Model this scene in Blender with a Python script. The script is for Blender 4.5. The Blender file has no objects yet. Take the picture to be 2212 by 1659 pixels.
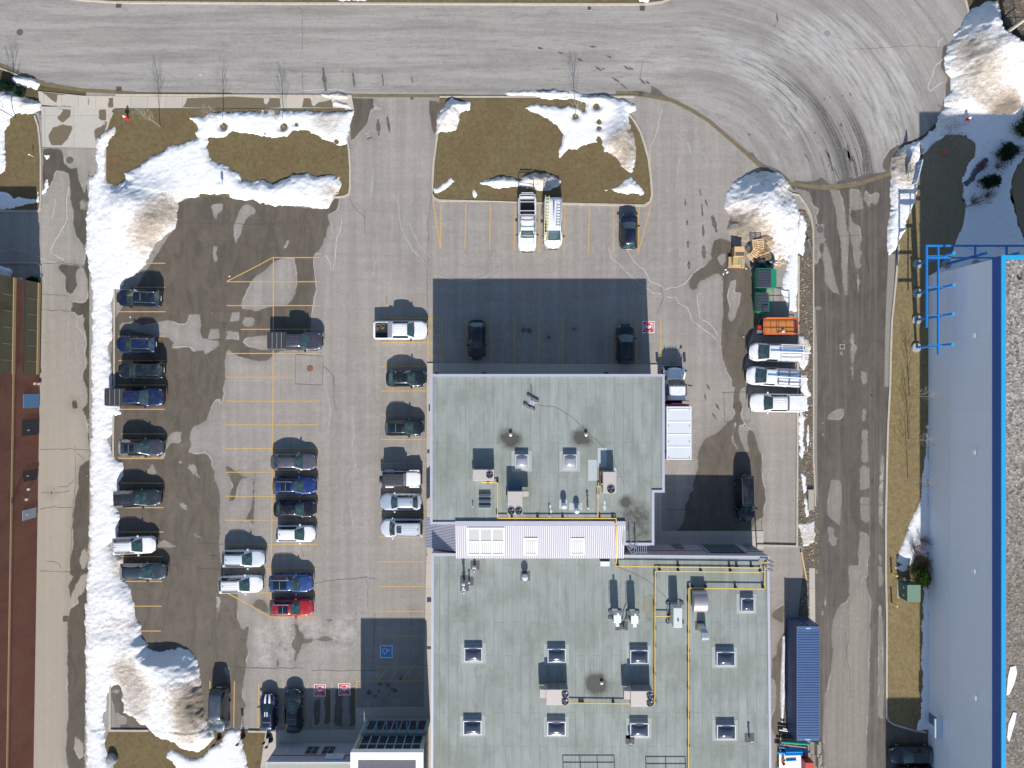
import bpy, bmesh, math, random
import numpy as np
from mathutils import Vector, Matrix, noise, geometry
R = math.radians
rnd = random.Random(7)
S = bpy.context.scene
# ------------------------------------------------------------------ camera
H = 77.8                       # height of the drone, metres
F = 1533.4                     # focal length in units of a 2212 px wide picture
cam = bpy.data.objects.new("camera", bpy.data.cameras.new("camera"))
S.collection.objects.link(cam); S.camera = cam
cam.location = (0, 0, H); cam.data.sensor_width = 36; cam.data.lens = F/2212*36
cam.data.clip_end = 2000; cam.data.clip_start = 0.5
# ------------------------------------------------------------------ world, sun, exposure
w = bpy.data.worlds.new("World"); S.world = w; w.use_nodes = True
nt = w.node_tree; nt.nodes.clear()
bg = nt.nodes.new("ShaderNodeBackground"); ow = nt.nodes.new("ShaderNodeOutputWorld")
sk = nt.nodes.new("ShaderNodeTexSky"); sk.sky_type = 'NISHITA'; sk.sun_disc = False
sk.sun_elevation = R(33.5); sk.sun_rotation = R(180-2.7); sk.ozone_density = 1.6; sk.dust_density = 0.4
bg.inputs[1].default_value = 0.105
nt.links.new(sk.outputs[0], bg.inputs[0]); nt.links.new(bg.outputs[0], ow.inputs[0])
sl = bpy.data.lights.new("sun", 'SUN'); sl.energy = 4.5; sl.angle = R(0.5); sl.color = (1.0, 0.955, 0.89)
so = bpy.data.objects.new("sun", sl); S.collection.objects.link(so)
so.rotation_euler = Vector((-0.048, 1.0, -0.662)).to_track_quat('-Z', 'Y').to_euler()
S.view_settings.view_transform = 'Standard'; S.view_settings.look = 'None'
S.view_settings.gamma = 1; S.view_settings.exposure = 0.42
S.cycles.max_bounces = 6; S.cycles.transparent_max_bounces = 8

def P(x, y, z=0.0):
    "map point (map units: 1 unit = 1/19.7 m on the ground) seen at height z -> metres"
    return Vector(((x-1106)/F*(H-z), -(y-829.5)/F*(H-z), z))
OX = [0, 547.2, 1094.5, 1636.0]; OY = [0, 403.2, 806.5, 1227.0]
def t(c, r, pts): return [(OX[c]+a/3.84, OY[r]+b/3.84) for a, b in pts]
# ------------------------------------------------------------------ materials
class N:
    def __init__(s, name):
        s.m = bpy.data.materials.new(name); s.m.use_nodes = True; s.nt = s.m.node_tree
        s.b = s.nt.nodes["Principled BSDF"]; s.L = s.nt.links.new
    def n(s, typ, **kw):
        o = s.nt.nodes.new("ShaderNode"+typ)
        for k, v in kw.items():
            if k.startswith("i_"):
                kk = k[2:]; kk = int(kk) if kk.isdigit() else kk.replace("_", " ")
                if hasattr(v, "is_output"): s.L(v, o.inputs[kk])
                else: o.inputs[kk].default_value = v
            else: setattr(o, k, v)
        return o
    def co(s, scale=(1, 1, 1), rot=(0, 0, 0), out="Object"):
        tc = s.n("TexCoord"); mp = s.n("Mapping"); s.L(tc.outputs[out], mp.inputs[0])
        mp.inputs["Scale"].default_value = scale; mp.inputs["Rotation"].default_value = rot
        return mp.outputs[0]
    def noise(s, scale, vec=None, detail=5, rough=.55, dist=0.0, out=0):
        o = s.n("TexNoise", i_Scale=scale, i_Detail=detail, i_Roughness=rough, i_Distortion=dist)
        if vec is None: vec = s.co()
        s.L(vec, o.inputs["Vector"]); return o.outputs[out]
    def ramp(s, f, *st, interp='LINEAR'):
        o = s.n("ValToRGB"); cr = o.color_ramp; cr.interpolation = interp
        while len(cr.elements) < len(st): cr.elements.new(.5)
        for e, (p, c) in zip(cr.elements, st):
            e.position = p; e.color = (*c, 1) if hasattr(c, "__len__") else (c, c, c, 1)
        s.L(f, o.inputs[0]); return o.outputs[0]
    def math(s, op, a, b=0.0, c=0.0, clamp=False):
        o = s.n("Math", operation=op, use_clamp=clamp)
        for i, v in enumerate((a, b, c)):
            if hasattr(v, "is_output"): s.L(v, o.inputs[i])
            else: o.inputs[i].default_value = v
        return o.outputs[0]
    def mix(s, f, a, b, mode='MIX'):
        o = s.n("Mix", data_type='RGBA', blend_type=mode)
        for i, v in ((0, f), (6, a), (7, b)):
            if hasattr(v, "is_output"): s.L(v, o.inputs[i])
            else: o.inputs[i].default_value = ((*v, 1) if hasattr(v, "__len__") else v)
        return o.outputs[2]
    def attr(s, name, out=2):
        return s.n("Attribute", attribute_name=name).outputs[out]
    def step(s, v, lo, hi):
        o = s.n("MapRange", interpolation_type='SMOOTHSTEP'); s.L(v, o.inputs[0])
        o.inputs[1].default_value = lo; o.inputs[2].default_value = hi; return o.outputs[0]
    def bump(s, h, strength=.3, dist=.05):
        o = s.n("Bump", i_Strength=strength, i_Distance=dist); s.L(h, o.inputs["Height"])
        s.L(o.outputs[0], s.b.inputs["Normal"])
    def out(s, col=None, rough=None, metal=None, coat=None, spec=None):
        for k, v in (("Base Color", col), ("Roughness", rough), ("Metallic", metal), ("Coat Weight", coat), ("Specular IOR Level", spec)):
            if v is None: continue
            if hasattr(v, "is_output"): s.L(v, s.b.inputs[k])
            else: s.b.inputs[k].default_value = (*v, 1) if hasattr(v, "__len__") else v
        return s.m
def rgb(r, g, b):
    f = lambda c: ((c/255+.055)/1.055)**2.4 if c > 10 else c/255/12.92
    return (f(r), f(g), f(b))
_MC = {}
def plain(name, col, rough=.6, metal=0, coat=0, var=.12, sc=3.0, bump=0):
    if name in _MC: return _MC[name]
    m = N(name); f = m.noise(sc, detail=4)
    c = m.mix(m.math('MULTIPLY', f, 1.0), tuple(max(0, x*(1-var)) for x in col), tuple(min(1, x*(1+var)) for x in col))
    if bump: m.bump(m.noise(sc*8), bump, .02)
    _MC[name] = m.out(c, rough, metal, coat); return _MC[name]
def paint(name, col, metal=.35, rough=.28):
    if name in _MC: return _MC[name]
    m = N(name); f = m.noise(1.6, detail=3); g = m.noise(220, detail=1)
    dirt = m.mix(m.math('MULTIPLY', m.ramp(f, (.45, 0), (.8, 1)), .22), col, (.22, .19, .165))
    _MC[name] = m.out(dirt, m.ramp(f, (.3, rough), (.8, rough+.22)), metal, .8)
    m.b.inputs["Coat Roughness"].default_value = .08; return _MC[name]
# ------------------------------------------------------------------ objects
def link(o, parent=None):
    S.collection.objects.link(o)
    if parent is not None: o.parent = parent
    return o
OFF = {}
def thing(name, label, cat, loc=(0, 0, 0), rz=0.0, group=None):
    o = bpy.data.objects.new(name, None); link(o); o.location = loc; o.rotation_euler = (0, 0, rz)
    o.empty_display_size = .3; OFF[o.name] = Vector(loc) if rz == 0 else Vector((0, 0, 0))
    return tag(o, label, cat, group)
def tag(o, label=None, cat=None, group=None, kind=None):
    for k, v in (("label", label), ("category", cat), ("group", group), ("kind", kind)):
        if v: o[k] = v
    return o
class MB:
    def __init__(s): s.v = []; s.f = []; s.smooth = False
    def add(s, vs, fs):
        n = len(s.v); s.v += [tuple(p) for p in vs]; s.f += [tuple(i+n for i in f) for f in fs]; return s
    def box(s, x0, x1, y0, y1, z0, z1, M=None):
        vs = [Vector(p) for p in ((x0,y0,z0),(x1,y0,z0),(x1,y1,z0),(x0,y1,z0),(x0,y0,z1),(x1,y0,z1),(x1,y1,z1),(x0,y1,z1))]
        if M: vs = [M @ p for p in vs]
        return s.add(vs, [(0,3,2,1),(4,5,6,7),(0,1,5,4),(1,2,6,5),(2,3,7,6),(3,0,4,7)])
    def cbox(s, c, sx, sy, sz, rz=0, M=None):      # c = centre of the base
        T = Matrix.Translation(Vector(c)) @ Matrix.Rotation(rz, 4, 'Z')
        if M: T = T @ M
        return s.box(-sx/2, sx/2, -sy/2, sy/2, 0, sz, T)
    def cyl(s, a, b, r, r2=None, n=12, caps=True):
        a = Vector(a); b = Vector(b); d = (b-a); r2 = r if r2 is None else r2
        q = d.to_track_quat('Z', 'Y') if d.length > 1e-6 else Matrix.Identity(3).to_quaternion()
        vs = []
        for c, rr in ((a, r), (b, r2)):
            for i in range(n):
                an = 2*math.pi*i/n; vs.append(c + q @ Vector((rr*math.cos(an), rr*math.sin(an), 0)))
        fs = [(i, (i+1) % n, n+(i+1) % n, n+i) for i in range(n)]
        if caps: fs += [tuple(range(n-1, -1, -1)), tuple(range(n, 2*n))]
        return s.add(vs, fs)
    def tube(s, pts, r, n=6):
        for a, b in zip(pts[:-1], pts[1:]): s.cyl(a, b, r, n=n)
        return s
    def quad(s, a, b, c, d): return s.add([a, b, c, d], [(0, 1, 2, 3)])
    def prism(s, poly, z0, z1):
        poly = [(p[0], p[1]) for p in poly]; n = len(poly)
        ar = sum(poly[i][0]*poly[(i+1) % n][1]-poly[(i+1) % n][0]*poly[i][1] for i in range(n))
        if ar < 0: poly = poly[::-1]
        vs = [(x, y, z0) for x, y in poly]+[(x, y, z1) for x, y in poly]
        fs = [(i, (i+1) % n, n+(i+1) % n, n+i) for i in range(n)]
        tri = geometry.tessellate_polygon([[Vector((x, y, 0)) for x, y in poly]])
        for a, b, c in tri:
            A, B, C = (Vector(poly[i]) for i in (a, b, c))
            if (B-A).cross(C-A) < 0: a, b, c = a, c, b
            fs.append((n+a, n+b, n+c)); fs.append((c, b, a))
        return s.add(vs, fs)
    def grid(s, fn, us, vs_):
        nu, nv = len(us), len(vs_)
        return s.add([fn(u, v) for u in us for v in vs_],
                     [(i*nv+j, i*nv+j+1, (i+1)*nv+j+1, (i+1)*nv+j) for i in range(nu-1) for j in range(nv-1)])
    def lathe(s, c, prof, n=16):
        c = Vector(c); vs = []
        for r, z in prof:
            for i in range(n):
                a = 2*math.pi*i/n; vs.append(c+Vector((r*math.cos(a), r*math.sin(a), z)))
        m = len(prof)
        fs = [(k*n+i, k*n+(i+1) % n, (k+1)*n+(i+1) % n, (k+1)*n+i) for k in range(m-1) for i in range(n)]
        fs.append(tuple(range((m-1)*n, m*n))); return s.add(vs, fs)
    def build(s, name, mat, parent=None, rel=True, smooth=None, flip=False, bevel=0):
        off = Vector((0, 0, 0))
        if parent is not None and rel: off = OFF.get(parent.name, off)
        me = bpy.data.meshes.new(name)
        vs = s.v if off.length == 0 else [(x-off.x, y-off.y, z-off.z) for x, y, z in s.v]
        me.from_pydata(vs, [], [f[::-1] for f in s.f] if flip else s.f)
        if mat: me.materials.append(mat)
        if smooth if smooth is not None else s.smooth:
            me.polygons.foreach_set("use_smooth", [True]*len(me.polygons))
        me.update(); o = bpy.data.objects.new(name, me); link(o, parent); OFF[o.name] = off
        if bevel:
            b = o.modifiers.new("bevel", 'BEVEL'); b.width = bevel; b.segments = 2; b.limit_method = 'ANGLE'
        return o
def copy_thing(root, loc, rz=None, label=None):
    r = root.copy(); S.collection.objects.link(r); r.location = loc
    if rz is not None: r.rotation_euler = (0, 0, rz)
    if label: r["label"] = label
    for ch in list(root.children):
        c = ch.copy(); S.collection.objects.link(c); c.parent = r
        for g in list(ch.children):
            d = g.copy(); S.collection.objects.link(d); d.parent = c
    return r
def text_mesh(body, size, mat, name, parent, M, extrude=.004, sx=1.0):
    cu = bpy.data.curves.new("txt", 'FONT'); cu.body = body; cu.size = size; cu.extrude = extrude
    cu.align_x = 'CENTER'; cu.align_y = 'CENTER'
    ob = bpy.data.objects.new("txt", cu); S.collection.objects.link(ob)
    bpy.context.view_layer.update()
    me = bpy.data.meshes.new_from_object(ob.evaluated_get(bpy.context.evaluated_depsgraph_get()))
    bpy.data.objects.remove(ob)
    me.transform(M @ Matrix.Diagonal((sx, 1, 1, 1)))
    me.materials.clear(); me.materials.append(mat)
    o = bpy.data.objects.new(name, me); link(o, parent); return o
# ------------------------------------------------------------------ distance fields for stains, snow, wet patches
def sdf(polys, X, Y, far=2.0):
    out = np.full(X.shape, -far)
    for poly in polys:
        q = np.array([P(a, b)[:2] for a, b in poly])
        m = (X > q[:, 0].min()-far) & (X < q[:, 0].max()+far) & (Y > q[:, 1].min()-far) & (Y < q[:, 1].max()+far)
        if not m.any(): continue
        x = X[m]; y = Y[m]; d = np.full(x.shape, 1e9); ins = np.zeros(x.shape, bool)
        for i in range(len(q)):
            ax, ay = q[i]; bx, by = q[(i+1) % len(q)]
            dx, dy = bx-ax, by-ay; l2 = dx*dx+dy*dy+1e-12
            tt = np.clip(((x-ax)*dx+(y-ay)*dy)/l2, 0, 1)
            d = np.minimum(d, np.hypot(x-ax-tt*dx, y-ay-tt*dy))
            c = ((ay > y) != (by > y)); 
            with np.errstate(all='ignore'): xi = ax+(y-ay)/(by-ay if by != ay else 1e-12)*dx
            ins ^= (c & (x < xi))
        out[m] = np.maximum(out[m], np.where(ins, d, -d))
    return out
def setattrs(me, at):
    for k, v in at.items():
        a = me.attributes.new(k, 'FLOAT', 'POINT'); a.data.foreach_set("value", np.asarray(v, dtype=np.float32))
def gridmesh(name, x0, x1, y0, y1, step, z, mat, attrs=None, kind='structure'):
    nx = int((x1-x0)/step)+2; ny = int((y1-y0)/step)+2
    X, Y = np.meshgrid(np.linspace(x0, x1, nx), np.linspace(y0, y1, ny), indexing='ij')
    X = X.ravel(); Y = Y.ravel()
    co = np.stack([X, Y, np.zeros_like(X)+z], 1)
    i = np.arange(nx-1)[:, None]*ny+np.arange(ny-1)[None, :]; i = i.ravel()
    fa = np.stack([i, i+ny, i+ny+1, i+1], 1)
    return npmesh(name, co, fa, mat, {k: fn(X, Y) for k, fn in (attrs or {}).items()}, kind)
def npmesh(name, co, fa, mat, at=None, kind='structure', smooth=True):
    me = bpy.data.meshes.new(name); me.vertices.add(len(co)); me.vertices.foreach_set("co", co.astype(np.float32).ravel())
    k = fa.shape[1]; me.loops.add(fa.size); me.loops.foreach_set("vertex_index", fa.astype(np.int32).ravel())
    me.polygons.add(len(fa)); me.polygons.foreach_set("loop_start", np.arange(0, fa.size, k, dtype=np.int32))
    me.polygons.foreach_set("loop_total", np.full(len(fa), k, dtype=np.int32))
    me.update(calc_edges=True)
    if smooth: me.polygons.foreach_set("use_smooth", [True]*len(fa))
    setattrs(me, at or {}); me.materials.append(mat); me.validate()
    o = bpy.data.objects.new(name, me); link(o)
    if kind: o["kind"] = kind
    return o
def sheet(name, poly, z, mat, step=.35, attrs=None, kind='structure'):
    "flat sheet with an exact outline and a regular field of inner points"
    q = [P(a, b) for a, b in poly]
    xs = [p.x for p in q]; ys = [p.y for p in q]
    X, Y = np.meshgrid(np.arange(min(xs), max(xs), step), np.arange(min(ys), max(ys), step), indexing='ij')
    X = X.ravel(); Y = Y.ravel(); d = sdf([poly], X, Y); k = d > step*.35
    pts = [Vector((p.x, p.y)) for p in q]+[Vector((a, b)) for a, b in zip(X[k], Y[k])]
    r = geometry.delaunay_2d_cdt(pts, [], [list(range(len(q)))], 1, 1e-5)
    vx = np.array([[p.x, p.y, z] for p in r[0]]); fa = []
    for f in r[2]:
        a, b, c = vx[f[0]], vx[f[1]], vx[f[2]]
        fa.append(f if (b[0]-a[0])*(c[1]-a[1])-(b[1]-a[1])*(c[0]-a[0]) > 0 else f[::-1])
    fa = np.array(fa)
    return npmesh(name, vx, fa, mat, {k_: fn(vx[:, 0], vx[:, 1]) for k_, fn in (attrs or {}).items()}, kind)
def fbm(X, Y, sc, seed=0, octs=3):
    out = np.zeros(X.shape); amp = 1.0; tot = 0
    rs = np.random.RandomState(seed)
    for o in range(octs):
        G = rs.rand(256, 256); f = sc*2**o
        x = X*f+1000; y = Y*f+1000; xi = np.floor(x).astype(int); yi = np.floor(y).astype(int)
        u = x-xi; v = y-yi; u = u*u*(3-2*u); v = v*v*(3-2*v); xi %= 256; yi %= 256; xj = (xi+1) % 256; yj = (yi+1) % 256
        out += amp*((G[xi, yi]*(1-u)+G[xj, yi]*u)*(1-v)+(G[xi, yj]*(1-u)+G[xj, yj]*u)*v); tot += amp; amp *= .5
    return out/tot-.5
def ribbon(mb, pts, wid, z, jit=0.0, taper=False, sub=0.0):
    "flat strip along map points"
    q = [P(a, b) for a, b in pts]
    if sub:
        r = [q[0]]
        for a, b in zip(q[:-1], q[1:]):
            n = max(1, int((b-a).length/sub))
            for i in range(1, n+1):
                p = a.lerp(b, i/n); 
                if i < n or b is not q[-1]: p = p+Vector((rnd.uniform(-jit, jit), rnd.uniform(-jit, jit), 0))
                r.append(p)
        q = r
    L = []; n = len(q)
    for i in range(n):
        d = (q[min(i+1, n-1)]-q[max(i-1, 0)]).normalized(); nn = Vector((-d.y, d.x, 0))
        k = wid/2*((.35+.65*math.sin(math.pi*(i+.3)/(n-.4))) if taper else 1)*(rnd.uniform(.6, 1.3) if jit else 1)
        L.append((Vector((q[i].x, q[i].y, z))+nn*k, Vector((q[i].x, q[i].y, z))-nn*k))
    for a, b in zip(L[:-1], L[1:]): mb.quad(a[1], b[1], b[0], a[0])
def kerb(pts, wid=.16, h=.13, name='kerb', mat=None, closed=False, z0=-.02):
    q = [P(a, b) for a, b in pts]; 
    if closed: q = q+[q[0]]
    # smooth corners
    n = len(q); mb = MB(); L = []
    for i in range(n):
        a = q[i-1] if i > 0 else (q[-2] if closed else q[0]); b = q[i+1] if i < n-1 else (q[1] if closed else q[-1])
        d1 = (q[i]-a).normalized() if (q[i]-a).length > 0 else (b-q[i]).normalized()
        d2 = (b-q[i]).normalized() if (b-q[i]).length > 0 else d1
        d = (d1+d2).normalized(); nn = Vector((-d.y, d.x, 0)); k = wid/2/max(.5, nn.dot(Vector((-d1.y, d1.x, 0))))
        l = q[i]+nn*k; r = q[i]-nn*k
        L.append([Vector((l.x, l.y, z0)), Vector((l.x, l.y, h)), Vector((r.x, r.y, h)), Vector((r.x, r.y, z0))])
    for A, B in zip(L[:-1], L[1:]):
        for j in range(3): mb.quad(A[j], A[j+1], B[j+1], B[j])
    if not closed: mb.quad(*L[0][::-1]); mb.quad(*L[-1])
    o = mb.build(name, mat or M_kerb, flip=False); o["kind"] = 'structure'; return o
def arc(cx, cy, r, a0, a1, n=8):
    return [(cx+r*math.cos(R(a0+(a1-a0)*i/n)), cy+r*math.sin(R(a0+(a1-a0)*i/n))) for i in range(n+1)]
# ================================================================== GROUND MASKS
WET = [
 t(3,3,[(110,395),(150,345),(190,325),(222,300),(218,470),(180,445),(145,425)]), t(3,3,[(245,480),(200,560),(168,620),(155,720),(122,745),(115,900),(150,960),(160,1060),(150,1150),(120,1240),(115,1330),(150,1400),(165,1500),(140,1700),(260,1700),(260,480)]), t(1,3,[(500,1090),(560,1080),(550,1300),(500,1310)]), t(1,3,[(590,1000),(640,1010),(645,1280),(590,1300)]), t(1,3,[(680,1000),(745,1000),(740,1330),(670,1300)]), t(1,3,[(795,1000),(845,980),(850,1300),(800,1320)]),
 *[t(1,3,arc(x_,y_,r_,0,330,11)) for x_,y_,r_ in ((1220,915,20),(1050,960,18),(1120,970,22),(1010,1060,16),(960,1030,24),(1080,1100,16),(1150,1010,16),(1040,1020,14),(1180,1020,22),(680,155,10),(1320,350,12))],
 *[t(2,1,arc(x_,y_,r_,0,330,11)) for x_,y_,r_ in ((140,1190,26),(185,1195,24),(350,1250,18),(560,1180,16),(1700,1190,8),(1720,1300,10))],
 t(0,1,[(1480,130),(1560,95),(1700,60),(1930,80),(2212,130)])+t(1,1,[(100,140),(300,160),(560,185),(660,90),(712,100),(705,170),(690,190),(650,215),(616,235),(622,262),(635,300),(612,360),(605,410),(585,440),(580,470),(560,505),(550,530),(503,556),(498,600),(505,640),(515,740),(520,830),(505,900),(495,980),(480,1060),(480,1200),(400,1360),(250,1358),(165,1390),(150,1420),(110,1445),(40,1452),(0,1445)])
 +t(0,1,[(2100,1440),(1990,1410),(1920,1375),(1895,1350),(1875,1380),(1868,1450),(1872,1560),(1862,1659)])+t(0,2,[(1870,0),(1866,60),(1850,120),(1856,180),(1835,245),(1810,205),(1765,240),(1745,290),(1720,350),(1712,395),(1650,425),(1610,440),(1580,490),(1572,540),(1590,600),(1560,655),(1640,672),(1690,662),(1730,680),(1752,720),(1755,760),(1775,810),(1790,900),(1805,940),(1828,1000),(1826,1100),(1822,1200),(1828,1300),(1815,1400)])
 +t(0,3,[(1840,20),(1900,190),(1970,215),(1972,330),(1965,420),(1985,460),(2012,515),(2035,490),(2058,470),(2068,480),(2056,560),(2045,640),(2060,700),(2040,760),(2045,800),(2035,860),(2020,930),(2018,990),(2003,1030),(2012,1080),(2040,1130),(2035,1160),(2010,1190),(2005,1330),(1740,1340),(1000,1340),(900,1000),(950,500)])+[(262,1235),(240,980),(240,700),(300,610),(370,500)],
 t(2,1,[(1700,600),(1693,560),(1705,480),(1722,445),(1770,428),(1830,440),(1870,460),(1900,560),(1990,640),(2040,700),(2060,860),(2050,1000),(2110,1040),(2110,1100),(2050,1180),(2010,1290),(1990,1400),(1975,1500),(1985,1659),(1870,1659),(1868,1600),(1830,1540),(1810,1480),(1785,1380),(1778,1250),(1785,1130),(1797,1040),(1788,900),(1795,800),(1788,745),(1762,722),(1720,728),(1690,745),(1650,762),(1595,790),(1575,845),(1550,865),(1515,845),(1508,790),(1530,740),(1570,705),(1625,672),(1660,640),(1680,612)]),
 t(2,2,[(1835,-20),(1858,20),(1875,60),(1890,130),(1880,200),(1876,270),(1893,330),(1870,385),(1830,408),(1770,475),(1720,510),(1680,515),(1640,555),(1590,622),(1580,700),(1588,800),(1560,860),(1540,920),(1550,960),(1510,1000),(1500,1050),(1480,1100),(1478,1180),(1455,1260),(1400,1305),(1420,1350),(1430,1385),(1480,1405),(1640,1402),(1690,1378),(1740,1330),(1830,1345),(1930,1330),(2040,1290),(2060,1230),(2128,1195),(2130,1120),(2148,1060),(2143,960),(2120,880),(2112,800),(2118,690),(2090,620),(2065,520),(2040,480),(1990,450),(1962,400),(1940,340),(1955,280),(1940,235),(1925,190),(1948,130),(1990,112),(1985,40),(1975,-20)]),
 t(0,2,[(1868,772),(1900,770),(1990,830),(2030,850),(2100,888),(2010,872),(1965,940),(1960,1000),(1945,1062),(1900,1060),(1902,1010),(1932,930),(1912,870),(1885,830)]),
 t(0,2,[(2110,765),(2122,860),(2110,1100),(2100,1300),(2085,1300),(2083,1210),(2025,1232),(2070,1150),(2092,1060),(2100,880)]),
 t(1,3,[(340,420),(375,480),(380,520),(415,545),(425,590),(510,590),(600,560),(690,590),(620,610),(520,605),(410,635),(370,720),(350,780),(330,770),(350,700),(310,640),(345,560)]),
 t(1,3,[(-20,300),(40,255),(90,270),(120,320),(125,385),(60,350),(20,330)]),
 t(1,3,[(210,600),(228,600),(215,730),(208,825),(190,820),(205,720)]), t(1,3,[(600,430),(660,420),(665,440),(610,445)]),
 t(1,0,[(800,810),(1000,820),(1000,870),(1060,905),(975,905),(960,960),(935,1040),(870,1110),(820,1180),(805,1150)]),
 t(1,0,[(1460,830),(1560,850),(1530,960),(1520,1100),(1495,1120),(1470,1010),(1455,900)]),
 t(1,0,[(925,1160),(955,1135),(995,1135),(960,1150)]), t(1,0,[(930,1080),(945,1075),(952,1100),(938,1112)]),
]
DRY = [
 [(557,593),(566,590),(575,583),(582,575),(590,568),(601,562),(612,558),(636,557),(638,572),(641,583),(642,610),(638,633),(632,645),(624,656),(612,661),(598,660),(585,663),(571,665),(556,672),(540,668),(523,668),(521,655),(527,642),(533,628),(541,611)],
 t(0,1,[(990,1175),(998,1140),(1080,1120),(1125,1125),(1180,1150),(1282,1128),(1400,1110),(1490,1140),(1540,1135),(1565,1100),(1556,1065),(1652,1063),(1665,1140),(1660,1200),(1672,1262),(1740,1270),(1825,1300),(1770,1350),(1700,1392),(1695,1360),(1600,1362),(1560,1322),(1500,1340),(1420,1342),(1440,1290),(1400,1250),(1300,1240),(1050,1175),(1000,1200)]),
 t(0,1,[(1738,1182),(1815,1182),(1815,1262),(1728,1262)]), t(0,1,[(1870,1200),(1980,1205),(1978,1270),(1862,1270),(1888,1230)]), t(0,1,[(1925,1042),(1988,1040),(1985,1112),(1908,1118)]), t(0,1,[(1745,1040),(1775,1060),(1770,1075)]),
 t(0,1,[(2010,1120),(2035,1085),(2085,1085),(2108,1100),(2105,1145),(2070,1165),(2020,1155)]),
 t(0,1,[(2012,1285),(2060,1248),(2180,1238),(2250,1240),(2315,1255),(2322,1300),(2300,1345),(2212,1355),(2130,1345),(2050,1325)]),
 t(0,1,[(1750,165),(1770,145),(1845,138),(1843,200),(1800,225),(1788,305),(1772,220)]),
 t(0,1,[(2030,145),(2070,150),(2125,200),(2110,225),(2060,240),(2035,285),(2012,320),(2005,370),(1957,470),(1940,400),(1940,330),(1970,260),(1985,200)]),
 t(0,1,[(1770,490),(1808,495),(1790,560),(1802,610),(1785,632),(1768,590)]),
 t(0,2,[(965,700),(1360,705),(1372,640),(1420,575),(1500,575),(1530,640),(1490,530),(1512,487),(1435,488),(1370,560),(1345,690),(1200,680),(1000,685)]),
 t(0,2,[(1555,775),(1585,755),(1622,760),(1632,820),(1665,872),(1600,832)]), t(0,2,[(1200,825),(1240,790),(1260,755),(1285,790),(1302,835)]),
 t(0,2,[(1485,1072),(1520,1080),(1545,1100),(1556,1142),(1500,1108)]), t(0,2,[(1290,1440),(1310,1405),(1370,1385),(1420,1420),(1490,1430),(1400,1442)]), t(0,2,[(1595,1325),(1670,1355),(1672,1380),(1620,1350)]), t(0,2,[(1478,722),(1515,724),(1517,750),(1480,748)]),
 t(0,3,[(1795,205),(1832,262),(1818,300),(1812,405),(1798,410),(1798,300)]), t(0,3,[(1850,825),(1900,825),(1898,960),(1870,860)]),
 t(0,3,[(930,1010),(990,1010),(990,1035),(950,1038)]), t(0,3,[(935,1220),(980,1200),(1050,1250),(1055,1290),(1000,1300),(935,1290)]),
 t(1,1,[(0,185),(20,195),(15,230),(0,235)]), t(1,1,[(282,448),(297,452),(280,500),(250,515),(262,480)]), t(1,1,[(200,340),(215,340),(200,360)]),
 t(2,1,[(1745,600),(1770,562),(1812,556),(1818,580),(1800,640),(1812,670),(1770,650)]), t(2,1,[(1862,785),(1900,775),(1902,830),(1895,880),(1945,880),(1925,980),(1895,1080),(1865,1128),(1840,1100),(1850,1000),(1830,930),(1835,860)]),
 t(2,2,[(1895,405),(1905,420),(1880,500),(1885,560),(1920,610),(1918,640),(1890,600),(1862,545)]), t(2,2,[(1925,430),(1960,430),(1995,480),(1995,560),(2012,650),(1985,662),(1950,570),(1920,480)]),
]
DRV = [t(0,0,[(540,890),(592,885),(582,970),(520,1020),(470,985)]), t(0,0,[(355,1230),(510,1235),(522,1290),(540,1370),(590,1400),(640,1390),(660,1500),(722,1659),(602,1659),(580,1560),(570,1435),(500,1420),(460,1410),(440,1490),(400,1560),(362,1659),(352,1400)]),
 t(0,0,[(748,1235),(812,1235),(800,1380),(790,1440),(730,1480),(712,1560),(722,1640),(700,1659),(745,1659),(716,1500),(745,1400)]), t(0,0,[(780,1075),(835,1050),(890,1005),(892,1060),(835,1130),(812,1195),(790,1170)]), t(0,0,[(400,1120),(440,1060),(500,1035),(610,1045),(590,1100),(560,1160),(510,1210),(420,1205)]), t(0,0,[(820,900),(885,900),(880,1000),(820,995)]), t(0,0,[(300,930),(370,900),(340,960)]),
 t(0,1,[(590,-20),(660,-20),(665,80),(668,190),(700,192),(690,80),(728,-10),(715,500),(735,640),(772,760),(772,1300),(765,1680),(712,1659),(690,1600),(722,1450),(705,1400),(718,1280),(690,1150),(700,1090),(682,1060),(640,1075),(620,1040),(565,1030),(600,1000),(600,965),(560,940),(642,960),(685,975),(735,920),(722,760),(690,670),(640,680),(630,740),(640,820),(600,900),(540,860),(545,740),(480,680),(500,640),(700,655),(712,560),(692,490),(625,400),(605,300),(612,200),(580,100)]),
 t(0,2,[(690,-20),(768,-20),(745,420),(755,640),(750,900),(740,1300),(735,1680),(575,1680),(582,1550),(610,1420),(600,1250),(620,1060),(648,960),(652,780),(700,738),(742,720),(735,600),(725,440),(705,350),(680,295),(722,250),(720,120),(690,50)]), t(0,2,[(595,240),(612,212),(632,222),(650,275),(625,300),(600,290)]), t(0,2,[(410,990),(425,975),(442,985),(440,1005),(420,1010)]),
 t(0,3,[(590,15),(732,30),(715,500),(710,1000),(705,1680),(570,1680),(542,1530),(565,1200),(560,900),(560,600),(555,480),(575,380),(595,300),(568,150),(610,60)])]
DRVD = [t(0,2,[(655,1560),(680,1480),(705,1440),(722,1480),(715,1600),(690,1630)]), t(0,3,[(685,50),(718,50),(725,95),(690,200),(640,240),(655,290),(605,322),(600,210),(650,110)]), t(0,3,[(620,1395),(665,1430),(695,1490),(690,1570),(655,1585),(612,1500)])]
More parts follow.
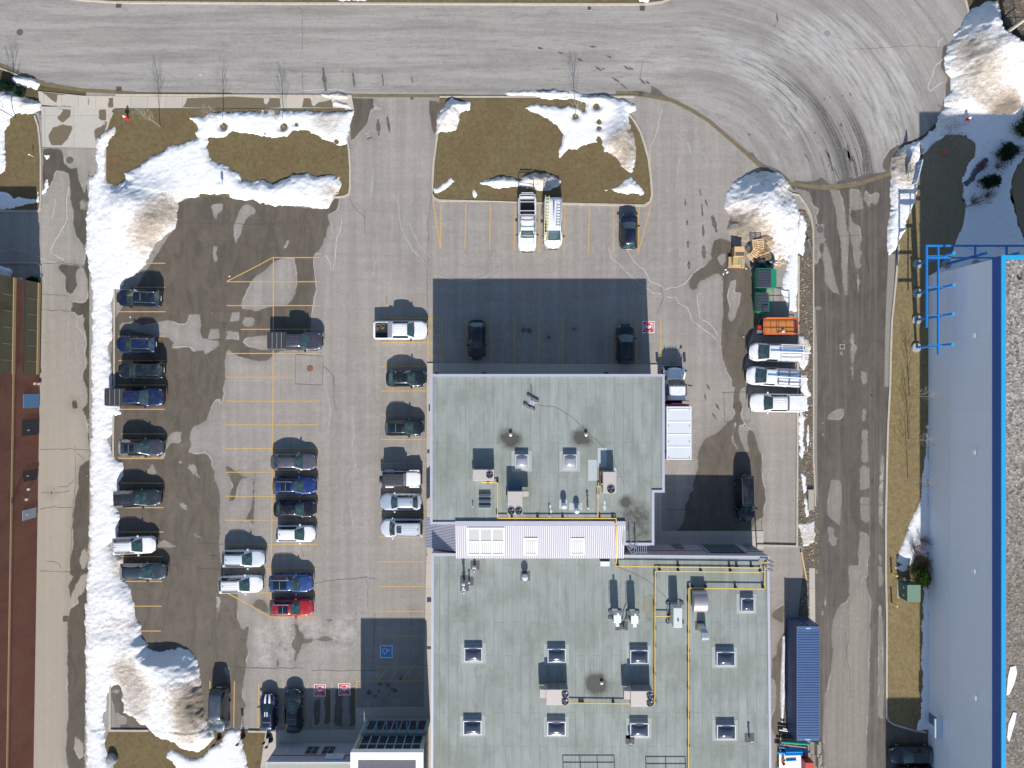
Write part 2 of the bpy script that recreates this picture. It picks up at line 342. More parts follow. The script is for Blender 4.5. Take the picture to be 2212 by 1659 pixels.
RDW = [t(0,0,[(-20,500),(60,560),(340,660),(560,720),(800,750),(960,755),(1010,770),(940,775),(700,760),(500,720),(300,670),(100,610),(-20,560)]),
 t(1,0,[(575,590),(592,640),(612,745),(598,760),(585,700),(580,640)]), t(1,0,[(822,600),(835,640),(840,720),(832,725),(828,660)]), t(1,0,[(1065,610),(1075,640),(1085,712),(1072,718),(1068,660)]),
 t(2,0,[(900,790),(980,760),(1090,750),(1200,770),(1190,720),(1240,740),(1300,780),(1400,840),(1300,820),(1100,800)]), t(2,0,[(1840,1140),(1920,1200),(1990,1270),(2040,1260),(2080,1320),(2160,1380),(2212,1385),(2212,1420),(2100,1400),(2000,1330),(1900,1230)]),
 t(3,0,[(-20,1300),(30,1360),(110,1380),(180,1410),(270,1490),(400,1505),(510,1490),(510,1460),(560,1490),(600,1525),(700,1490),(750,1460),(800,1480),(900,1440),(1040,1430),(1100,1400),(1100,1450),(900,1500),(700,1530),(500,1545),(270,1510),(0,1380)]),
 t(3,0,[(1035,1400),(1045,1330),(1100,1240),(1160,1200),(1240,1175),(1340,1150),(1420,1080),(1500,960),(1530,870),(1480,890),(1485,860),(1530,860),(1560,800),(1560,700),(1580,650),(1520,560),(1525,490),(1540,380),(1600,360),(1570,450),(1600,560),(1610,700),(1590,800),(1530,950),(1430,1130),(1340,1180),(1180,1220),(1120,1300),(1100,1410)]),
]
# tyre marks on the turning circle and small drips: thin strips laid on the asphalt
TM = [[(t(3,0,[a, b]), ww) for a, b, ww in [((470,850),(575,975),9),((500,850),(600,965),7),((720,1230),(790,1340),22),((790,1290),(830,1470),20),((745,1200),(775,1400),14),((868,1210),(890,1460),14),((898,1200),(912,1440),18),((585,1270),(625,1420),14),((630,1380),(680,1500),8),((385,1275),(438,1340),8),((300,700),(410,790),6),((340,690),(425,770),5),((690,1020),(702,1052),18),((700,1230),(720,1280),10),((160,110),(168,185),10),((470,1090),(480,1110),8),((310,890),(325,925),8),((560,1240),(600,1310),10),((680,1370),(700,1398),16),((700,790),(712,800),10),((765,770),(778,800),10),((550,810),(560,830),8),((600,800),(606,815),8),((140,205),(150,222),8),((585,1370),(600,1380),10),((655,1270),(662,1290),8)]],
 [(t(2,0,[a, b]), 12) for a, b in [((870,640),(940,685)),((730,550),(790,588)),((585,485),(635,508)),((425,432),(470,446)),((970,545),(1020,582)),((1010,560),(1050,578)),((1100,650),(1150,698)),((1150,670),(1185,695)),((1195,715),(1290,770)),((830,460),(870,480)),((255,395),(300,405)),((940,690),(1000,740)),((2000,1108),(2022,1124)),((790,565),(810,578)),((685,385),(745,390))]],
 [(t(2,1,[a, b]), ww) for a, b, ww in [((1480,105),(1484,160),12),((1618,140),(1625,245),12),((1628,315),(1632,415),14),((1497,280),(1496,320),12),((1503,450),(1505,505),14),((1512,620),(1512,685),16),((1632,488),(1638,598),22),((1705,240),(1742,380),26),((1645,105),(1665,160),10),((1600,20),(1612,80),8)]],
 [(t(2,2,[a, b]), ww) for a, b, ww in [((1660,90),(1685,140),12),((1640,170),(1652,220),10),((1733,250),(1765,302),14),((1705,330),(1738,380),10)]],
 [(t(1,0,[a, b]), ww) for a, b, ww in [((578,560),(602,755),22),((825,600),(840,722),12),((1068,612),(1082,715),10),((1315,640),(1320,690),10),((1033,990),(1042,1125),22),((1110,965),(1132,1098),16),((935,1155),(990,1138),10),((738,590),(745,598),10),((1310,800),(1320,830),18)]]]
TARC = []
for r_, a0_, a1_, ww in [(347,50,83,.16),(353,49,84,.2),(359,52,85,.14),(366,58,84,.12),(374,61,85,.1),(398,58,83,.14),(404,60,84,.22),(410,62,84,.12),(336,32,47,.12),(342,30,49,.1),(318,30,60,.08),(300,40,70,.07),(386,62,86,.1),(328,64,86,.1),(310,66,84,.08),(290,50,80,.06)]:
    TARC.append(([(1480+r_*math.sin(R(a_)), 440-r_*math.cos(R(a_))) for a_ in np.linspace(a0_, a1_, 16)], ww))
LND = [t(3,1,[(290,0),(420,40),(440,70),(462,150),(515,190),(488,250),(500,330),(560,290),(545,400),(575,450),(520,470),(512,500),(520,570),(482,680),(465,600),(468,430),(440,250),(350,100)]), t(3,1,[(560,470),(585,510),(610,600),(640,760),(660,840),(682,892),(640,880),(590,840),(565,780),(560,700),(540,590)]),
 t(3,1,[(600,20),(680,30),(715,130),(735,300),(760,450),(748,600),(752,905),(728,905),(712,800),(700,650),(690,450),(665,330),(660,230),(640,150)]), t(3,1,[(765,15),(850,30),(880,180),(835,190),(800,195),(775,180),(765,240),(800,300),(850,330),(865,440),(845,500),(868,560),(845,600),(860,660),(830,690),(850,800),(840,910),(820,700),(790,500),(760,300)]), t(3,1,[(900,30),(940,80),(955,60),(1010,40),(1005,130),(975,150),(940,120),(930,180),(880,100)]), t(3,1,[(775,1170),(800,1240),(800,1400),(790,1600),(775,1620)]), t(3,1,[(470,1020),(480,1000),(530,990),(535,1015),(500,1025)]), t(3,1,[(692,1300),(725,1270),(730,1290)]), t(3,1,[(670,1375),(715,1368),(716,1395),(690,1400)]), t(3,1,[(805,1310),(825,1320),(825,1400),(808,1380)]),
 t(3,2,[(527,415),(560,395),(585,360),(600,335),(660,300),(718,288),(716,350),(690,378),(650,388),(600,383),(560,405),(535,428)]), t(3,2,[(522,525),(545,495),(560,485),(558,518)]), t(3,2,[(610,890),(640,880),(695,885),(700,960),(690,1150),(680,1258),(600,1200),(582,1150),(582,1040),(605,940)]), t(3,2,[(865,470),(915,462),(917,540),(890,560),(870,550)]), t(3,2,[(868,570),(915,560),(920,730),(870,740),(860,680)]), t(3,2,[(842,790),(885,770),(930,780),(925,850),(932,950),(850,975),(855,850)]), t(3,2,[(855,1030),(930,1030),(925,1150),(935,1220),(900,1242),(858,1215)]), t(3,2,[(1028,655),(1045,690),(1052,740),(1040,1000),(1036,1290),(1008,1230),(1010,1000),(1020,800)]), t(3,2,[(585,1265),(640,1290),(630,1350),(668,1370),(645,1425),(620,1432),(595,1390)]), t(3,2,[(850,1310),(900,1320),(925,1360),(932,1500),(915,1560),(920,1680),(850,1680),(835,1500),(850,1400)]), t(3,2,[(1005,1510),(1025,1500),(1040,1560),(1010,1580)]), t(3,2,[(862,-20),(905,0),(905,80),(870,100)]),t(3,2,[(868,290),(905,300),(895,390),(872,400)]),
 t(3,3,[(700,300),(740,280),(780,200),(905,60),(905,150),(950,300),(930,480),(942,560),(930,700),(925,1100),(905,1400),(905,1680),(560,1680),(545,1400),(545,1300),(560,1080),(600,900),(628,680),(615,600),(620,480),(640,400),(665,350)]), t(3,3,[(1005,270),(1030,350),(1030,430),(1042,470),(1050,1000),(1040,1250),(1000,1240),(1000,900)]), t(3,3,[(1005,-20),(1038,-10),(1040,140),(1025,172),(1005,150)]), t(3,3,[(555,225),(568,260),(560,350),(540,395),(525,385),(550,330)]), t(3,3,[(760,-20),(905,-20),(895,60),(760,240)]),
]
SWW = [t(0,0,[(1560,800),(1735,800),(1725,900),(1500,900),(1540,860)]), t(0,0,[(1735,798),(2190,798),(2200,905),(1725,900)]), t(0,0,[(900,785),(940,790),(945,900),(890,890),(905,830)]), t(1,0,[(0,800),(88,800),(80,905),(0,905)]), t(1,0,[(140,810),(225,810),(228,900),(100,895),(120,850)]), t(1,0,[(420,810),(480,815),(490,890),(540,850),(600,840),(660,820),(660,915),(400,905)]), t(0,0,[(355,870),(700,880),(700,895),(355,890)]), t(0,0,[(300,690),(620,770),(620,778),(480,775),(470,860),(330,750)]), t(0,0,[(730,780),(742,780),(742,890),(730,890)])]
SALT = [[(1640,120),(1720,40),(1830,30),(1960,110),(1975,240),(1930,330),(1880,300),(1870,240),(1820,180),(1760,140)], [(1330,110),(1400,112),(1480,130),(1440,150),(1350,135)], [(1500,60),(1620,90),(1700,160),(1760,260),(1700,300),(1640,200),(1560,120)]]
SAND = [t(1,3,[(230,340),(540,420),(760,380),(880,330),(880,560),(860,660),(700,700),(400,650),(420,800),(230,820),(0,800),(0,500),(150,450)])]
FA = 1.2
def A_(pos, neg=()):
    return lambda X, Y: np.minimum(sdf(pos, X, Y, FA), -sdf(neg, X, Y, FA)) if neg else sdf(pos, X, Y, FA)
def streak(X, Y):
    c = P(1480, 440); dx = X-c.x; dy = Y-c.y
    r = np.where(dx < 0, np.abs(dy), np.hypot(dx, dy)); return r
def streakv(X, Y):
    c = P(1480, 440); dx = X-c.x; dy = Y-c.y
    th = np.arctan2(np.maximum(dx, 0), dy); r = np.hypot(np.maximum(dx, 0), dy)
    return np.where(dx < 0, dx, th*17)
def tyref(X, Y):
    c = P(1480, 440); dx = X-c.x; dy = Y-c.y; r = np.hypot(dx, dy)*19.71; th = np.degrees(np.arctan2(dx, dy))
    g = lambda c_, s_: np.exp(-((r-c_)/s_)**2)
    return np.clip((dx > 0)*(g(354, 16)*np.clip((th-28)/28, 0, 1)+g(402, 14)*np.clip((th-48)/18, 0, 1)*.9+g(322, 12)*np.clip((th-20)/30, 0, 1)*.45+g(285, 14)*np.clip((th-30)/30, 0, 1)*.3)*(th < 92), 0, 1)
# ================================================================== SETTING MATERIALS
def pavement(name, dry1, dry2, wet, mode):
    m = N(name); co = m.co()
    big = m.noise(.16, co, 5, .6); mid = m.noise(1.3, co, 6, .65); fine = m.noise(26, co, 3, .7)
    c = m.mix(m.ramp(big, (.3, 0), (.7, 1)), dry1, dry2)
    c = m.mix(m.math('MULTIPLY', m.ramp(mid, (.35, 1), (.62, 0)), .42), c, tuple(x*.70 for x in dry1))
    pin = m.noise(.09, co, 3, .5); c = m.mix(m.ramp(pin, (.42, 0), (.6, .5)), c, (dry2[0]*1.02, dry2[1]*.985, dry2[2]*.975))
    oil = m.noise(.55, co, 7, .8, .8); c = m.mix(m.math('MULTIPLY', m.ramp(oil, (.30, 1), (.37, 0)), .4), c, tuple(x*.45 for x in dry1))
    c = m.mix(m.math('MULTIPLY', m.ramp(fine, (.25, 0), (.8, 1)), .25), c, tuple(min(1, x*1.45) for x in dry2))
    mot = m.noise(3.4, co, 7, .8); c = m.mix(m.math('MULTIPLY', m.ramp(mot, (.36, 1), (.52, 0)), .30), c, tuple(x*.6 for x in dry1)); c = m.mix(m.math('MULTIPLY', m.ramp(mot, (.52, 0), (.68, 1)), .28), c, tuple(min(1, x*1.3) for x in dry2))
    if mode == 'lot':      # tyre polish running along the lanes
        s1 = m.noise(1.0, m.co((1.1, .045, 1)), 6, .62); s2 = m.noise(1.0, m.co((.06, .9, 1)), 5, .6)
        c = m.mix(m.math('MULTIPLY', m.ramp(s1, (.38, 1), (.55, 0)), .26), c, tuple(x*.62 for x in dry1))
        c = m.mix(m.math('MULTIPLY', m.ramp(s1, (.55, 0), (.75, 1)), .30), c, (.44, .41, .39))
        c = m.mix(m.math('MULTIPLY', m.ramp(s2, (.42, 1), (.55, 0)), .12), c, tuple(x*.6 for x in dry1))
        sd = m.attr('sand'); blot = m.noise(.9, co, 8, .75)
        c = m.mix(m.math('MULTIPLY', m.step(sd, -.6, .9), m.ramp(blot, (.42, 0), (.58, .55))), c, (.50, .47, .43))
        c = m.mix(m.math('MULTIPLY', m.step(sd, -.3, .9), m.ramp(m.noise(1.6, co, 8, .8), (.36, .7), (.45, 0))), c, (.14, .125, .11))
    if mode == 'drive':
        s1 = m.noise(1.0, m.co((1.6, .04, 1)), 6, .6)
        c = m.mix(m.math('MULTIPLY', m.ramp(s1, (.4, 1), (.6, 0)), .25), c, tuple(x*.6 for x in dry1))
        g = m.n("SeparateXYZ"); m.L(co, g.inputs[0])
        c = m.mix(m.math('MULTIPLY', m.step(m.math('MULTIPLY', g.outputs[1], -1), -8.5, 9), .55), c, (.40, .345, .275))
    if mode == 'road':
        v = m.n("CombineXYZ"); m.L(m.attr('sr'), v.inputs[0]); m.L(m.math('MULTIPLY', m.attr('sv'), .055), v.inputs[1])
        v2 = m.n("CombineXYZ"); m.L(m.attr('sr'), v2.inputs[0]); m.L(m.math('MULTIPLY', m.attr('sv'), .14), v2.inputs[1])
        s1 = m.noise(.75, v.outputs[0], 8, .68); s2 = m.noise(2.6, v2.outputs[0], 6, .7)
        c = m.mix(m.math('MULTIPLY', m.ramp(s1, (.36, 1), (.54, 0)), .5), c, tuple(x*.55 for x in dry1))
        c = m.mix(m.math('MULTIPLY', m.ramp(s1, (.5, 0), (.68, 1)), .35), c, (.42, .39, .37))
        v3 = m.n("CombineXYZ"); m.L(m.attr('sr'), v3.inputs[0]); m.L(m.math('MULTIPLY', m.attr('sv'), .03), v3.inputs[1]); s3 = m.noise(1.9, v3.outputs[0], 7, .7)
        c = m.mix(m.math('MULTIPLY', m.attr('tyre'), m.ramp(s3, (.44, 1), (.62, .12))), c, (.085, .08, .074))
        sa = m.step(m.attr('salt'), -1.1, 1.1)
        c = m.mix(m.math('MULTIPLY', m.math('MULTIPLY', sa, m.ramp(s2, (.42, 0), (.66, 1))), .42), c, (.62, .61, .60))
        c = m.mix(m.math('MULTIPLY', m.math('MULTIPLY', sa, m.ramp(fine, (.55, 0), (.8, 1))), .5), c, (.75, .75, .75))
        c = m.mix(m.math('MULTIPLY', m.ramp(s2, (.36, 1), (.47, 0)), .34), c, tuple(x*.5 for x in dry1))
    if mode == 'lane':
        s1 = m.noise(1.0, m.co((2.2, .05, 1)), 6, .6); c = m.mix(m.math('MULTIPLY', m.ramp(s1, (.4, 1), (.6, 0)), .3), c, tuple(x*.6 for x in dry1))
    wv = m.attr('wet'); nz = m.noise(1.1, co, 6, .68); nf = m.noise(6, co, 3, .6)
    e = m.math('ADD', wv, m.math('MULTIPLY', m.math('SUBTRACT', nz, .5), .16 if mode == 'road' else .5)); e = m.math('ADD', e, m.math('MULTIPLY', m.math('SUBTRACT', nf, .5), .16))
    f = m.step(e, -.05, .09)
    c = m.mix(m.math('MULTIPLY', m.step(e, -.9, .0), .30), c, tuple(x*.6 for x in dry1))
    wc = m.mix(m.ramp(m.noise(.5, co, 5, .6), (.3, 0), (.7, 1)), wet, tuple(x*.74 for x in wet))
    wc = m.mix(m.math('MULTIPLY', m.ramp(mid, (.3, 0), (.7, 1)), .35), wc, tuple(x*1.35 for x in wet))
    w3 = m.noise(.42, m.co((1.6, .5, 1) if mode != 'road' else (1, 1, 1)), 7, .7, 1.2); wc = m.mix(m.math('MULTIPLY', m.ramp(w3, (.40, 1), (.50, 0)), .55), wc, tuple(x*.58 for x in wet)); wc = m.mix(m.math('MULTIPLY', m.ramp(w3, (.54, 0), (.66, 1)), .35), wc, tuple(x*1.5 for x in wet)); wc = m.mix(m.math('MULTIPLY', m.ramp(mot, (.4, 1), (.6, 0)), .2), wc, tuple(x*.6 for x in wet))
    if mode == 'lane': wc = m.mix(m.math('MULTIPLY', m.ramp(s1, (.5, 0), (.62, 1)), .4), wc, tuple(x*1.7 for x in wet))
    c = m.mix(f, c, wc)
    rim = m.math('MULTIPLY', m.step(e, -.16, -.05), m.step(m.math('MULTIPLY', e, -1), -.02, .05))
    c = m.mix(m.math('MULTIPLY', m.math('MULTIPLY', rim, m.ramp(m.noise(.35, co, 3), (.52, 0), (.62, 1))), .38), c, (.60, .57, .54))
    m.bump(fine, .25, .01)
    return m.out(c, m.ramp(f, (0, .9), (1, .62)), spec=m.ramp(f, (0, .3), (1, .45)))
M_lot = pavement("lot_asphalt", (.285, .256, .226), (.338, .308, .275), (.130, .106, .080), 'lot')
M_road = pavement("road_asphalt", (.292, .270, .248), (.338, .314, .290), (.130, .110, .090), 'road')
M_lane = pavement("lane_asphalt", (.25, .224, .192), (.29, .262, .228), (.112, .094, .078), 'lane')
M_drive = pavement("drive_asphalt", (.295, .27, .238), (.35, .318, .275), (.10, .084, .064), 'drive')
def walk(name, c1, c2, bw=1.55, rot=0.0, wet=False, rowh=3.0):
    m = N(name); co = m.co(rot=(0, 0, rot))
    b = m.n("TexBrick", i_Scale=1.0, offset=0.0); m.L(co, b.inputs[0])
    b.inputs["Color1"].default_value = (*c1, 1); b.inputs["Color2"].default_value = (*c2, 1); b.inputs["Mortar"].default_value = (*[x*.35 for x in c1], 1)
    b.inputs["Mortar Size"].default_value = .014; b.inputs["Brick Width"].default_value = bw; b.inputs["Row Height"].default_value = rowh
    c = m.mix(m.math('MULTIPLY', m.ramp(m.noise(2, None, 6, .7), (.3, 1), (.6, 0)), .3), b.outputs[0], tuple(x*.7 for x in c1))
    if wet:
        e = m.math('ADD', m.attr('wet'), m.math('MULTIPLY', m.math('SUBTRACT', m.noise(1.5, None, 5, .65), .5), .3))
        c = m.mix(m.math('MULTIPLY', m.step(e, -.03, .05), .95), c, (.135, .104, .058))
    return m.out(c, .85)
M_walk = walk("sidewalk_concrete", (.52, .465, .385), (.46, .415, .35), 1.9, 0, True, 30)
M_conc = walk("apron_concrete", (.50, .45, .38), (.46, .415, .36), 2.8, R(90), False, 4)
M_kerb = plain("kerb_concrete", (.45, .40, .33), .85, var=.3, sc=2.5, bump=.2)
M_kerbw = plain("wet_gutter", (.17, .135, .075), .6, var=.45, sc=1.5)
def grass(name, g1, g2, g3, sc=1.0):
    m = N(name); co = m.co()
    a = m.noise(.28*sc, co, 7, .72, .6); b = m.noise(2.4, co, 8, .82, .5); c_ = m.noise(17, co, 4, .8); w_ = m.noise(46, m.co((1, .35, 1), (0, 0, .4)), 2, .9)
    c = m.mix(m.ramp(a, (.35, 0), (.62, 1)), g1, g2); c = m.mix(m.ramp(b, (.42, 0), (.62, .75)), c, g3)
    c = m.mix(m.ramp(c_, (.34, .75), (.5, 0)), c, tuple(x*.3 for x in g1)); c = m.mix(m.ramp(w_, (.55, 0), (.75, .45)), c, tuple(min(1, x*1.9) for x in g2))
    m.bump(m.math('ADD', c_, w_), .8, .06); return m.out(c, .95, spec=.1)
M_lawn = grass("dormant_grass", (.200, .142, .076), (.225, .186, .086), (.120, .080, .050))
M_lawn2 = grass("straw_grass", (.29, .215, .115), (.32, .26, .125), (.16, .11, .06))
M_lawn3 = grass("mulched_turf", (.28, .21, .15), (.31, .25, .18), (.20, .20, .08))
M_field = grass("verge_ground", (.13, .10, .06), (.17, .14, .08), (.1, .08, .04))
def mulch(name):
    m = N(name); v = m.n("TexVoronoi", i_Scale=7.0, i_Randomness=1.0); m.L(m.co(), v.inputs[0])
    c = m.ramp(m.n("SeparateColor", i_0=v.outputs[1]).outputs[0], (0, (.09, .055, .03)), (.35, (.17, .12, .075)), (.7, (.10, .085, .06)), (.93, (.30, .25, .17)), (1, (.62, .58, .5)))
    c = m.mix(m.ramp(m.noise(.8, None, 5, .7), (.4, 0), (.62, .9)), c, (.145, .125, .105)); m.bump(v.outputs[0], 1, .08); return m.out(c, .95)
M_mulch = mulch("mulch_bed")
def snowmat(name, tint=(.90, .90, .91)):
    m = N(name); d = m.attr('dirt'); st = m.co((1, 2.6, 1), (0, 0, R(22)))
    a = m.noise(1.1, st, 9, .8, .5); b = m.noise(2.8, st, 10, .9, .3); g = m.noise(13, m.co(), 5, .85)
    gr = m.math('ADD', m.math('MULTIPLY', a, .30), m.math('ADD', m.math('MULTIPLY', b, .42), m.math('MULTIPLY', g, .28)))
    gr = m.math('ADD', m.math('MULTIPLY', m.math('SUBTRACT', gr, .5), 1.75), .5); v = m.math('ADD', m.math('MULTIPLY', d, .125), gr)
    c = m.mix(m.step(v, .55, .64), tint, (.66, .59, .52)); c = m.mix(m.step(v, .64, .74), c, (.33, .27, .21)); c = m.mix(m.step(v, .75, .86), c, (.13, .10, .07)); c = m.mix(m.math('MULTIPLY', m.step(d, .3, 1.4), .25), c, (.52, .46, .40))
    m.bump(m.math('ADD', m.math('MULTIPLY', b, .7), m.math('MULTIPLY', g, .5)), .8, .16)
    return m.out(c, .8, spec=.2)
M_snow = snowmat("snow")
M_yel = N("line_paint"); _a = M_yel.noise(7, None, 6, .75)
M_yel = M_yel.out(M_yel.mix(M_yel.ramp(_a, (.36, .75), (.56, 0)), (.62, .38, .085), (.32, .25, .16)), .8)
M_crack = plain("crack_tar", (.11, .094, .08), .9, var=.4)
M_salt = plain("salt_line", (.50, .475, .45), .9, var=.25, sc=5)
M_iron = plain("rusty_iron", (.22, .12, .065), .75, .3, var=.35, sc=9)
M_irong = plain("cast_iron", (.16, .15, .135), .6, .4, var=.3, sc=9)
# ================================================================== GROUND SHEETS
a0 = P(-60, 1720); a1 = P(2280, -60)
gb = MB(); gb.quad((-320, -320, -.06), (320, -320, -.06), (320, 320, -.06), (-320, 320, -.06)); o = gb.build("ground", M_field); o["kind"] = 'structure'
p0 = P(186, 1700); p1 = P(1758, 198)
gridmesh("parking_lot", p0.x, p1.x, p0.y, p1.y, .27, 0, M_lot, {'wet': A_(WET, DRY), 'sand': A_(SAND)})
p0 = P(-40, 1700); p1 = P(193, 230)
gridmesh("side_driveway", p0.x, p1.x, p0.y, p1.y, .3, .004, M_drive, {'wet': A_(DRV, DRVD)})
lane = [(1700, 385), (1725, 395), (1780, 404), (1850, 398), (1900, 382), (1930, 368)]+[(1940, 470), (1940, 545), (1933, 620), (1925, 700), (1921, 806), (1916, 936), (1912, 1145), (1915, 1227), (1915, 1547), (1930, 1566), (1975, 1580), (2060, 1584), (2060, 1700), (1756, 1700), (1756, 1240), (1756, 700), (1756, 490), (1750, 455), (1735, 430), (1712, 408)]
sheet("service_lane", lane, .008, M_lane, .3, {'wet': lambda X, Y: -sdf(LND, X, Y, FA)})
road = [(-60, -120), (167, -120), (2080, -120), (2082, 0), (2092, 34), (2075, 60), (2052, 100), (2048, 150), (2056, 180), (2050, 215), (2030, 255), (2000, 290), (1955, 312), (1935, 330), (1925, 372), (1900, 381), (1850, 396), (1780, 405), (1710, 394), (1655, 368), (1600, 318), (1530, 258), (1450, 214), (1394, 204), (950, 206), (760, 204), (500, 202), (255, 199), (180, 196), (100, 184), (50, 164), (-60, 120)]
sheet("road", road, .012, M_road, .3, {'wet': A_(RDW), 'salt': A_(SALT), 'sr': streak, 'sv': streakv, 'tyre': tyref})
# north verge beyond the road
nv = [(150, -4), (180, 0), (250, 4), (600, 5), (950, 7), (1300, 8), (1390, 8), (1430, 3), (1450, -6), (1450, -200), (-60, -200)]
q = [P(a, b) for a, b in nv]; mb = MB(); mb.prism([(p.x, p.y) for p in q], -.05, .10); mb.build("north_verge", M_lawn)["kind"] = 'structure'
kerb([(150, -3), (180, 1), (250, 6), (600, 8), (950, 9), (1300, 10), (1390, 10), (1430, 5), (1456, -6)], .2, .14)
kerb([(2079, -12), (2085, 4), (2092, 34)], .25, .15)
# neighbouring lots at the edges
for nm, pl, mt, z in [("west_lawn", t(0,0,[(-100,900),(160,920),(300,960),(325,1030),(335,1200),(345,1600)])+[(88,452),(-60,452)], M_lawn, .07),
    ("west_yard", [(-60, 456), (88, 456), (90, 612), (-60, 612)], None, 0),
    ("lawn", t(0,0,[(935,925),(960,905),(2212,905)])+t(1,0,[(760,905),(775,1080),(788,1180),(806,1330),(806,1560),(795,1610),(760,1628),(700,1634),(0,1630)])+[(470,424),(380,424),(300,418),(240,402),(231,394),(229,300)], M_lawn, .09),
    ("lawn", t(1,0,[(1545,820),(2212,815)])+t(2,0,[(200,808),(960,835),(1010,940),(1060,1010),(1100,1090),(1140,1200),(1175,1330),(1195,1500),(1200,1620)])+t(2,1,[(1200,60),(1190,110),(1150,145),(900,142),(450,135),(0,122)])+t(1,1,[(2212,122),(1540,108),(1500,70),(1488,0)])+t(1,0,[(1488,1659),(1492,1500),(1498,1350),(1512,1230),(1528,1110)]), M_lawn, .09),
    ("south_lawn", [(236, 1577), (580, 1577), (583, 1620), (578, 1710), (200, 1710), (228, 1600)], M_lawn, .06),
    ("lane_verge", t(3,1,[(1120,0),(1320,0),(1420,-100),(1420,400),(1420,1659)])+t(3,2,[(1425,1659)])+t(3,3,[(1428,1200),(1430,1352),(1300,1342),(1150,1305),(1085,1260),(1075,1200),(1062,800),(1060,0)])+t(3,2,[(1075,1000),(1082,600),(1103,0)])+t(3,1,[(1110,1300),(1140,900),(1165,560),(1168,450),(1105,400),(1112,150)]), M_lawn2, .09),
    ("northeast_lawn", t(3,0,[(1380,1280),(1530,1120),(1700,1130),(1810,1180),(1800,1290),(1720,1480),(1690,1659)])+t(3,1,[(1730,150),(1700,330),(1640,460),(1600,600),(1500,690),(1420,740),(1350,700),(1340,0)])+t(3,0,[(1300,1659),(1300,1400)]), M_lawn3, .10),
    ("east_bed", t(3,0,[(2212,1300),(2160,1380),(2110,1480),(2095,1659)])+t(3,1,[(2095,20),(2130,150),(2160,300),(2230,460),(2400,500),(2400,-350)]), M_lawn3, .14),
    ("fence_bed", t(3,0,[(2010,-60),(2030,200),(2110,240),(2212,250),(2400,250),(2400,-60)]), M_mulch, .14),
    ("mulch_strip", t(3,1,[(338,225),(350,190),(400,200),(440,290),(457,400),(460,800),(460,1659)])+t(3,2,[(460,800),(470,960),(505,1100),(512,1659)])+t(3,3,[(475,0),(475,400),(340,400)])+t(3,2,[(380,1659),(375,1440),(332,1430),(330,300)])+t(3,1,[(338,1200),(343,600)]), M_mulch, .05)]:
    if mt is None: continue
    q = [P(a, b) for a, b in pl]; mb = MB(); mb.prism([(p.x, p.y) for p in q], -.05, z); mb.build(nm, mt)["kind"] = 'structure'
# pavements
def slab(nm, pl, mt, z, attrs=None, step=.3): return sheet(nm, pl, z, mt, step, attrs)
slab("sidewalk", [(83, 197), (180, 207), (255, 208), (500, 209), (760, 209), (765, 237), (550, 236), (245, 235), (150, 232), (85, 226)], M_walk, .03, {'wet': A_(SWW)}, .25)
slab("apron", [(88, 230), (245, 234), (238, 250), (231, 283), (212, 300), (209, 320), (92, 318), (90, 250)], walk("apron_slabs", (.50, .46, .40), (.46, .42, .37), 3.2, 0, True, 4.2), .02, {'wet': A_(DRV)}, .3)
Z_S = .1
for nm, pl in [("building_walk", [(924, 786), (1442, 789), (1442, 830), (950, 830), (950, 1560), (917, 1560), (923, 1200), (923, 860)]),
               ("south_walk", [(575, 1575), (770, 1578), (770, 1530), (917, 1530), (940, 1530), (940, 1680), (560, 1680)]),
               ("courtyard_walk", [(1412, 1052), (1429, 1052), (1429, 1147), (1649, 1147), (1649, 1186), (1400, 1200)])]:
    q = [P(a, b) for a, b in pl]; mb = MB(); mb.prism([(p.x, p.y) for p in q], -.05, {'b': Z_S, 's': .094, 'c': .05}[nm[0]]); mb.build(nm, M_conc)["kind"] = 'structure'
# gutters and kerbs
def strip(nm, pts, wid, z, mt):
    mb = MB(); ribbon(mb, pts, wid, z); mb.build(nm, mt)["kind"] = 'structure'
strip("gutter", [(-20, 132), (25, 150), (50, 164), (100, 183), (180, 195), (255, 199), (300, 203), (500, 204)], .42, .018, M_kerbw)
strip("gutter", [(740, 206), (950, 207), (1000, 207)], .35, .018, M_kerbw)
strip("gutter", [(1330, 200), (1394, 206), (1450, 216), (1490, 236), (1530, 260), (1600, 320), (1655, 371), (1710, 397), (1780, 407), (1850, 399), (1925, 374)], .42, .018, M_kerbw)
kerb([(-20, 140), (25, 157), (60, 173)], .15, .10)
kerb([(250, 205), (500, 206.5), (760, 207)], .18, .11)
kerb([(950, 209.5), (1200, 210), (1370, 209)], .18, .11)
kerb(t(0,0,[(290,960),(318,1040),(332,1150),(342,1300),(342,1659)])+t(0,1,[(335,180),(320,205),(0,205)])+[(-30, 457)], .18, .12)
kerb([(-30, 568), (80, 568), (88, 575), (90, 612)], .16, .12)
kerb(t(0,0,[(940,935),(910,1000),(885,1085),(880,1170),(878,1500),(890,1525),(940,1550),(1030,1562)])+[(300, 414), (400, 416), (480, 414)]+t(0,0,[(1920,1602)])+[(600, 424)]+t(1,0,[(620,1640),(700,1637),(760,1630),(795,1610),(804,1560),(805,1400),(795,1250),(775,1120)]), .2, .14)
kerb(t(1,0,[(1528,1108),(1512,1230),(1496,1350),(1488,1500),(1487,1650)])+t(1,1,[(1490,70),(1500,95),(1540,116),(2200,126)])+t(2,1,[(0,128),(450,142),(900,152),(1140,158),(1190,125),(1206,60)])+t(2,0,[(1203,1600),(1195,1480),(1175,1320),(1145,1210),(1110,1100),(1060,1010),(1012,952)]), .22, .14)
kerb(t(3,0,[(230,1575),(290,1610)])+t(3,1,[(340,70),(400,150),(440,240),(460,350),(462,500),(463,1100),(463,1659)])+t(3,2,[(462,700),(475,960),(478,1100)]), .16, .12)
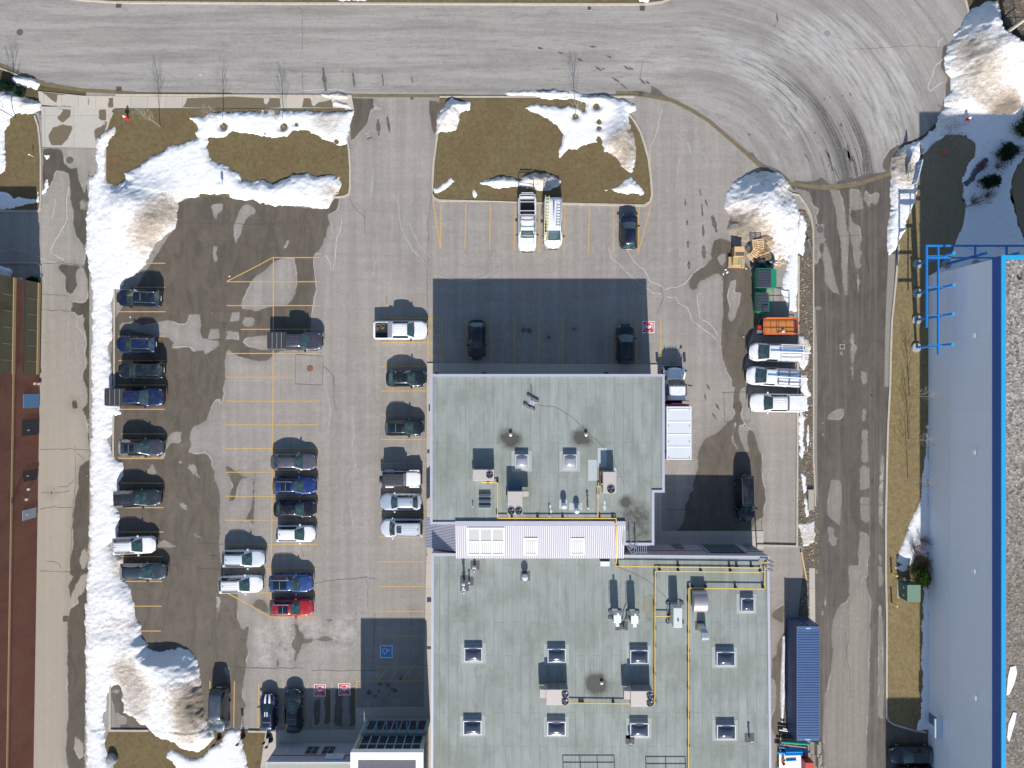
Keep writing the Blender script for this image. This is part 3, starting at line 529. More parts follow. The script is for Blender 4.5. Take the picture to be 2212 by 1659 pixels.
kerb(t(3,1,[(343,210),(340,560)]), .16, .16); kerb(t(3,1,[(340,575),(336,1100),(332,1500)])+t(3,2,[(330,300),(325,1432),(-10,1424)]), .2, .16)
kerb(t(3,1,[(1168,480),(1165,560),(1140,840),(1112,1120),(1102,1400),(1097,1659)])+t(3,2,[(1080,420),(1070,800),(1062,1200),(1062,1659)])+t(3,3,[(1070,400),(1068,1000),(1070,1230),(1085,1265),(1130,1295),(1300,1345),(1400,1360)]), .2, .14)
kerb(t(3,0,[(1520,1105),(1400,1215),(1330,1300)]), .2, .14)
kerb(t(0,1,[(955,850),(952,1300),(952,1659)])+t(0,2,[(945,120)]), .2, .15)
kerb(t(0,2,[(947,340),(944,520),(944,700)]), .2, .15)
kerb(t(0,3,[(918,835),(916,1345),(1235,1347)]), .2, .14); kerb(t(0,3,[(1660,1352),(1780,1352)]), .2, .14); kerb(t(0,3,[(2060,1352)])+[(600, 1580)], .2, .14)
kerb([(917, 1529), (770, 1530), (770, 1578), (600, 1579)], .15, .11, mat=M_conc)
kerb([(923, 1200), (919, 1400), (917, 1560)], .15, .11, mat=M_conc); kerb([(1442, 789), (924, 786), (924, 1130)], .15, .11, mat=M_conc)
strip("lane_gutter", t(3,1,[(470,1000),(485,1400),(484,1659)])+t(3,2,[(482,600),(488,1000),(492,1400),(495,1659)]), .32, .012, plain("gravel_grit", (.24, .22, .19), .9, var=.6, sc=8))
strip("lane_shoulder", t(3,1,[(1115,560),(1100,900),(1088,1200),(1082,1659)]), .75, .012, plain("gravel_grit", (.24, .22, .19), .9, var=.6, sc=8))
strip("lane_walk", t(3,3,[(452,0),(455,420),(452,560)]), .62, .062, M_conc)
# ================================================================== MARKINGS
mb = MB(); HL = lambda y, x0, x1, y1=None: ribbon(mb, [(x0, y), (x1, y if y1 is None else y1)], .1, .009)
for y, a, b in [(568.6,310,357.5),(620.7,256,357),(673.3,255,357.5),(726,256,357),(778.7,256,357),(831.7,253,356.5),(884,258,356),(937,262,355.5),(990.6,256,354),(1043.5,260,354),(1096.4,255,354),(1149,256,353.5),(1202.3,260,352),(1255.7,270,350),(1309.3,290,349.3),(1363,304,348)]: HL(y, a, b)
for y, a, b in [(556.4,590.5,691),(608.5,490,691.5),(660,490,691.5),(711.3,520,691.5),(763.4,490,691.5),(814.3,488,636),(866.2,488,690.5),(917.5,488,690),(968.5,488,690),(1020,488,689),(1072,487,688.5),(1123.5,486,688),(1175.5,485,687),(1227.8,485,686.5),(1280.3,560,685.5),(1332.6,583,685)]: HL(y, a, b)
ribbon(mb, [(590.7,556),(590,800),(588.5,1000),(586.5,1200),(584.5,1332)], .1, .0092); ribbon(mb, [(490,608),(545,580),(590,556)], .1, .0094); ribbon(mb, [(480,1275),(530,1302),(583,1332)], .1, .0094)
for y, a, b in [(688.4,824.5,954.5),(740,824.5,925),(792,824,922.5),(844.2,823,921),(896.3,823,921),(949,822.5,920.5),(1001,822,920),(1053.8,821,919),(1106.6,820,918),(1160,819.5,917),(1213,818.5,917),(1266.6,817.5,916.5),(1320,817,916),(1373.6,816.5,915),(1441,816,915),(1471.2,770.5,915)]: HL(y, a, b)
ribbon(mb, [(925,688.4),(924.5,792)], .1, .0092); ribbon(mb, [(954.5,688.4),(954.5,784)], .1, .0092)
for a, b in [((925,690),(954,706)),((925,713),(954,729)),((925,737),(954,753)),((925,761),(954,779))]: ribbon(mb, [a, b], .1, .0094)
ribbon(mb, [(770.5,1471),(770,1529)], .1, .0092); ribbon(mb, [(816,1441),(816,1471)], .1, .0092)
for x in (838, 864, 890, 914): ribbon(mb, [(x, 1441+(4 if x == 914 else 0)), (x-22 if x < 910 else x-18, 1471)], .1, .0094)
for x in (1006.8,1059.7,1111.6,1164,1216.4,1269.2,1322.4,1375.2,1427.3): ribbon(mb, [(x, 688), (x-.3, 785)], .1, .009)
for x, x2 in [(952.9,951.4),(1006.3,1004.3),(1059.4,1057.6),(1112.5,1110.9),(1166,1164),(1219.5,1217.6),(1273,1271),(1326.8,1324.2),(1380.4,1378)]:
    k = (x-952)/53; ribbon(mb, [(x, 438+k*1.3), (x2, 537+k*1.4)], .1, .009)
ribbon(mb, [(1405.7,445),(1377.8,548.5)], .1, .0094); ribbon(mb, [(935,428),(951,536)], .1, .0094)
for x, a in [(453.6,1471),(506.5,1471.8),(559.4,1473),(612.3,1473.5),(664.4,1474),(716.6,1474)]: ribbon(mb, [(x, a), (x-1.8, 1575)], .1, .009)
mb.build("parking_lines", M_yel)["kind"] = 'structure'
# cracks, saw cuts and dried salt lines
mb = MB(); C = lambda pts, w_=.05, j=.06, s_=.35: ribbon(mb, pts, w_, .0125, j, False, s_)
for q in [t(1,1,[(0,305),(100,308),(260,300),(400,290)]), t(0,1,[(1500,300),(1780,305),(2212,312)]), t(1,1,[(800,100),(820,150),(870,200),(925,250),(930,300),(928,385)]), t(1,1,[(925,200),(930,260)]), t(1,1,[(1485,70),(1460,200),(1450,300),(1450,480),(1445,640),(1440,800),(1445,960),(1450,1100)]), t(1,1,[(580,1490),(630,1530),(665,1590),(670,1659)]), t(1,2,[(665,0),(670,80),(665,200),(690,305)]), t(1,1,[(1100,905),(1105,970)]),
          t(1,3,[(500,130),(600,110),(700,95),(800,90),(930,75),(1010,90)]), t(1,3,[(930,75),(955,150),(945,320)]), t(1,3,[(360,400),(370,520),(360,640),(350,760),(340,825)]), t(1,3,[(0,828),(200,830),(420,832)]), t(0,3,[(1900,825),(2212,828)]), t(1,3,[(1010,380),(1000,560),(990,700),(990,850)]), t(1,3,[(480,850),(800,852),(1050,852)]),
          t(1,2,[(400,1450),(420,1520)]), t(2,1,[(1290,820),(1285,870),(1300,920),(1270,1000),(1250,1060)]), t(2,0,[(1130,500),(1110,600),(1115,720)]),
          t(3,1,[(750,600),(750,1100),(740,1659)]), t(3,2,[(742,0),(740,400),(745,900),(740,1300),(748,1410)]), t(3,1,[(500,1385),(660,1370),(740,1340),(765,1300)]), t(3,1,[(460,432),(660,412),(1060,392)]), t(3,3,[(760,200),(750,420),(765,520),(740,700),(770,900),(770,1080)]), t(3,3,[(730,530),(735,700),(725,820)]), t(3,2,[(750,1085),(1065,1095)]), t(3,0,[(740,410),(1000,398),(1300,378),(1540,395),(1600,370)]),
          t(1,0,[(370,55),(410,90),(405,420)]), t(1,0,[(410,600),(412,770)]),
          t(0,2,[(330,630),(600,628),(740,640)]), t(0,2,[(620,600),(625,760),(630,900),(615,1000),(600,1200),(590,1400),(585,1600)]), t(0,2,[(340,990),(480,990),(580,975)]), t(0,2,[(330,1130),(450,1108),(600,1115)]), t(0,2,[(700,850),(640,910)]), t(0,1,[(350,640),(500,630),(720,660)]), t(0,1,[(345,890),(560,905)]), t(0,1,[(345,1022),(760,1040)]), t(0,1,[(620,600),(625,720)]), t(0,2,[(330,1640),(730,1655)]), t(0,2,[(390,1560),(480,1570),(510,1620)]), t(0,2,[(620,880),(560,940),(480,940)]), t(0,2,[(640,660),(690,700),(710,780)]),
          t(2,2,[(1320,1130),(1700,1135),(2120,1130)]), t(0,1,[(1545,680),(1545,820)]), t(0,1,[(1845,900),(1845,1030)])]: C(q, .042)
for q in [t(1,1,[(350,1392),(582,1408),(572,1646),(347,1636),(350,1392)]), t(0,1,[(1748,1032),(1990,1034),(1984,1272),(1722,1268),(1748,1032)]), t(0,2,[(1640,1412),(1850,1418)]), t(0,2,[(1640,1412),(1634,1618),(1850,1630)]), t(2,2,[(1788,160),(2005,155)]), t(2,2,[(1802,160),(1806,400),(2020,398),(2022,180)]), t(0,0,[(330,985),(870,998)]), t(0,0,[(350,1225),(805,1228)]), t(0,0,[(330,872),(940,890)]), t(2,0,[(200,790),(240,790)]), t(2,2,[(2110,640),(2118,1640)])]: C(q, .05, .01, .8)
mb.build("pavement_cracks", M_crack)["kind"] = 'structure'
mb = MB(); C2 = lambda pts, w_=.07: ribbon(mb, pts, w_, .0135, .05, False, .25)
for q in [t(1,1,[(735,275),(725,350),(695,420),(685,500),(680,600),(660,690),(640,690),(645,640),(620,610),(600,560)]), t(1,1,[(650,290),(655,340),(668,385)]), t(2,1,[(845,505),(870,590),(940,650),(1050,760),(1170,850),(1220,885),(1285,890)]), t(2,1,[(1000,525),(1040,600),(1100,665),(1145,690),(1185,780),(1290,825),(1310,850),(1400,835),(1480,805),(1540,730)]), t(2,1,[(1330,912),(1400,920),(1430,970),(1495,1000),(1540,1110),(1640,1190),(1700,1230),(1745,1275)]), t(2,1,[(1620,880),(1575,900),(1590,1000),(1600,1090),(1680,1130),(1730,1200),(1750,1235)]), t(2,0,[(1290,900),(1265,1000),(1230,1140),(1190,1220),(1190,1360)]), t(3,0,[(1535,490),(1470,560),(1450,640),(1410,720),(1430,760),(1480,720),(1535,685)]), t(3,0,[(1540,315),(1500,340),(1500,390)]),
          t(0,1,[(460,100),(450,200),(430,270)]), t(0,1,[(575,0),(550,130),(555,280),(490,400),(440,480),(420,550),(470,575),(530,610)]), t(0,1,[(0,535),(100,515),(240,545),(330,590),(380,620),(470,630)]), t(0,1,[(690,1060),(640,1090),(640,1150),(700,1240),(720,1300),(700,1380),(715,1480),(660,1600)]), t(1,0,[(410,750),(520,745),(600,742),(680,740),(760,755)]), t(0,1,[(1440,1330),(1540,1325),(1600,1340)]), t(1,1,[(515,560),(560,555)]), t(1,1,[(500,600),(510,740),(530,850),(500,960),(485,1060)])]: C2(q, rnd.uniform(.05, .09))
mb.build("salt_stains", M_salt)["kind"] = 'structure'
mt = N("tyre_mark"); M_tm = mt.out(mt.mix(mt.ramp(mt.noise(3.5, None, 6, .8), (.48, 0), (.64, 1)), (.095, .088, .08), (.20, .187, .172)), .85)
mb = MB()
for gr in TM:
    for pl, ww in gr:
        (ax, ay), (bx_, by_) = pl; q = [(ax+(bx_-ax)*k/6, ay+(by_-ay)*k/6) for k in range(7)]; ribbon(mb, q, ww*1.15/3.84/19.7*1.25, .0145, .02, True)
for pl, ww in TARC: ribbon(mb, pl, ww, .0142, .01, True)
mb.build("tyre_marks", M_tm)["kind"] = 'structure'
mt = N("polished_track"); M_pt = mt.out(mt.mix(mt.ramp(mt.noise(2.2, None, 6, .8), (.42, 0), (.56, 1)), (.37, .35, .325), (.30, .28, .26)), .85)
mb = MB()
for pl, ww in [(t(1,1,[(1210,250),(1225,330),(1260,420),(1330,530),(1430,640)]),.28),(t(1,1,[(1290,300),(1330,390),(1380,480),(1470,590)]),.22),(t(1,1,[(1530,735),(1650,772),(1800,778),(1920,750),(2020,690)]),.25),(t(1,1,[(1200,60),(1205,160),(1212,250)]),.2),(t(1,1,[(1040,560),(1010,640),(990,760)]),.2),(t(1,2,[(820,350),(835,500),(820,620),(850,760),(780,900)]),.22),(t(1,2,[(800,1060),(820,1200),(840,1300)]),.22),(t(1,2,[(915,1030),(935,1200),(945,1400)]),.2),(t(1,2,[(600,100),(640,300),(620,500)]),.3),(t(1,0,[(1000,1400),(980,1550),(970,1659)]),.3),(t(2,0,[(1450,1250),(1420,1400),(1400,1600)]),.25),(t(2,0,[(1380,1100),(1500,1180),(1560,1350)]),.22)]:
    q = []
    for (ax, ay), (bx_, by_) in zip(pl[:-1], pl[1:]): q += [(ax+(bx_-ax)*k/4, ay+(by_-ay)*k/4) for k in range(4)]
    ribbon(mb, q+[pl[-1]], ww, .0128, .015, True)
mb.build("polished_tracks", M_pt)["kind"] = 'structure'
# stencilled squares on the stalls
M_red = plain("stencil_red", (.55, .045, .06), .8, var=.25, sc=6); M_blue = plain("stencil_blue", (.06, .27, .55), .8, var=.3, sc=6); M_wht = plain("stencil_white", (.72, .70, .68), .8, var=.15, sc=6)
def ring(mb, cx, cy, r, w_, z, a0=0, a1=360, n=28):
    L = [(cx+rr*math.cos(R(a0+(a1-a0)*i/n)), cy+rr*math.sin(R(a0+(a1-a0)*i/n)), z) for i in range(n+1) for rr in (r-w_/2, r+w_/2)]
    mb.add(L, [(2*i, 2*i+1, 2*i+3, 2*i+2) for i in range(n)])
def disc(mb, cx, cy, r, z, ry=None, n=18): mb.add([(cx+r*math.cos(6.2832*i/n), cy+(ry or r)*math.sin(6.2832*i/n), z) for i in range(n)], [tuple(range(n))])
def stencil(cx, cy, col, kind, rot, label, hs=.66):
    c = P(cx, cy); rt = thing("stall_marking", label, "marking", (c.x, c.y, .0), .001+rot); rt["kind"] = 'structure'
    m1 = MB().box(-hs, hs, -hs, hs, .010, .0112); m1.build("border", M_wht, rt, rel=False)
    m2 = MB().box(-hs*.87, hs*.87, -hs*.87, hs*.87, .0112, .0124); m2.build("panel", col, rt, rel=False)
    m = MB()
    if kind == 'ev':
        ring(m, 0, 0, .46, .055, .0128, -25, 300); disc(m, .30, .40, .13, .0132, .09); m.quad((.36, .30, .0131), (.50, .22, .0131), (.52, .27, .0131), (.42, .40, .0131))
        car = [(-.34, .06), (-.30, .14), (.30, .14), (.36, .05), (.33, -.03), (.20, -.08), (.10, -.17), (-.10, -.19), (-.20, -.10), (-.32, -.04)]
        mm = MB(); mm.prism(car, .0124, .0134); m.add(mm.v, mm.f); disc(m, -.2, .15, .08, .0142); disc(m, .2, .15, .08, .0142)
    else:
        ring(m, -.12, .10, .27, .07, .0128, -10, 250); disc(m, .33, .16, .09, .0132); m.quad((.0, .10, .0130), (.30, .12, .0130), (.30, .19, .0130), (.0, .18, .0130)); m.quad((.0, .18, .0131), (.06, .18, .0131), (.02, -.12, .0131), (-.05, -.12, .0131))
        m.quad((.02, -.06, .0133), (.0, -.14, .0133), (-.22, -.28, .0133), (-.26, -.22, .0133)); m.quad((-.22, -.20, .0132), (-.16, -.22, .0132), (-.10, -.38, .0132), (-.18, -.38, .0132))
    m.build("symbol", M_wht, rt, rel=False)
stencil(1400.8, 706.5, M_red, 'ev', 0, "red square with a white charging car symbol, painted at the edge of the big building shadow")
stencil(690.9, 1491.3, M_red, 'ev', -.02, "red charging car symbol painted on the stall nearest the black car")
stencil(743.9, 1489, M_red, 'ev', .04, "red charging car symbol painted beside the blue wheelchair corner, half in shade")
stencil(834.5, 1407.7, M_blue, 'wc', 0, "faded blue square with a white wheelchair symbol painted in the shaded stall", .69)
# drains, manholes
M_mhg = plain("dusty_iron", (.27, .26, .245), .8, .1, var=.2, sc=9)
def manhole(x, y, r, mat, label, ringm=None):
    c = P(x, y); rt = thing("manhole_cover", label, "manhole cover", (c.x, c.y, .012)); m = MB().lathe((0, 0, 0), [(r, 0), (r, .014), (r*.86, .016), (r*.84, .012)], 24); m.build("rim", mat, rt, rel=False)
    m = MB().lathe((0, 0, .013), [(r*.84, 0), (r*.80, .006), (r*.1, .007)], 24)
    for k in range(6): a = k*math.pi/3; m.box(-.02, .02, r*.3, r*.7, .006, .011, Matrix.Rotation(a, 4, 'Z'))
    m.build("lid", mat, rt, rel=False)
    return rt
manhole(43, 70, .36, M_irong, "round iron manhole cover in the road at the far left"); manhole(151, 346.5, .38, M_irong, "round grey manhole cover in the side driveway")
manhole(669.7, 796, .34, M_iron, "rusty round manhole cover in a square patch of the car park"); manhole(1787, 73, .34, M_mhg, "round manhole cover in the upper turning circle"); manhole(1688.5, 134, .34, M_mhg, "round manhole cover in the middle of the turning circle, ringed by salt")
manhole(1771.5, 496.5, .36, M_irong, "round iron manhole cover at the north end of the service lane"); manhole(1764, 487, .12, M_irong, "very small valve cover beside the lane manhole")
manhole(433, 161.5, .17, M_kerb, "small pale valve lid in the road by the second street tree")
x_ = manhole(250, 344, .36, M_iron, "orange brown round cover set in the brown lawn"); x_.location.z = .1
def grate(x, y, a, b, mat, label, z=.012, two=False):
    c = P(x, y); rt = thing("storm_drain", label, "storm drain", (c.x, c.y, z))
    m = MB(); m.box(-a, a, -b, -b+.06, 0, .02); m.box(-a, a, b-.06, b, 0, .02); m.box(-a, -a+.06, -b+.06, b-.06, 0, .02); m.box(a-.06, a, -b+.06, b-.06, 0, .02)
    if two: m.box(-.03, .03, -b+.06, b-.06, 0, .019)
    m.build("frame", mat, rt, rel=False)
    m = MB()
    for k in range(7): xx = -a+.06+(2*a-.12)*(k+.5)/7; m.box(xx-.02, xx+.02, -b+.06, b-.06, .002, .012)
    m.build("grate", M_irong, rt, rel=False); MB().box(-a+.06, a-.06, -b+.06, b-.06, -.03, .001).build("pit", plain("pit_dark", (.03, .022, .015), .9), rt, rel=False)
for a in [(484.3,704.5,.28,.28,M_iron,"rusty square storm drain in the patched square west of the grey pickup"),(461.6,1205,.3,.24,M_irong,"double storm drain in the patched square between the white cars",.012,True),(1589,878,.31,.25,M_iron,"rusty double storm drain west of the white pickup",.012,True),(142,1337,.3,.3,M_iron,"square storm drain in the side driveway near its south end",.016),(257,193,.3,.27,M_iron,"brown storm drain in the south gutter of the road",.02),(256.5,12,.3,.26,M_iron,"brown storm drain by the north kerb, left",.02),(1384,203,.3,.27,M_irong,"grey storm drain in the gutter east of the long snowbank",.022),(1387.5,18,.28,.28,M_irong,"dark storm drain by the north kerb where it bends",.02),(1273,18,.28,.26,M_kerb,"pale concrete block drain in the north gutter",.02),(1819,749,.27,.27,M_kerb,"small square drain in the wet service lane",.014)]: grate(*a)
# ================================================================== SNOW
S1 = [(186,470)]+t(0,0,[(735,1659),(745,1500),(805,1390),(800,1150),(845,1115),(910,1070),(955,1060),(962,1100),(900,1180),(885,1250),(880,1500),(940,1548),(1020,1520),(1062,1500),(1040,1440),(1110,1410),(1170,1370),(1240,1310),(1300,1285),(1400,1230),(1550,1180),(1650,1150),(1620,1100),(1645,1060),(1600,1000),(1580,985),(1650,965),(1700,985),(1740,940),(2212,930)])+t(1,0,[(0,915),(560,930),(830,925),(805,1000),(790,1110),(775,1210),(720,1205),(640,1170),(560,1140),(440,1080),(340,1085),(240,1140),(120,1140),(0,1105)])+t(0,0,[(2212,1112),(2130,1110),(2030,1110),(1930,1085),(1890,1120),(1830,1140),(1720,1150),(1750,1180),(1710,1220),(1740,1280),(1760,1335),(1870,1380),(1930,1420),(1985,1450),(2010,1505),(2120,1522),(2180,1500)])+t(1,0,[(0,1520),(80,1495),(160,1530),(240,1500),(330,1460),(440,1445),(520,1475),(620,1460),(715,1470),(728,1540),(700,1610)])+t(1,1,[(700,20),(660,100),(620,180),(560,190),(420,165),(300,160),(200,155),(100,140),(0,125)])+t(0,1,[(2212,150),(2100,112),(1990,105),(1920,85),(1900,62),(1700,62),(1540,100),(1480,135),(1462,300),(1440,345),(1370,405),(1290,470),(1240,560),(1200,640),(1160,690),(1100,730),(1030,780),(995,850),(955,850),(925,960),(930,1100),(925,1250),(905,1290),(895,1380),(920,1480),(930,1659)])+t(0,2,[(935,80),(980,270),(998,340),(940,350),(925,430),(935,480),(895,540),(915,640),(960,708),(1022,740),(1015,850),(985,920),(1000,990),(950,1090),(992,1170),(970,1360),(900,1420),(940,1500),(1018,1540),(998,1640)])+t(0,3,[(1000,30),(1050,130),(1095,220),(1110,290),(1130,420),(1172,470),(1180,570),(1225,635),(1215,670),(1300,690),(1400,690),(1500,655),(1580,680),(1640,770),(1655,900),(1680,1100),(1705,1240),(1740,1350),(1780,1400),(1700,1490),(1640,1522),(1500,1490),(1440,1440),(1300,1395),(1230,1330),(1110,1240),(1030,1200),(1015,1100),(1010,1000),(985,955),(930,965),(905,1020),(880,1040),(882,1190),(850,1215),(870,1400),(895,1560),(960,1680),(718,1700),(715,1000),(710,400),(732,0)])+t(0,2,[(735,1640),(742,1300),(752,900),(760,400),(765,0)])+t(0,1,[(770,1200),(765,820),(735,660),(715,500),(720,300)])
S9 = t(3,0,[(1720,150),(1800,70),(1880,25),(1990,5),(2020,120),(2040,300),(2100,360),(2212,370),(2400,380),(2400,900),(2180,900),(2100,965),(1900,965),(1760,930),(1600,930),(1545,860),(1600,750),(1600,650),(1560,600),(1550,480),(1600,350),(1680,220)])
S9b = t(3,0,[(1480,1060),(1530,920),(1600,890),(2212,880),(2400,880),(2400,1250),(2212,1300),(2150,1380),(2110,1480),(2092,1600)])+t(3,1,[(2090,50),(2130,200),(2160,330),(2212,460),(2300,600),(1420,750),(1440,735),(1500,700),(1600,600),(1640,460),(1700,330),(1730,150),(1705,60)])+t(3,0,[(1715,1600),(1690,1500),(1740,1380),(1810,1290),(1795,1200),(1740,1120),(1560,1120),(1500,1165),(1380,1270),(1345,1180)])
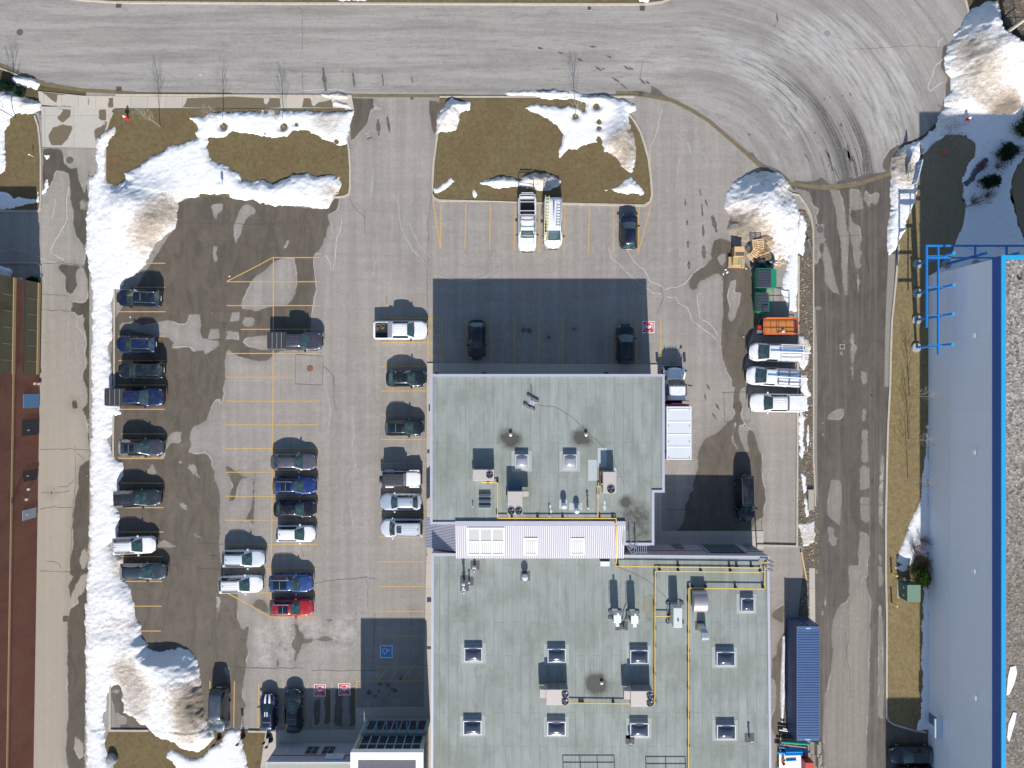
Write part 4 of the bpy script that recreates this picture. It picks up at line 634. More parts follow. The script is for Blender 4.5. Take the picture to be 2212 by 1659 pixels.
SN = [  # name, polygons, base height, edge width, peaks [(x,y,r_m,h)], dirt [(x,y,r_m,amount)], base dirt, label, cat
 ("snowbank", [S1], .30, .7, [(300,480,3.6,.9),(330,450,3,.5),(345,1435,2.6,.7),(395,1455,2.8,.85),(395,1505,3.2,.9),(420,1560,3,.6),(320,1400,2,.7),(640,415,3,.4),(560,400,3,.3),(240,1390,3,.35),(260,1290,3,.4),(275,440,2.6,.5),(212,300,1,.3)],
   [(345,470,2.0,1.1),(305,530,2.2,.9),(372,450,1.8,1.2),(330,500,1.6,1.0),(690,262,1.1,.9),(720,275,1.3,.8),(718,420,1.3,1.3),(740,240,1.0,.8),(270,1440,1.8,1.3),(300,1490,2.4,1.3),(405,1490,1.9,1.1),(430,1510,2,1.6),(420,1545,1.8,1.4),(405,1580,1.6,1.1),(345,1370,.8,1),(250,1350,2,.6),(258,1220,1,1.3),(210,320,.9,.9),(240,287,.8,1.2),(300,1540,1.2,.8),(290,1345,1.6,.5),(250,760,.8,.6)], .02),
 ("snowbank", [t(0,3,[(1380,1565),(1430,1500),(1500,1540),(1600,1590),(1690,1570),(1740,1500),(1830,1450),(1885,1345),(1990,1335),(2000,1450),(2020,1520),(2050,1600),(2060,1700),(1500,1700),(1430,1600)])], .14, .4, [], [(535,1600,1.2,.7)], .03),
 ("snow_pile", [t(1,0,[(1650,815),(1700,835),(1800,850),(1795,905),(1720,930),(1700,1000),(1690,1070),(1640,1098),(1530,1105),(1520,1000),(1560,900),(1600,850)])], .35, .7, [(975,250,1.6,.7)], [(965,275,1.2,.9),(985,245,1.0,.5)], .12),
 ("snowbank", [t(1,0,[(2080,770),(2150,755),(2212,760)])+t(2,0,[(250,750),(560,760),(620,785),(850,798),(960,830),(1050,870),(1072,910),(1020,930),(1012,1000),(1050,1100),(1072,1300),(1040,1440),(960,1385),(900,1300),(810,1250),(780,1140),(745,1120),(750,1180),(620,1215),(580,1240),(520,1240),(440,1298),(430,1260),(470,1120),(430,1050),(340,980),(250,940),(140,905),(180,885),(250,870),(450,900),(560,885),(640,920),(660,860),(560,822),(330,818),(200,800),(0,795)])], .20, .5, [(1330,315,1.6,.75),(1340,290,1.4,.6),(1345,260,1.5,.4),(1320,345,1.3,.5),(1300,215,1.6,.4),(1180,205,1.6,.25)], [(1340,300,1.3,1.0),(1360,330,1.1,1.7),(1345,360,1.2,1.4),(1325,320,1.2,1.1),(1365,290,.8,1.6),(1300,212,1.2,.4),(1190,203,2,.35),(1270,225,1,.5)], .0),
 ("snow_patch", [t(2,0,[(820,1580),(900,1550),(960,1520),(1000,1480),(1030,1470),(1080,1530),(1155,1605),(1120,1632),(1060,1600),(1000,1612),(900,1590)])], .16, .5, [(1362,400,.9,.25)], [(1345,408,1,.5)], .12),
 ("snowbank", [t(1,0,[(1860,1522),(1950,1495),(2000,1480),(2050,1465),(2212,1488)])+t(2,0,[(100,1470),(180,1450),(240,1435),(330,1440),(400,1470),(445,1505),(430,1540),(300,1595),(240,1580),(100,1545),(20,1560)])+t(1,0,[(2120,1560),(2050,1565),(1960,1545),(1900,1535)])], .3, .55, [(1165,385,1.8,.5),(1080,390,1.4,.2)], [(1150,390,1.6,.8),(1185,385,1.4,.9),(1090,392,1.6,.55)], .12),
 ("snow_patch", [t(1,0,[(1500,1570),(1560,1550),(1600,1515),(1640,1475),(1675,1505),(1620,1540),(1575,1570),(1550,1600),(1510,1595)])], .08, .4, [], [(945,410,1,.5)], .12),
 ("snow_pile", [[(1565,445),(1571,418),(1582,398),(1610,380),(1650,370),(1690,377),(1706,398),(1705,418),(1716,432),(1722,452),(1727,470),(1724,500),(1712,532),(1700,560),(1684,574),(1662,562),(1650,536),(1620,522),(1592,518),(1572,498),(1578,470)]], .6, 1.5, [(1640,450,3.4,.9),(1665,470,3,.6),(1605,455,2,.45),(1655,415,2.2,.4),(1680,510,2,.4)], [(1590,505,1.8,1.4),(1610,495,2.2,1.2),(1640,515,1.8,.9),(1570,470,1.2,1.1),(1690,420,1.4,.8),(1680,545,1.2,.7),(1640,380,1,.7)], .14),
 ("snowbank", [t(3,1,[(345,225),(385,235),(410,330),(395,450),(372,600),(345,560),(335,800),(322,1040),(265,1020),(235,930),(200,870),(215,760),(240,700),(275,500),(300,420),(330,330)])], .14, .4, [], [], .02),
 ("snow_pile", [S9], .55, 1.3, [(2130,90,3,1.2),(2150,130,3.5,1.4),(2180,170,3.5,1.0),(2100,150,2.5,.9),(2110,60,2,.8),(2190,120,3,.8)], [(2110,130,2.2,.5),(2090,160,2.0,.9),(2160,245,1.6,2.0),(2180,240,1.4,2.0),(2100,200,2,.6),(2190,110,1.8,.5),(2075,110,1.5,1.0),(2120,215,1.6,.6),(2150,190,2.0,.4),(2200,160,1.6,.4),(2060,240,1,.9)], .10),
 ("snow_cover", [S9b], .10, .4, [(2040,270,1.4,.3),(2035,290,1.0,.3)], [(2060,265,2,.6),(2040,285,1.4,.5)], .0),
 ("snowbank", [t(3,0,[(1110,1400),(1125,1320),(1160,1250),(1230,1210),(1335,1185),(1345,1290),(1300,1380),(1325,1500),(1315,1659)])+t(3,1,[(1325,100),(1280,180),(1240,250),(1210,370),(1165,440),(1165,490),(1110,540),(1092,575),(1082,500),(1085,330),(1110,180),(1108,0)])], .35, .5, [(1955,340,1.1,.4),(1950,380,1.1,.3)], [(1950,355,1.4,.9),(1955,385,1.6,.8),(1940,420,1.2,.4),(1935,335,.9,.7),(1948,370,1.5,.6)], .1),
 ("snowbank", [t(3,2,[(1412,430),(1420,900),(1424,1300),(1436,1450),(1395,1520),(1330,1490),(1290,1560),(1230,1600),(1160,1560),(1180,1460),(1200,1400),(1225,1330),(1262,1250),(1290,1180),(1340,1090),(1368,900),(1385,680),(1400,540)])], .12, .35, [(1960,1195,1,.15)], [(1975,1190,1.3,.5)], .02),
 ("snowbank", [t(3,3,[(1385,150),(1425,170),(1426,700),(1430,1340),(1330,1345),(1322,1330),(1350,1240),(1355,1050),(1368,1000),(1362,800),(1368,400),(1372,280)])], .14, .3, [], [], .02),
 ("snowbank", [t(0,0,[(-60,775),(30,750),(100,770),(230,820),(333,865),(325,900),(270,930),(240,960),(160,922),(80,985),(78,1030),(30,1080),(50,1250),(40,1420),(-60,1480)])], .22, .5, [(75,228,1.4,.45),(20,215,1.6,.3)], [(70,232,1,.9),(40,222,1.2,.5)], .04),
 ("snow_patch", [t(0,0,[(105,655),(130,638),(160,640),(300,655),(335,690),(300,727),(220,722),(150,700)])], .4, .5, [(55,175,.8,.25)], [], .05),
 ("snow_patch", [t(0,0,[(-60,1590),(60,1600),(120,1640),(320,1659)])+t(0,1,[(320,30),(310,105),(325,120),(180,160),(50,182),(-60,165)])], .12, .4, [], [], .0),
 ("snow_patch", [t(0,1,[(-60,660),(60,670),(110,700),(85,750),(180,760),(225,830),(100,830),(-60,800)])], .12, .35, [], [], .0),
 ("snow_patch", [t(3,2,[(345,310),(388,330),(382,560),(395,640),(370,712),(345,650),(340,500)])], .10, .25, [], [], .15), ("snow_patch", [t(3,1,[(345,1245),(415,1250),(440,1330),(430,1420),(380,1520),(350,1480)]), t(3,1,[(352,1570),(400,1560),(420,1650),(360,1700)])], .2, .4, [], [(1740,750,2,.8)], .2),
 ("snow_patch", [t(3,2,[(345,10),(400,40),(440,180),(400,195),(350,150)]), t(3,2,[(390,260),(420,260),(425,330),(395,310)]), t(3,2,[(412,410),(432,420),(430,480),(415,640),(410,500)]), t(3,2,[(360,820),(400,850),(400,960),(430,1180),(400,1200),(380,1000)]), t(3,2,[(345,1250),(470,1230),(475,1400),(380,1430)])], .08, .2, [], [(1745,1170,3,.9)], .2),
 ("snow_patch", [t(3,3,[(215,560),(228,560),(225,900),(226,1100),(205,1282),(195,1100),(200,850)])], .25, .25, [], [], .05),
 ("snow_patch", [t(3,3,[(440,1440),(500,1440),(520,1520),(540,1659),(480,1659),(455,1560)])], .35, .35, [], [(1760,1640,2,.8)], .3),
 ("snow_patch", [t(3,3,[(1150,0),(1215,-40),(1240,10),(1200,30)])], .1, .3, [], [], .0),
 ("snow_patch", [t(1,0,[(780,900),(660,880),(650,820),(720,840),(800,880),(830,920)]), t(1,0,[(560,785),(700,770),(790,805),(780,825),(600,812)])], .2, .4, [], [(735,215,2,.9)], .2),
 ("snow_patch", [t(1,0,[(640,-60),(1000,-60),(930,10),(700,10)]), t(2,0,[(1080,20),(1120,-20),(1175,-20),(1170,20)])], .2, .4, [], [], .1),
 ("snow_patch", [t(0,1,[(360,50),(385,-20),(405,0),(385,30)]), t(0,0,[(362,1280),(400,1290),(385,1312)]), t(0,0,[(355,1600),(390,1490),(398,1520),(385,1590)])], .08, .15, [], [], .0),
 ("snow_patch", [t(1,1,[(1820,60),(1835,20),(1855,50),(1850,85),(1830,85)]), t(2,1,[(665,70),(685,70),(680,88)]), t(2,0,[(1010,1445),(1022,1445),(1016,1458)]), t(2,0,[(580,1265),(605,1265),(600,1290)])], .08, .15, [], [], .0),
]
SL = ["long white snowbank running down the west side of the car park and over the corner lawn","thin white snow on the grass below the dark car parked at the bottom left","grey white snow heap on the northwest corner of the middle lawn","snowbank along the road and down the east side of the middle lawn, turning brown","small triangle of dirty snow in the southeast corner of the middle lawn","dirty snow ridge behind the ladder rack pickup and the white van","small smear of snow in the southwest corner of the middle lawn","big lumpy snow pile at the northeast corner of the lot above the pallets","white snow strip between the green bins and the kerb","huge dirty ploughed snow pile at the top right beside the turning circle","smooth shaded snow lying between the shrubs north of the tall white building","grubby snowbank along the lane kerb beside the white and blue sign","snow under the bare shrubs between the straw grass and the tall white building","narrow blue shaded snow strip at the foot of the tall white building","snow on the neighbouring lawn at the far left of the road","little oblong lump of snow on the kerb at the far left","shaded snow patch on the strip of grass left of the side driveway","shaded snow patch at the corner of the brick building","ragged snow in the mulch bed below the white pickup","dirty snow in the mulch bed behind the two white vans","scattered snow scraps in the mulch bed along the lane","thin snow sliver along the west side of the blue container","grimy snow ridge beside the pile of pipes","tiny snow patch by the evergreen at the tall building","dirty snow at the driveway mouth, east end of the sidewalk","snow scraps on the verge beyond the road","small snow bits on the driveway edge beside the left lawn","small crumbs of snow on the middle lawn"]
PITS = [(484, 274, .42), (614, 275, .42), (1243, 252, .36), (641, 269, .22), (1293, 278, .28), (1294, 264, .3), (1291, 303, .22), (1260, 238, .25), (1288, 231, .38), (2172, 330, .7), (2137, 394, .6), (2115, 357, .12), (2121, 349, .1), (2107, 368, .12), (575, 240, .3),(560,239,.3),(600,241,.35),(727,307,.3)]
PC = [(*P(a, b)[:2], r) for a, b, r in PITS]
for idx, (nm, polys, h0, ew, peaks, dirts, bd) in enumerate(SN):
    if idx == 22: continue
    qs = [P(a, b) for pl in polys for a, b in pl]; st = .125 if idx in (0, 7, 9) else .12
    if idx in (10,): st = .16
    xs = [p.x for p in qs]; ys = [p.y for p in qs]
    X, Y = np.meshgrid(np.arange(min(xs)-.3, max(xs)+.3, st), np.arange(min(ys)-.3, max(ys)+.3, st), indexing='ij'); shp = X.shape
    X = X.ravel(); Y = Y.ravel(); keep = (np.abs(X) < 62) & (np.abs(Y) < 47)
    d = sdf(polys, X, Y, 2.5)+fbm(X, Y, 1.3, idx, 3)*(.42 if idx != 21 else .12)+fbm(X, Y, 4.2, idx+50, 3)*(.30 if idx != 21 else .05)
    for cx, cy, r in PC: d = np.minimum(d, np.hypot(X-cx, Y-cy)-r+fbm(X, Y, 4, 3, 2)*.15)
    e = np.clip(d/ew, 0, 1); h = h0*(1-(1-e)**2)
    for a, b, r, hh in peaks:
        c = P(a, b); g = np.exp(-((X-c.x)**2+(Y-c.y)**2)/(r*r*.7)); h = h+hh*g*np.clip(d/(ew*1.6), 0, 1)
    amp = np.clip(h, .02, 1.0)
    hp = min(1.0, max(h0*1.4, .3)+.25*(len(peaks) > 0))
    # wind blown ridges and lumps of frozen clods
    ux = X*.9+Y*.42; uy = Y*.9-X*.42
    h = h+(fbm(X, Y, .7, idx+9, 3)*.55*amp+fbm(ux, uy*1.9, 2.2, idx+19, 3)*.34*np.minimum(amp, .55)+fbm(X, Y, 6.5, idx+29, 2)*.09*np.minimum(amp*2, 1))*hp*np.clip(d/.35, 0, 1)
    base = 0.10 if idx in (1,2,4,5,6,10,14,16,27) else 0.05
    if idx == 0: base = np.where((sdf([[(228,236),(757,236),(757,428),(400,424),(236,400)]], X, Y, .3) > 0) | (sdf([[(200,1577),(600,1577),(600,1700),(200,1700)]], X, Y, .3) > 0), .10, .012)
    elif idx == 3: base = np.where(Y < P(0, 211).y, .10, .012)
    elif idx in (7, 8, 15, 21, 22, 18, 19, 20, 24, 26, 17): base = .045
    elif idx in (11, 12, 13, 23): base = .095
    elif idx == 9: base = .03
    z = np.where(d > 0, base+.012+h, base-.25)
    z = np.where((d > -.2) & (d <= 0), base+.012+d*1.2, z)
    dirt = np.full(X.shape, bd)
    for a, b, r, am in dirts:
        c = P(a, b); dirt = dirt+am*np.exp(-((X-c.x)**2+(Y-c.y)**2)/(r*r))
    dirt = dirt+fbm(X, Y, .5, idx+77, 3)*.25*(bd > .01)+np.where(d < .22, .30*(1-np.clip(d, 0, .22)/.22), 0)*(.35+fbm(X, Y, .4, idx+5, 2)*1.6)
    I = np.arange(X.size).reshape(shp); i = I[:-1, :-1].ravel(); ii = I[1:, :-1].ravel(); ij = I[1:, 1:].ravel(); ji = I[:-1, 1:].ravel()
    fa = np.stack([i, ii, ij, ji], 1); ok = (d[fa].max(1) > -.05) & keep[fa].all(1); fa = fa[ok]
    us = np.unique(fa); mp = np.full(X.size, -1); mp[us] = np.arange(len(us)); fa = mp[fa]
    co = np.stack([X[us], Y[us], z[us]], 1)
    o = npmesh(nm, co, fa, M_snow, {'dirt': dirt[us]}, None)
    tag(o, SL[idx], "snow pile" if nm == "snow_pile" else "snow", kind='structure')
# ================================================================== BUILDINGS
def opoly(q, d):
    "offset a closed world polygon inward (clockwise or not) by d"
    n = len(q); ar = sum(q[i].x*q[(i+1) % n].y-q[(i+1) % n].x*q[i].y for i in range(n)); s = 1 if ar > 0 else -1
    out = []
    for i in range(n):
        a, b, c = q[i-1], q[i], q[(i+1) % n]; d1 = (b-a); d2 = (c-b); d1.z = d2.z = 0; d1.normalize(); d2.normalize()
        n1 = Vector((-d1.y, d1.x, 0))*s; n2 = Vector((-d2.y, d2.x, 0))*s; m = (n1+n2).normalized(); out.append(b+m*(d/max(.3, m.dot(n1))))
    return out
def rim(q, wid, z0, z1, cap=0.0):
    i_ = opoly(q, wid); o_ = q; mb = MB(); n = len(q); Z = lambda p, z: Vector((p.x, p.y, z))
    for k in range(n):
        l = (k+1) % n
        mb.quad(Z(o_[k], z0), Z(o_[l], z0), Z(o_[l], z1), Z(o_[k], z1)); mb.quad(Z(i_[l], z0), Z(i_[k], z0), Z(i_[k], z1), Z(i_[l], z1)); mb.quad(Z(o_[k], z1), Z(o_[l], z1), Z(i_[l], z1), Z(i_[k], z1))
    return mb
def roofmat(name, c1, c2, sw=.93, seed=0.0, stain=1.0):
    m = N(name); co = m.co(rot=(0, 0, R(90)))
    b = m.n("TexBrick", i_Scale=1.0, offset=.37, squash=1.0); m.L(co, b.inputs[0])
    b.inputs["Color1"].default_value = (*c1, 1); b.inputs["Color2"].default_value = (*c2, 1); b.inputs["Mortar"].default_value = (*[x*.42 for x in c1], 1)
    b.inputs["Mortar Size"].default_value = .017; b.inputs["Mortar Smooth"].default_value = .6; b.inputs["Brick Width"].default_value = 9.3; b.inputs["Row Height"].default_value = sw
    c = b.outputs[0]; n1 = m.noise(.22, m.co(), 6, .65); n2 = m.noise(1.0, m.co((1.3, .25, 1)), 6, .7); n3 = m.noise(14, None, 3, .7)
    c = m.mix(m.math('MULTIPLY', m.ramp(n1, (.46, 0), (.62, 1)), .6*stain), c, (.20, .215, .18)); c = m.mix(m.math('MULTIPLY', m.ramp(n2, (.50, 0), (.66, 1)), .5*stain), c, (.17, .185, .16))
    c = m.mix(m.math('MULTIPLY', m.ramp(n2, (.3, 1), (.45, 0)), .3), c, (.46, .50, .47)); c = m.mix(m.math('MULTIPLY', m.ramp(n3, (.3, 1), (.6, 0)), .12), c, (.15, .16, .14))
    st = m.attr('stain'); e = m.math('ADD', st, m.math('MULTIPLY', m.math('SUBTRACT', m.noise(1.3, None, 8, .8, .8), .5), 2.0))
    c = m.mix(m.math('MULTIPLY', m.step(e, -.45, .6), .75), c, (.10, .10, .085)); c = m.mix(m.math('MULTIPLY', m.step(e, .45, .65), .6), c, (.045, .04, .035))
    m.bump(b.outputs[1], .2, .02); return m.out(c, .75, spec=.3)
M_roof = roofmat("cap_sheet_roof", (.270, .298, .275), (.298, .325, .302)); 
M_par = plain("lilac_metal", (.50, .495, .56), .45, .25, var=.08, sc=1.2); M_wallg = plain("grey_lilac_cladding", (.40, .40, .45), .6, var=.08, sc=.8)
def corr(name, col, pitch, axis, dark=.45):
    m = N(name); wv = m.n("TexWave", wave_type='BANDS', bands_direction='X' if axis == 0 else 'Y', wave_profile='SIN', i_Scale=1/pitch*.314159, i_Distortion=0.0)
    m.L(m.co(), wv.inputs[0]); c = m.mix(m.ramp(wv.outputs[1], (.1, 1), (.45, 0)), col, tuple(x*dark for x in col)); m.bump(wv.outputs[1], .6, .04); return m.out(c, .7, 0)
M_ribs = corr("standing_seam_lilac", (.39, .38, .42), .21, 0, .88)
M_glassd = N("dark_glazing"); M_glassd = M_glassd.out(M_glassd.mix(M_glassd.noise(.5), (.012, .02, .035), (.03, .05, .075)), .06, 0, .4, .6)
M_dome = N("skylight_dome"); _n = M_dome.noise(1.2, None, 3); M_dome = M_dome.out(M_dome.mix(_n, (.018, .026, .052), (.06, .075, .105)), .16, 0, 1.0, .7)
M_domeg = plain("milky_skylight", (.34, .35, .335), .35, 0, .5, var=.12, sc=.6); M_alu = plain("aluminium_frame", (.74, .73, .76), .35, .4, var=.05)
M_whitef = plain("white_frame", (.80, .80, .82), .4, var=.03); M_redst = plain("red_band", (.42, .03, .05), .6)
zU, zL = 7.0, 5.05; zRU, zRL = 6.88, 4.93
bx, by = P(1106, 1000)[:2]
bl = thing("industrial_building", "large grey green flat roofed industrial building in the middle of the lot", "building", (bx, by, 0))
UPD = [(929, 808), (1436, 808), (1436, 1064), (1413.5, 1064), (1413.5, 1178), (1346, 1178), (1346, 1133), (929, 1133)]
LOD = [(932, 1195), (1662, 1201), (1664.5, 1420), (1667, 1720), (930, 1720)]
UP = [P(a, b, zU) for a, b in UPD]; LO = [P(a, b, zL) for a, b in LOD]
# the sloping strip butts against the upper block: walls stop just under the roof sheets
mb = MB(); mb.prism([(p.x, p.y) for p in opoly(UP, .03)], 0, zU-.16); mb.build("upper_wall", M_wallg, bl)
mb = MB(); mb.prism([(p.x, p.y) for p in opoly(LO, .03)], 0, zL-.16); mb.build("lower_wall", M_wallg, bl)
rim(UP, .26, zU-.2, zU).build("upper_parapet", M_par, bl); rim(LO, .26, zL-.2, zL).build("lower_parapet", M_par, bl)
def roofsheet(q, z, name, mat, stains, st=.3):
    qi = opoly(q, .27); inv = [((p.x)*F/H+1106, -(p.y)*F/H+829.5) for p in qi]
    def fn(X, Y):
        s = np.full(X.shape, -1.0)
        for a, b, r, am in stains:
            c = P(a, b, z); s = np.maximum(s, am*np.exp(-((X-c.x)**2+(Y-c.y)**2)/(r*r))*1.6-1.0+.0)
        return s
    o = sheet(name, inv, z, mat, st, {'stain': fn}, None); o.parent = bl; o.location = -OFF[bl.name]; OFF[o.name] = OFF[bl.name]
    return o
roofsheet(UP, zRU, "upper_roof", M_roof, [(1104,950,1.1,1.5),(1094,945,1.2,1.2),(1112,948,.9,1.3),(1253,945,1.0,1.5),(1268,952,.8,1.1),(1260,930,.9,.9),(1352,1085,.9,1.4),(1375,1120,2.6,1.05),(1390,1150,2.2,.95),(1365,1145,1.6,.9),(1385,1098,1.4,.9),(1245,945,1.4,.6),(1205,940,1.5,.5),(1165,950,1,.4),(1112,830,.5,.5),(1020,1030,.9,.5)])
roofsheet(LO, zRL, "lower_roof", M_roof, [(1288,1478,1.4,1.6),(1296,1468,.8,1.5),(1320,1480,1.3,.6),(1405,1335,.8,.7),(1560,1390,2.2,.6),(1575,1350,2.2,.5),(1540,1500,2.4,.5),(1460,1480,2.0,.45),(1000,1320,2.4,.55),(1050,1450,2.8,.5),(1100,1400,2,.35),(1030,1530,1.8,.4),(1370,1640,2,.4),(1560,1620,2.6,.5),(1640,1460,2,.4),(1180,1470,2,.45)])
# sloping metal roof between the two levels
y0, y1 = P(0, 1135, 7.1).y, P(0, 1203.8, 6.25).y; x0, x1 = P(984.7, 0, 7.1).x, P(1349, 0, 7.1).x
mb = MB(); mb.add([(x0, y0, 3.5), (x1, y0, 3.5), (x1, y1+.15, 3.5), (x0, y1+.15, 3.5), (x0, y0, 7.0), (x1, y0, 7.0), (x1, y1+.15, 6.15), (x0, y1+.15, 6.15)], [(0,3,2,1),(4,5,6,7),(0,1,5,4),(1,2,6,5),(2,3,7,6),(3,0,4,7)]); mb.build("monitor_wall", M_wallg, bl)
sl_ = (6.25-7.06)/(y1-y0); zz = lambda y: 7.06+(y-y0)*sl_
mb = MB(); n_ = 80
for k in range(n_+1):
    xx = x0+(x1-x0)*k/n_; mb.add([(xx-.022, y0-.05, zz(y0)+.03), (xx+.022, y0-.05, zz(y0)+.03), (xx+.022, y1-.12, zz(y1)+.03), (xx-.022, y1-.12, zz(y1)+.03), (xx-.03, y0-.05, zz(y0)-.01), (xx+.03, y0-.05, zz(y0)-.01), (xx+.03, y1-.12, zz(y1)-.01), (xx-.03, y1-.12, zz(y1)-.01)], [(0,1,2,3),(4,5,1,0),(7,6,2,3),(4,0,3,7),(1,5,6,2)])
mb.build("roof_seams", M_par, bl)
mb = MB(); mb.add([(x0-.06, y0, 7.06), (x1+.06, y0, 7.06), (x1+.06, y1-.12, zz(y1-.12)), (x0-.06, y1-.12, zz(y1-.12)), (x0-.06, y0, 6.98), (x1+.06, y0, 6.98), (x1+.06, y1-.12, zz(y1)-.1), (x0-.06, y1-.12, zz(y1)-.1)], [(0,1,2,3),(0,4,5,1),(1,5,6,2),(2,6,7,3),(3,7,4,0)]); mb.build("sloped_roof", M_ribs, bl)
MB().box(x0-.08, x1+.08, y0-.02, y0+.42, 6.95, 7.1).build("ridge_cap", M_par, bl)
def slope_light(a, b, c_, d_, nx, ny, name="roof_window"):
    X0, X1 = P(a, 0, 6.6).x, P(b, 0, 6.6).x; Y0 = P(0, c_, 7.0 if c_ < 1150 else 6.7).y; Y1 = P(0, d_, 6.35).y
    g = MB(); g.quad((X0, Y1, zz(Y1)+.05), (X1, Y1, zz(Y1)+.05), (X1, Y0, zz(Y0)+.05), (X0, Y0, zz(Y0)+.05)); g.build("roof_window", M_domeg, bl)
    f = MB(); t_ = .07
    for k in range(nx+1):
        xx = X0+(X1-X0)*k/nx; f.add([(xx-t_, Y1-t_, zz(Y1)+.1), (xx+t_, Y1-t_, zz(Y1)+.1), (xx+t_, Y0+t_, zz(Y0)+.1), (xx-t_, Y0+t_, zz(Y0)+.1), (xx-t_, Y1-t_, zz(Y1)), (xx+t_, Y1-t_, zz(Y1)), (xx+t_, Y0+t_, zz(Y0)), (xx-t_, Y0+t_, zz(Y0))], [(0,1,2,3),(4,0,3,7),(1,5,6,2),(4,5,1,0)])
    for k in range(ny+1):
        yy = Y0+(Y1-Y0)*k/ny; f.add([(X0, yy-t_, zz(yy-t_)+.107), (X1, yy-t_, zz(yy-t_)+.107), (X1, yy+t_, zz(yy+t_)+.107), (X0, yy+t_, zz(yy+t_)+.107), (X0, yy-t_, zz(yy-t_)), (X1, yy-t_, zz(yy-t_)), (X1, yy+t_, zz(yy+t_)), (X0, yy+t_, zz(yy+t_))], [(0,1,2,3),(4,5,1,0),(7,6,2,3)])
    f.build("window_frame", M_whitef, bl)
slope_light(1011, 1089, 1141, 1197.5, 3, 2); slope_light(1133.5, 1160, 1163, 1197, 1, 1); slope_light(1234, 1261, 1164, 1197, 1, 1)
# ribbed canopy roof at the west door
xa, xb, ya, yb = P(918, 0, 3.2).x, x0-.06, -17.2, -14.03; zc = lambda x: 3.25+(x-xa)/(xb-xa)*1.75
mb = MB(); nr = 20
mb.add([(xa, ya, zc(xa)-.06), (xb, ya, zc(xb)-.06), (xb, yb, zc(xb)-.06), (xa, yb, zc(xa)-.06), (xa, ya, zc(xa)-.16), (xb, ya, zc(xb)-.16), (xb, yb, zc(xb)-.16), (xa, yb, zc(xa)-.16)], [(0,1,2,3),(4,5,1,0),(5,6,2,1),(6,7,3,2),(7,4,0,3),(7,6,5,4)])
mb.build("canopy_deck", plain("canopy_deck", (.12, .12, .16), .7), bl)
mb = MB()
for k in range(nr):
    yy = ya+.08+(yb-ya-.16)*k/(nr-1); mb.add([(xa, yy-.045, zc(xa)+.02), (xb, yy-.045, zc(xb)+.02), (xb, yy+.045, zc(xb)+.02), (xa, yy+.045, zc(xa)+.02), (xa, yy-.045, zc(xa)-.06), (xb, yy-.045, zc(xb)-.06), (xb, yy+.045, zc(xb)-.06), (xa, yy+.045, zc(xa)-.06)], [(0,1,2,3),(4,5,1,0),(7,4,0,3),(6,7,3,2)])
mb.build("canopy_ribs", M_par, bl); MB().box(-7.9, x0, -17.3, -14.05, 0, 3.2).build("entry_wall", M_wallg, bl)
MB().box(-7.96, -7.9, -16.6, -15.0, .1, 2.3).build("entry_door", M_glassd, bl)
# courtyard face of the lower block
yn = LO[0].y; yN = lambda x: LO[0].y+(LO[1].y-LO[0].y)*(x-LO[0].x)/(LO[1].x-LO[0].x)
def wallstrip(x0, x1, z0, z1, pr, name, mat):
    mb = MB(); mb.add([(x0, yN(x0)-.02, z0), (x1, yN(x1)-.02, z0), (x1, yN(x1)+pr, z0), (x0, yN(x0)+pr, z0), (x0, yN(x0)-.02, z1), (x1, yN(x1)-.02, z1), (x1, yN(x1)+pr, z1), (x0, yN(x0)+pr, z1)], [(0,3,2,1),(4,5,6,7),(0,1,5,4),(1,2,6,5),(2,3,7,6),(3,0,4,7)]); return mb.build(name, mat, bl)
wallstrip(13.0, 26.6, 2.95, 3.05, .02, "red_band", M_redst)
wallstrip(20.6, 24.3, .05, 3.9, .03, "loading_door", plain("door_dark", (.02, .03, .04), .5))
for k in range(9): wallstrip(20.75, 24.15, .25+k*.41, .33+k*.41, .07, "door_slat", plain("door_slat", (.30, .38, .38), .4, .3))
wallstrip(24.3, 24.5, .05, 4.0, .08, "door_jamb", M_wallg); wallstrip(20.4, 20.6, .05, 4.0, .08, "door_jamb", M_wallg)
wallstrip(17.4, 18.4, .1, 2.25, .03, "service_door", plain("door_grey", (.16, .17, .21), .5)); wallstrip(25.2, 26.1, .1, 2.25, .03, "service_door", plain("door_grey", (.16, .17, .21), .5))
# wall lamps and boxes around the sides
for dx, dy, zz_, w1, w2 in [(1046,806,3.2,.35,.22),(1310,806,3.2,.4,.25),(943,806,3.2,.25,.2),(925,975,3.2,.2,.4),(1437.5,975,3.2,.2,.4)]:
    c = P(dx, dy, zz_); MB().box(c.x-w1/2, c.x+w1/2, c.y-w2/2, c.y+w2/2, zz_-.25, zz_).build("wall_lamp", plain("lamp_dark", (.04, .04, .06), .5), bl)
c = P(925.5, 1400, 3.0); MB().box(c.x-.3, c.x+.25, c.y-.12, c.y+.12, 2.8, 3.0).build("wall_lamp", plain("lamp_dark", (.04, .04, .06), .5), bl)
c = P(926, 1060, 2.6); MB().box(-8.7, -8.25, P(0,1107,2.6).y, P(0,1028,2.6).y, 2.4, 2.6).build("door_hood", plain("lamp_dark", (.04, .04, .06), .5), bl)
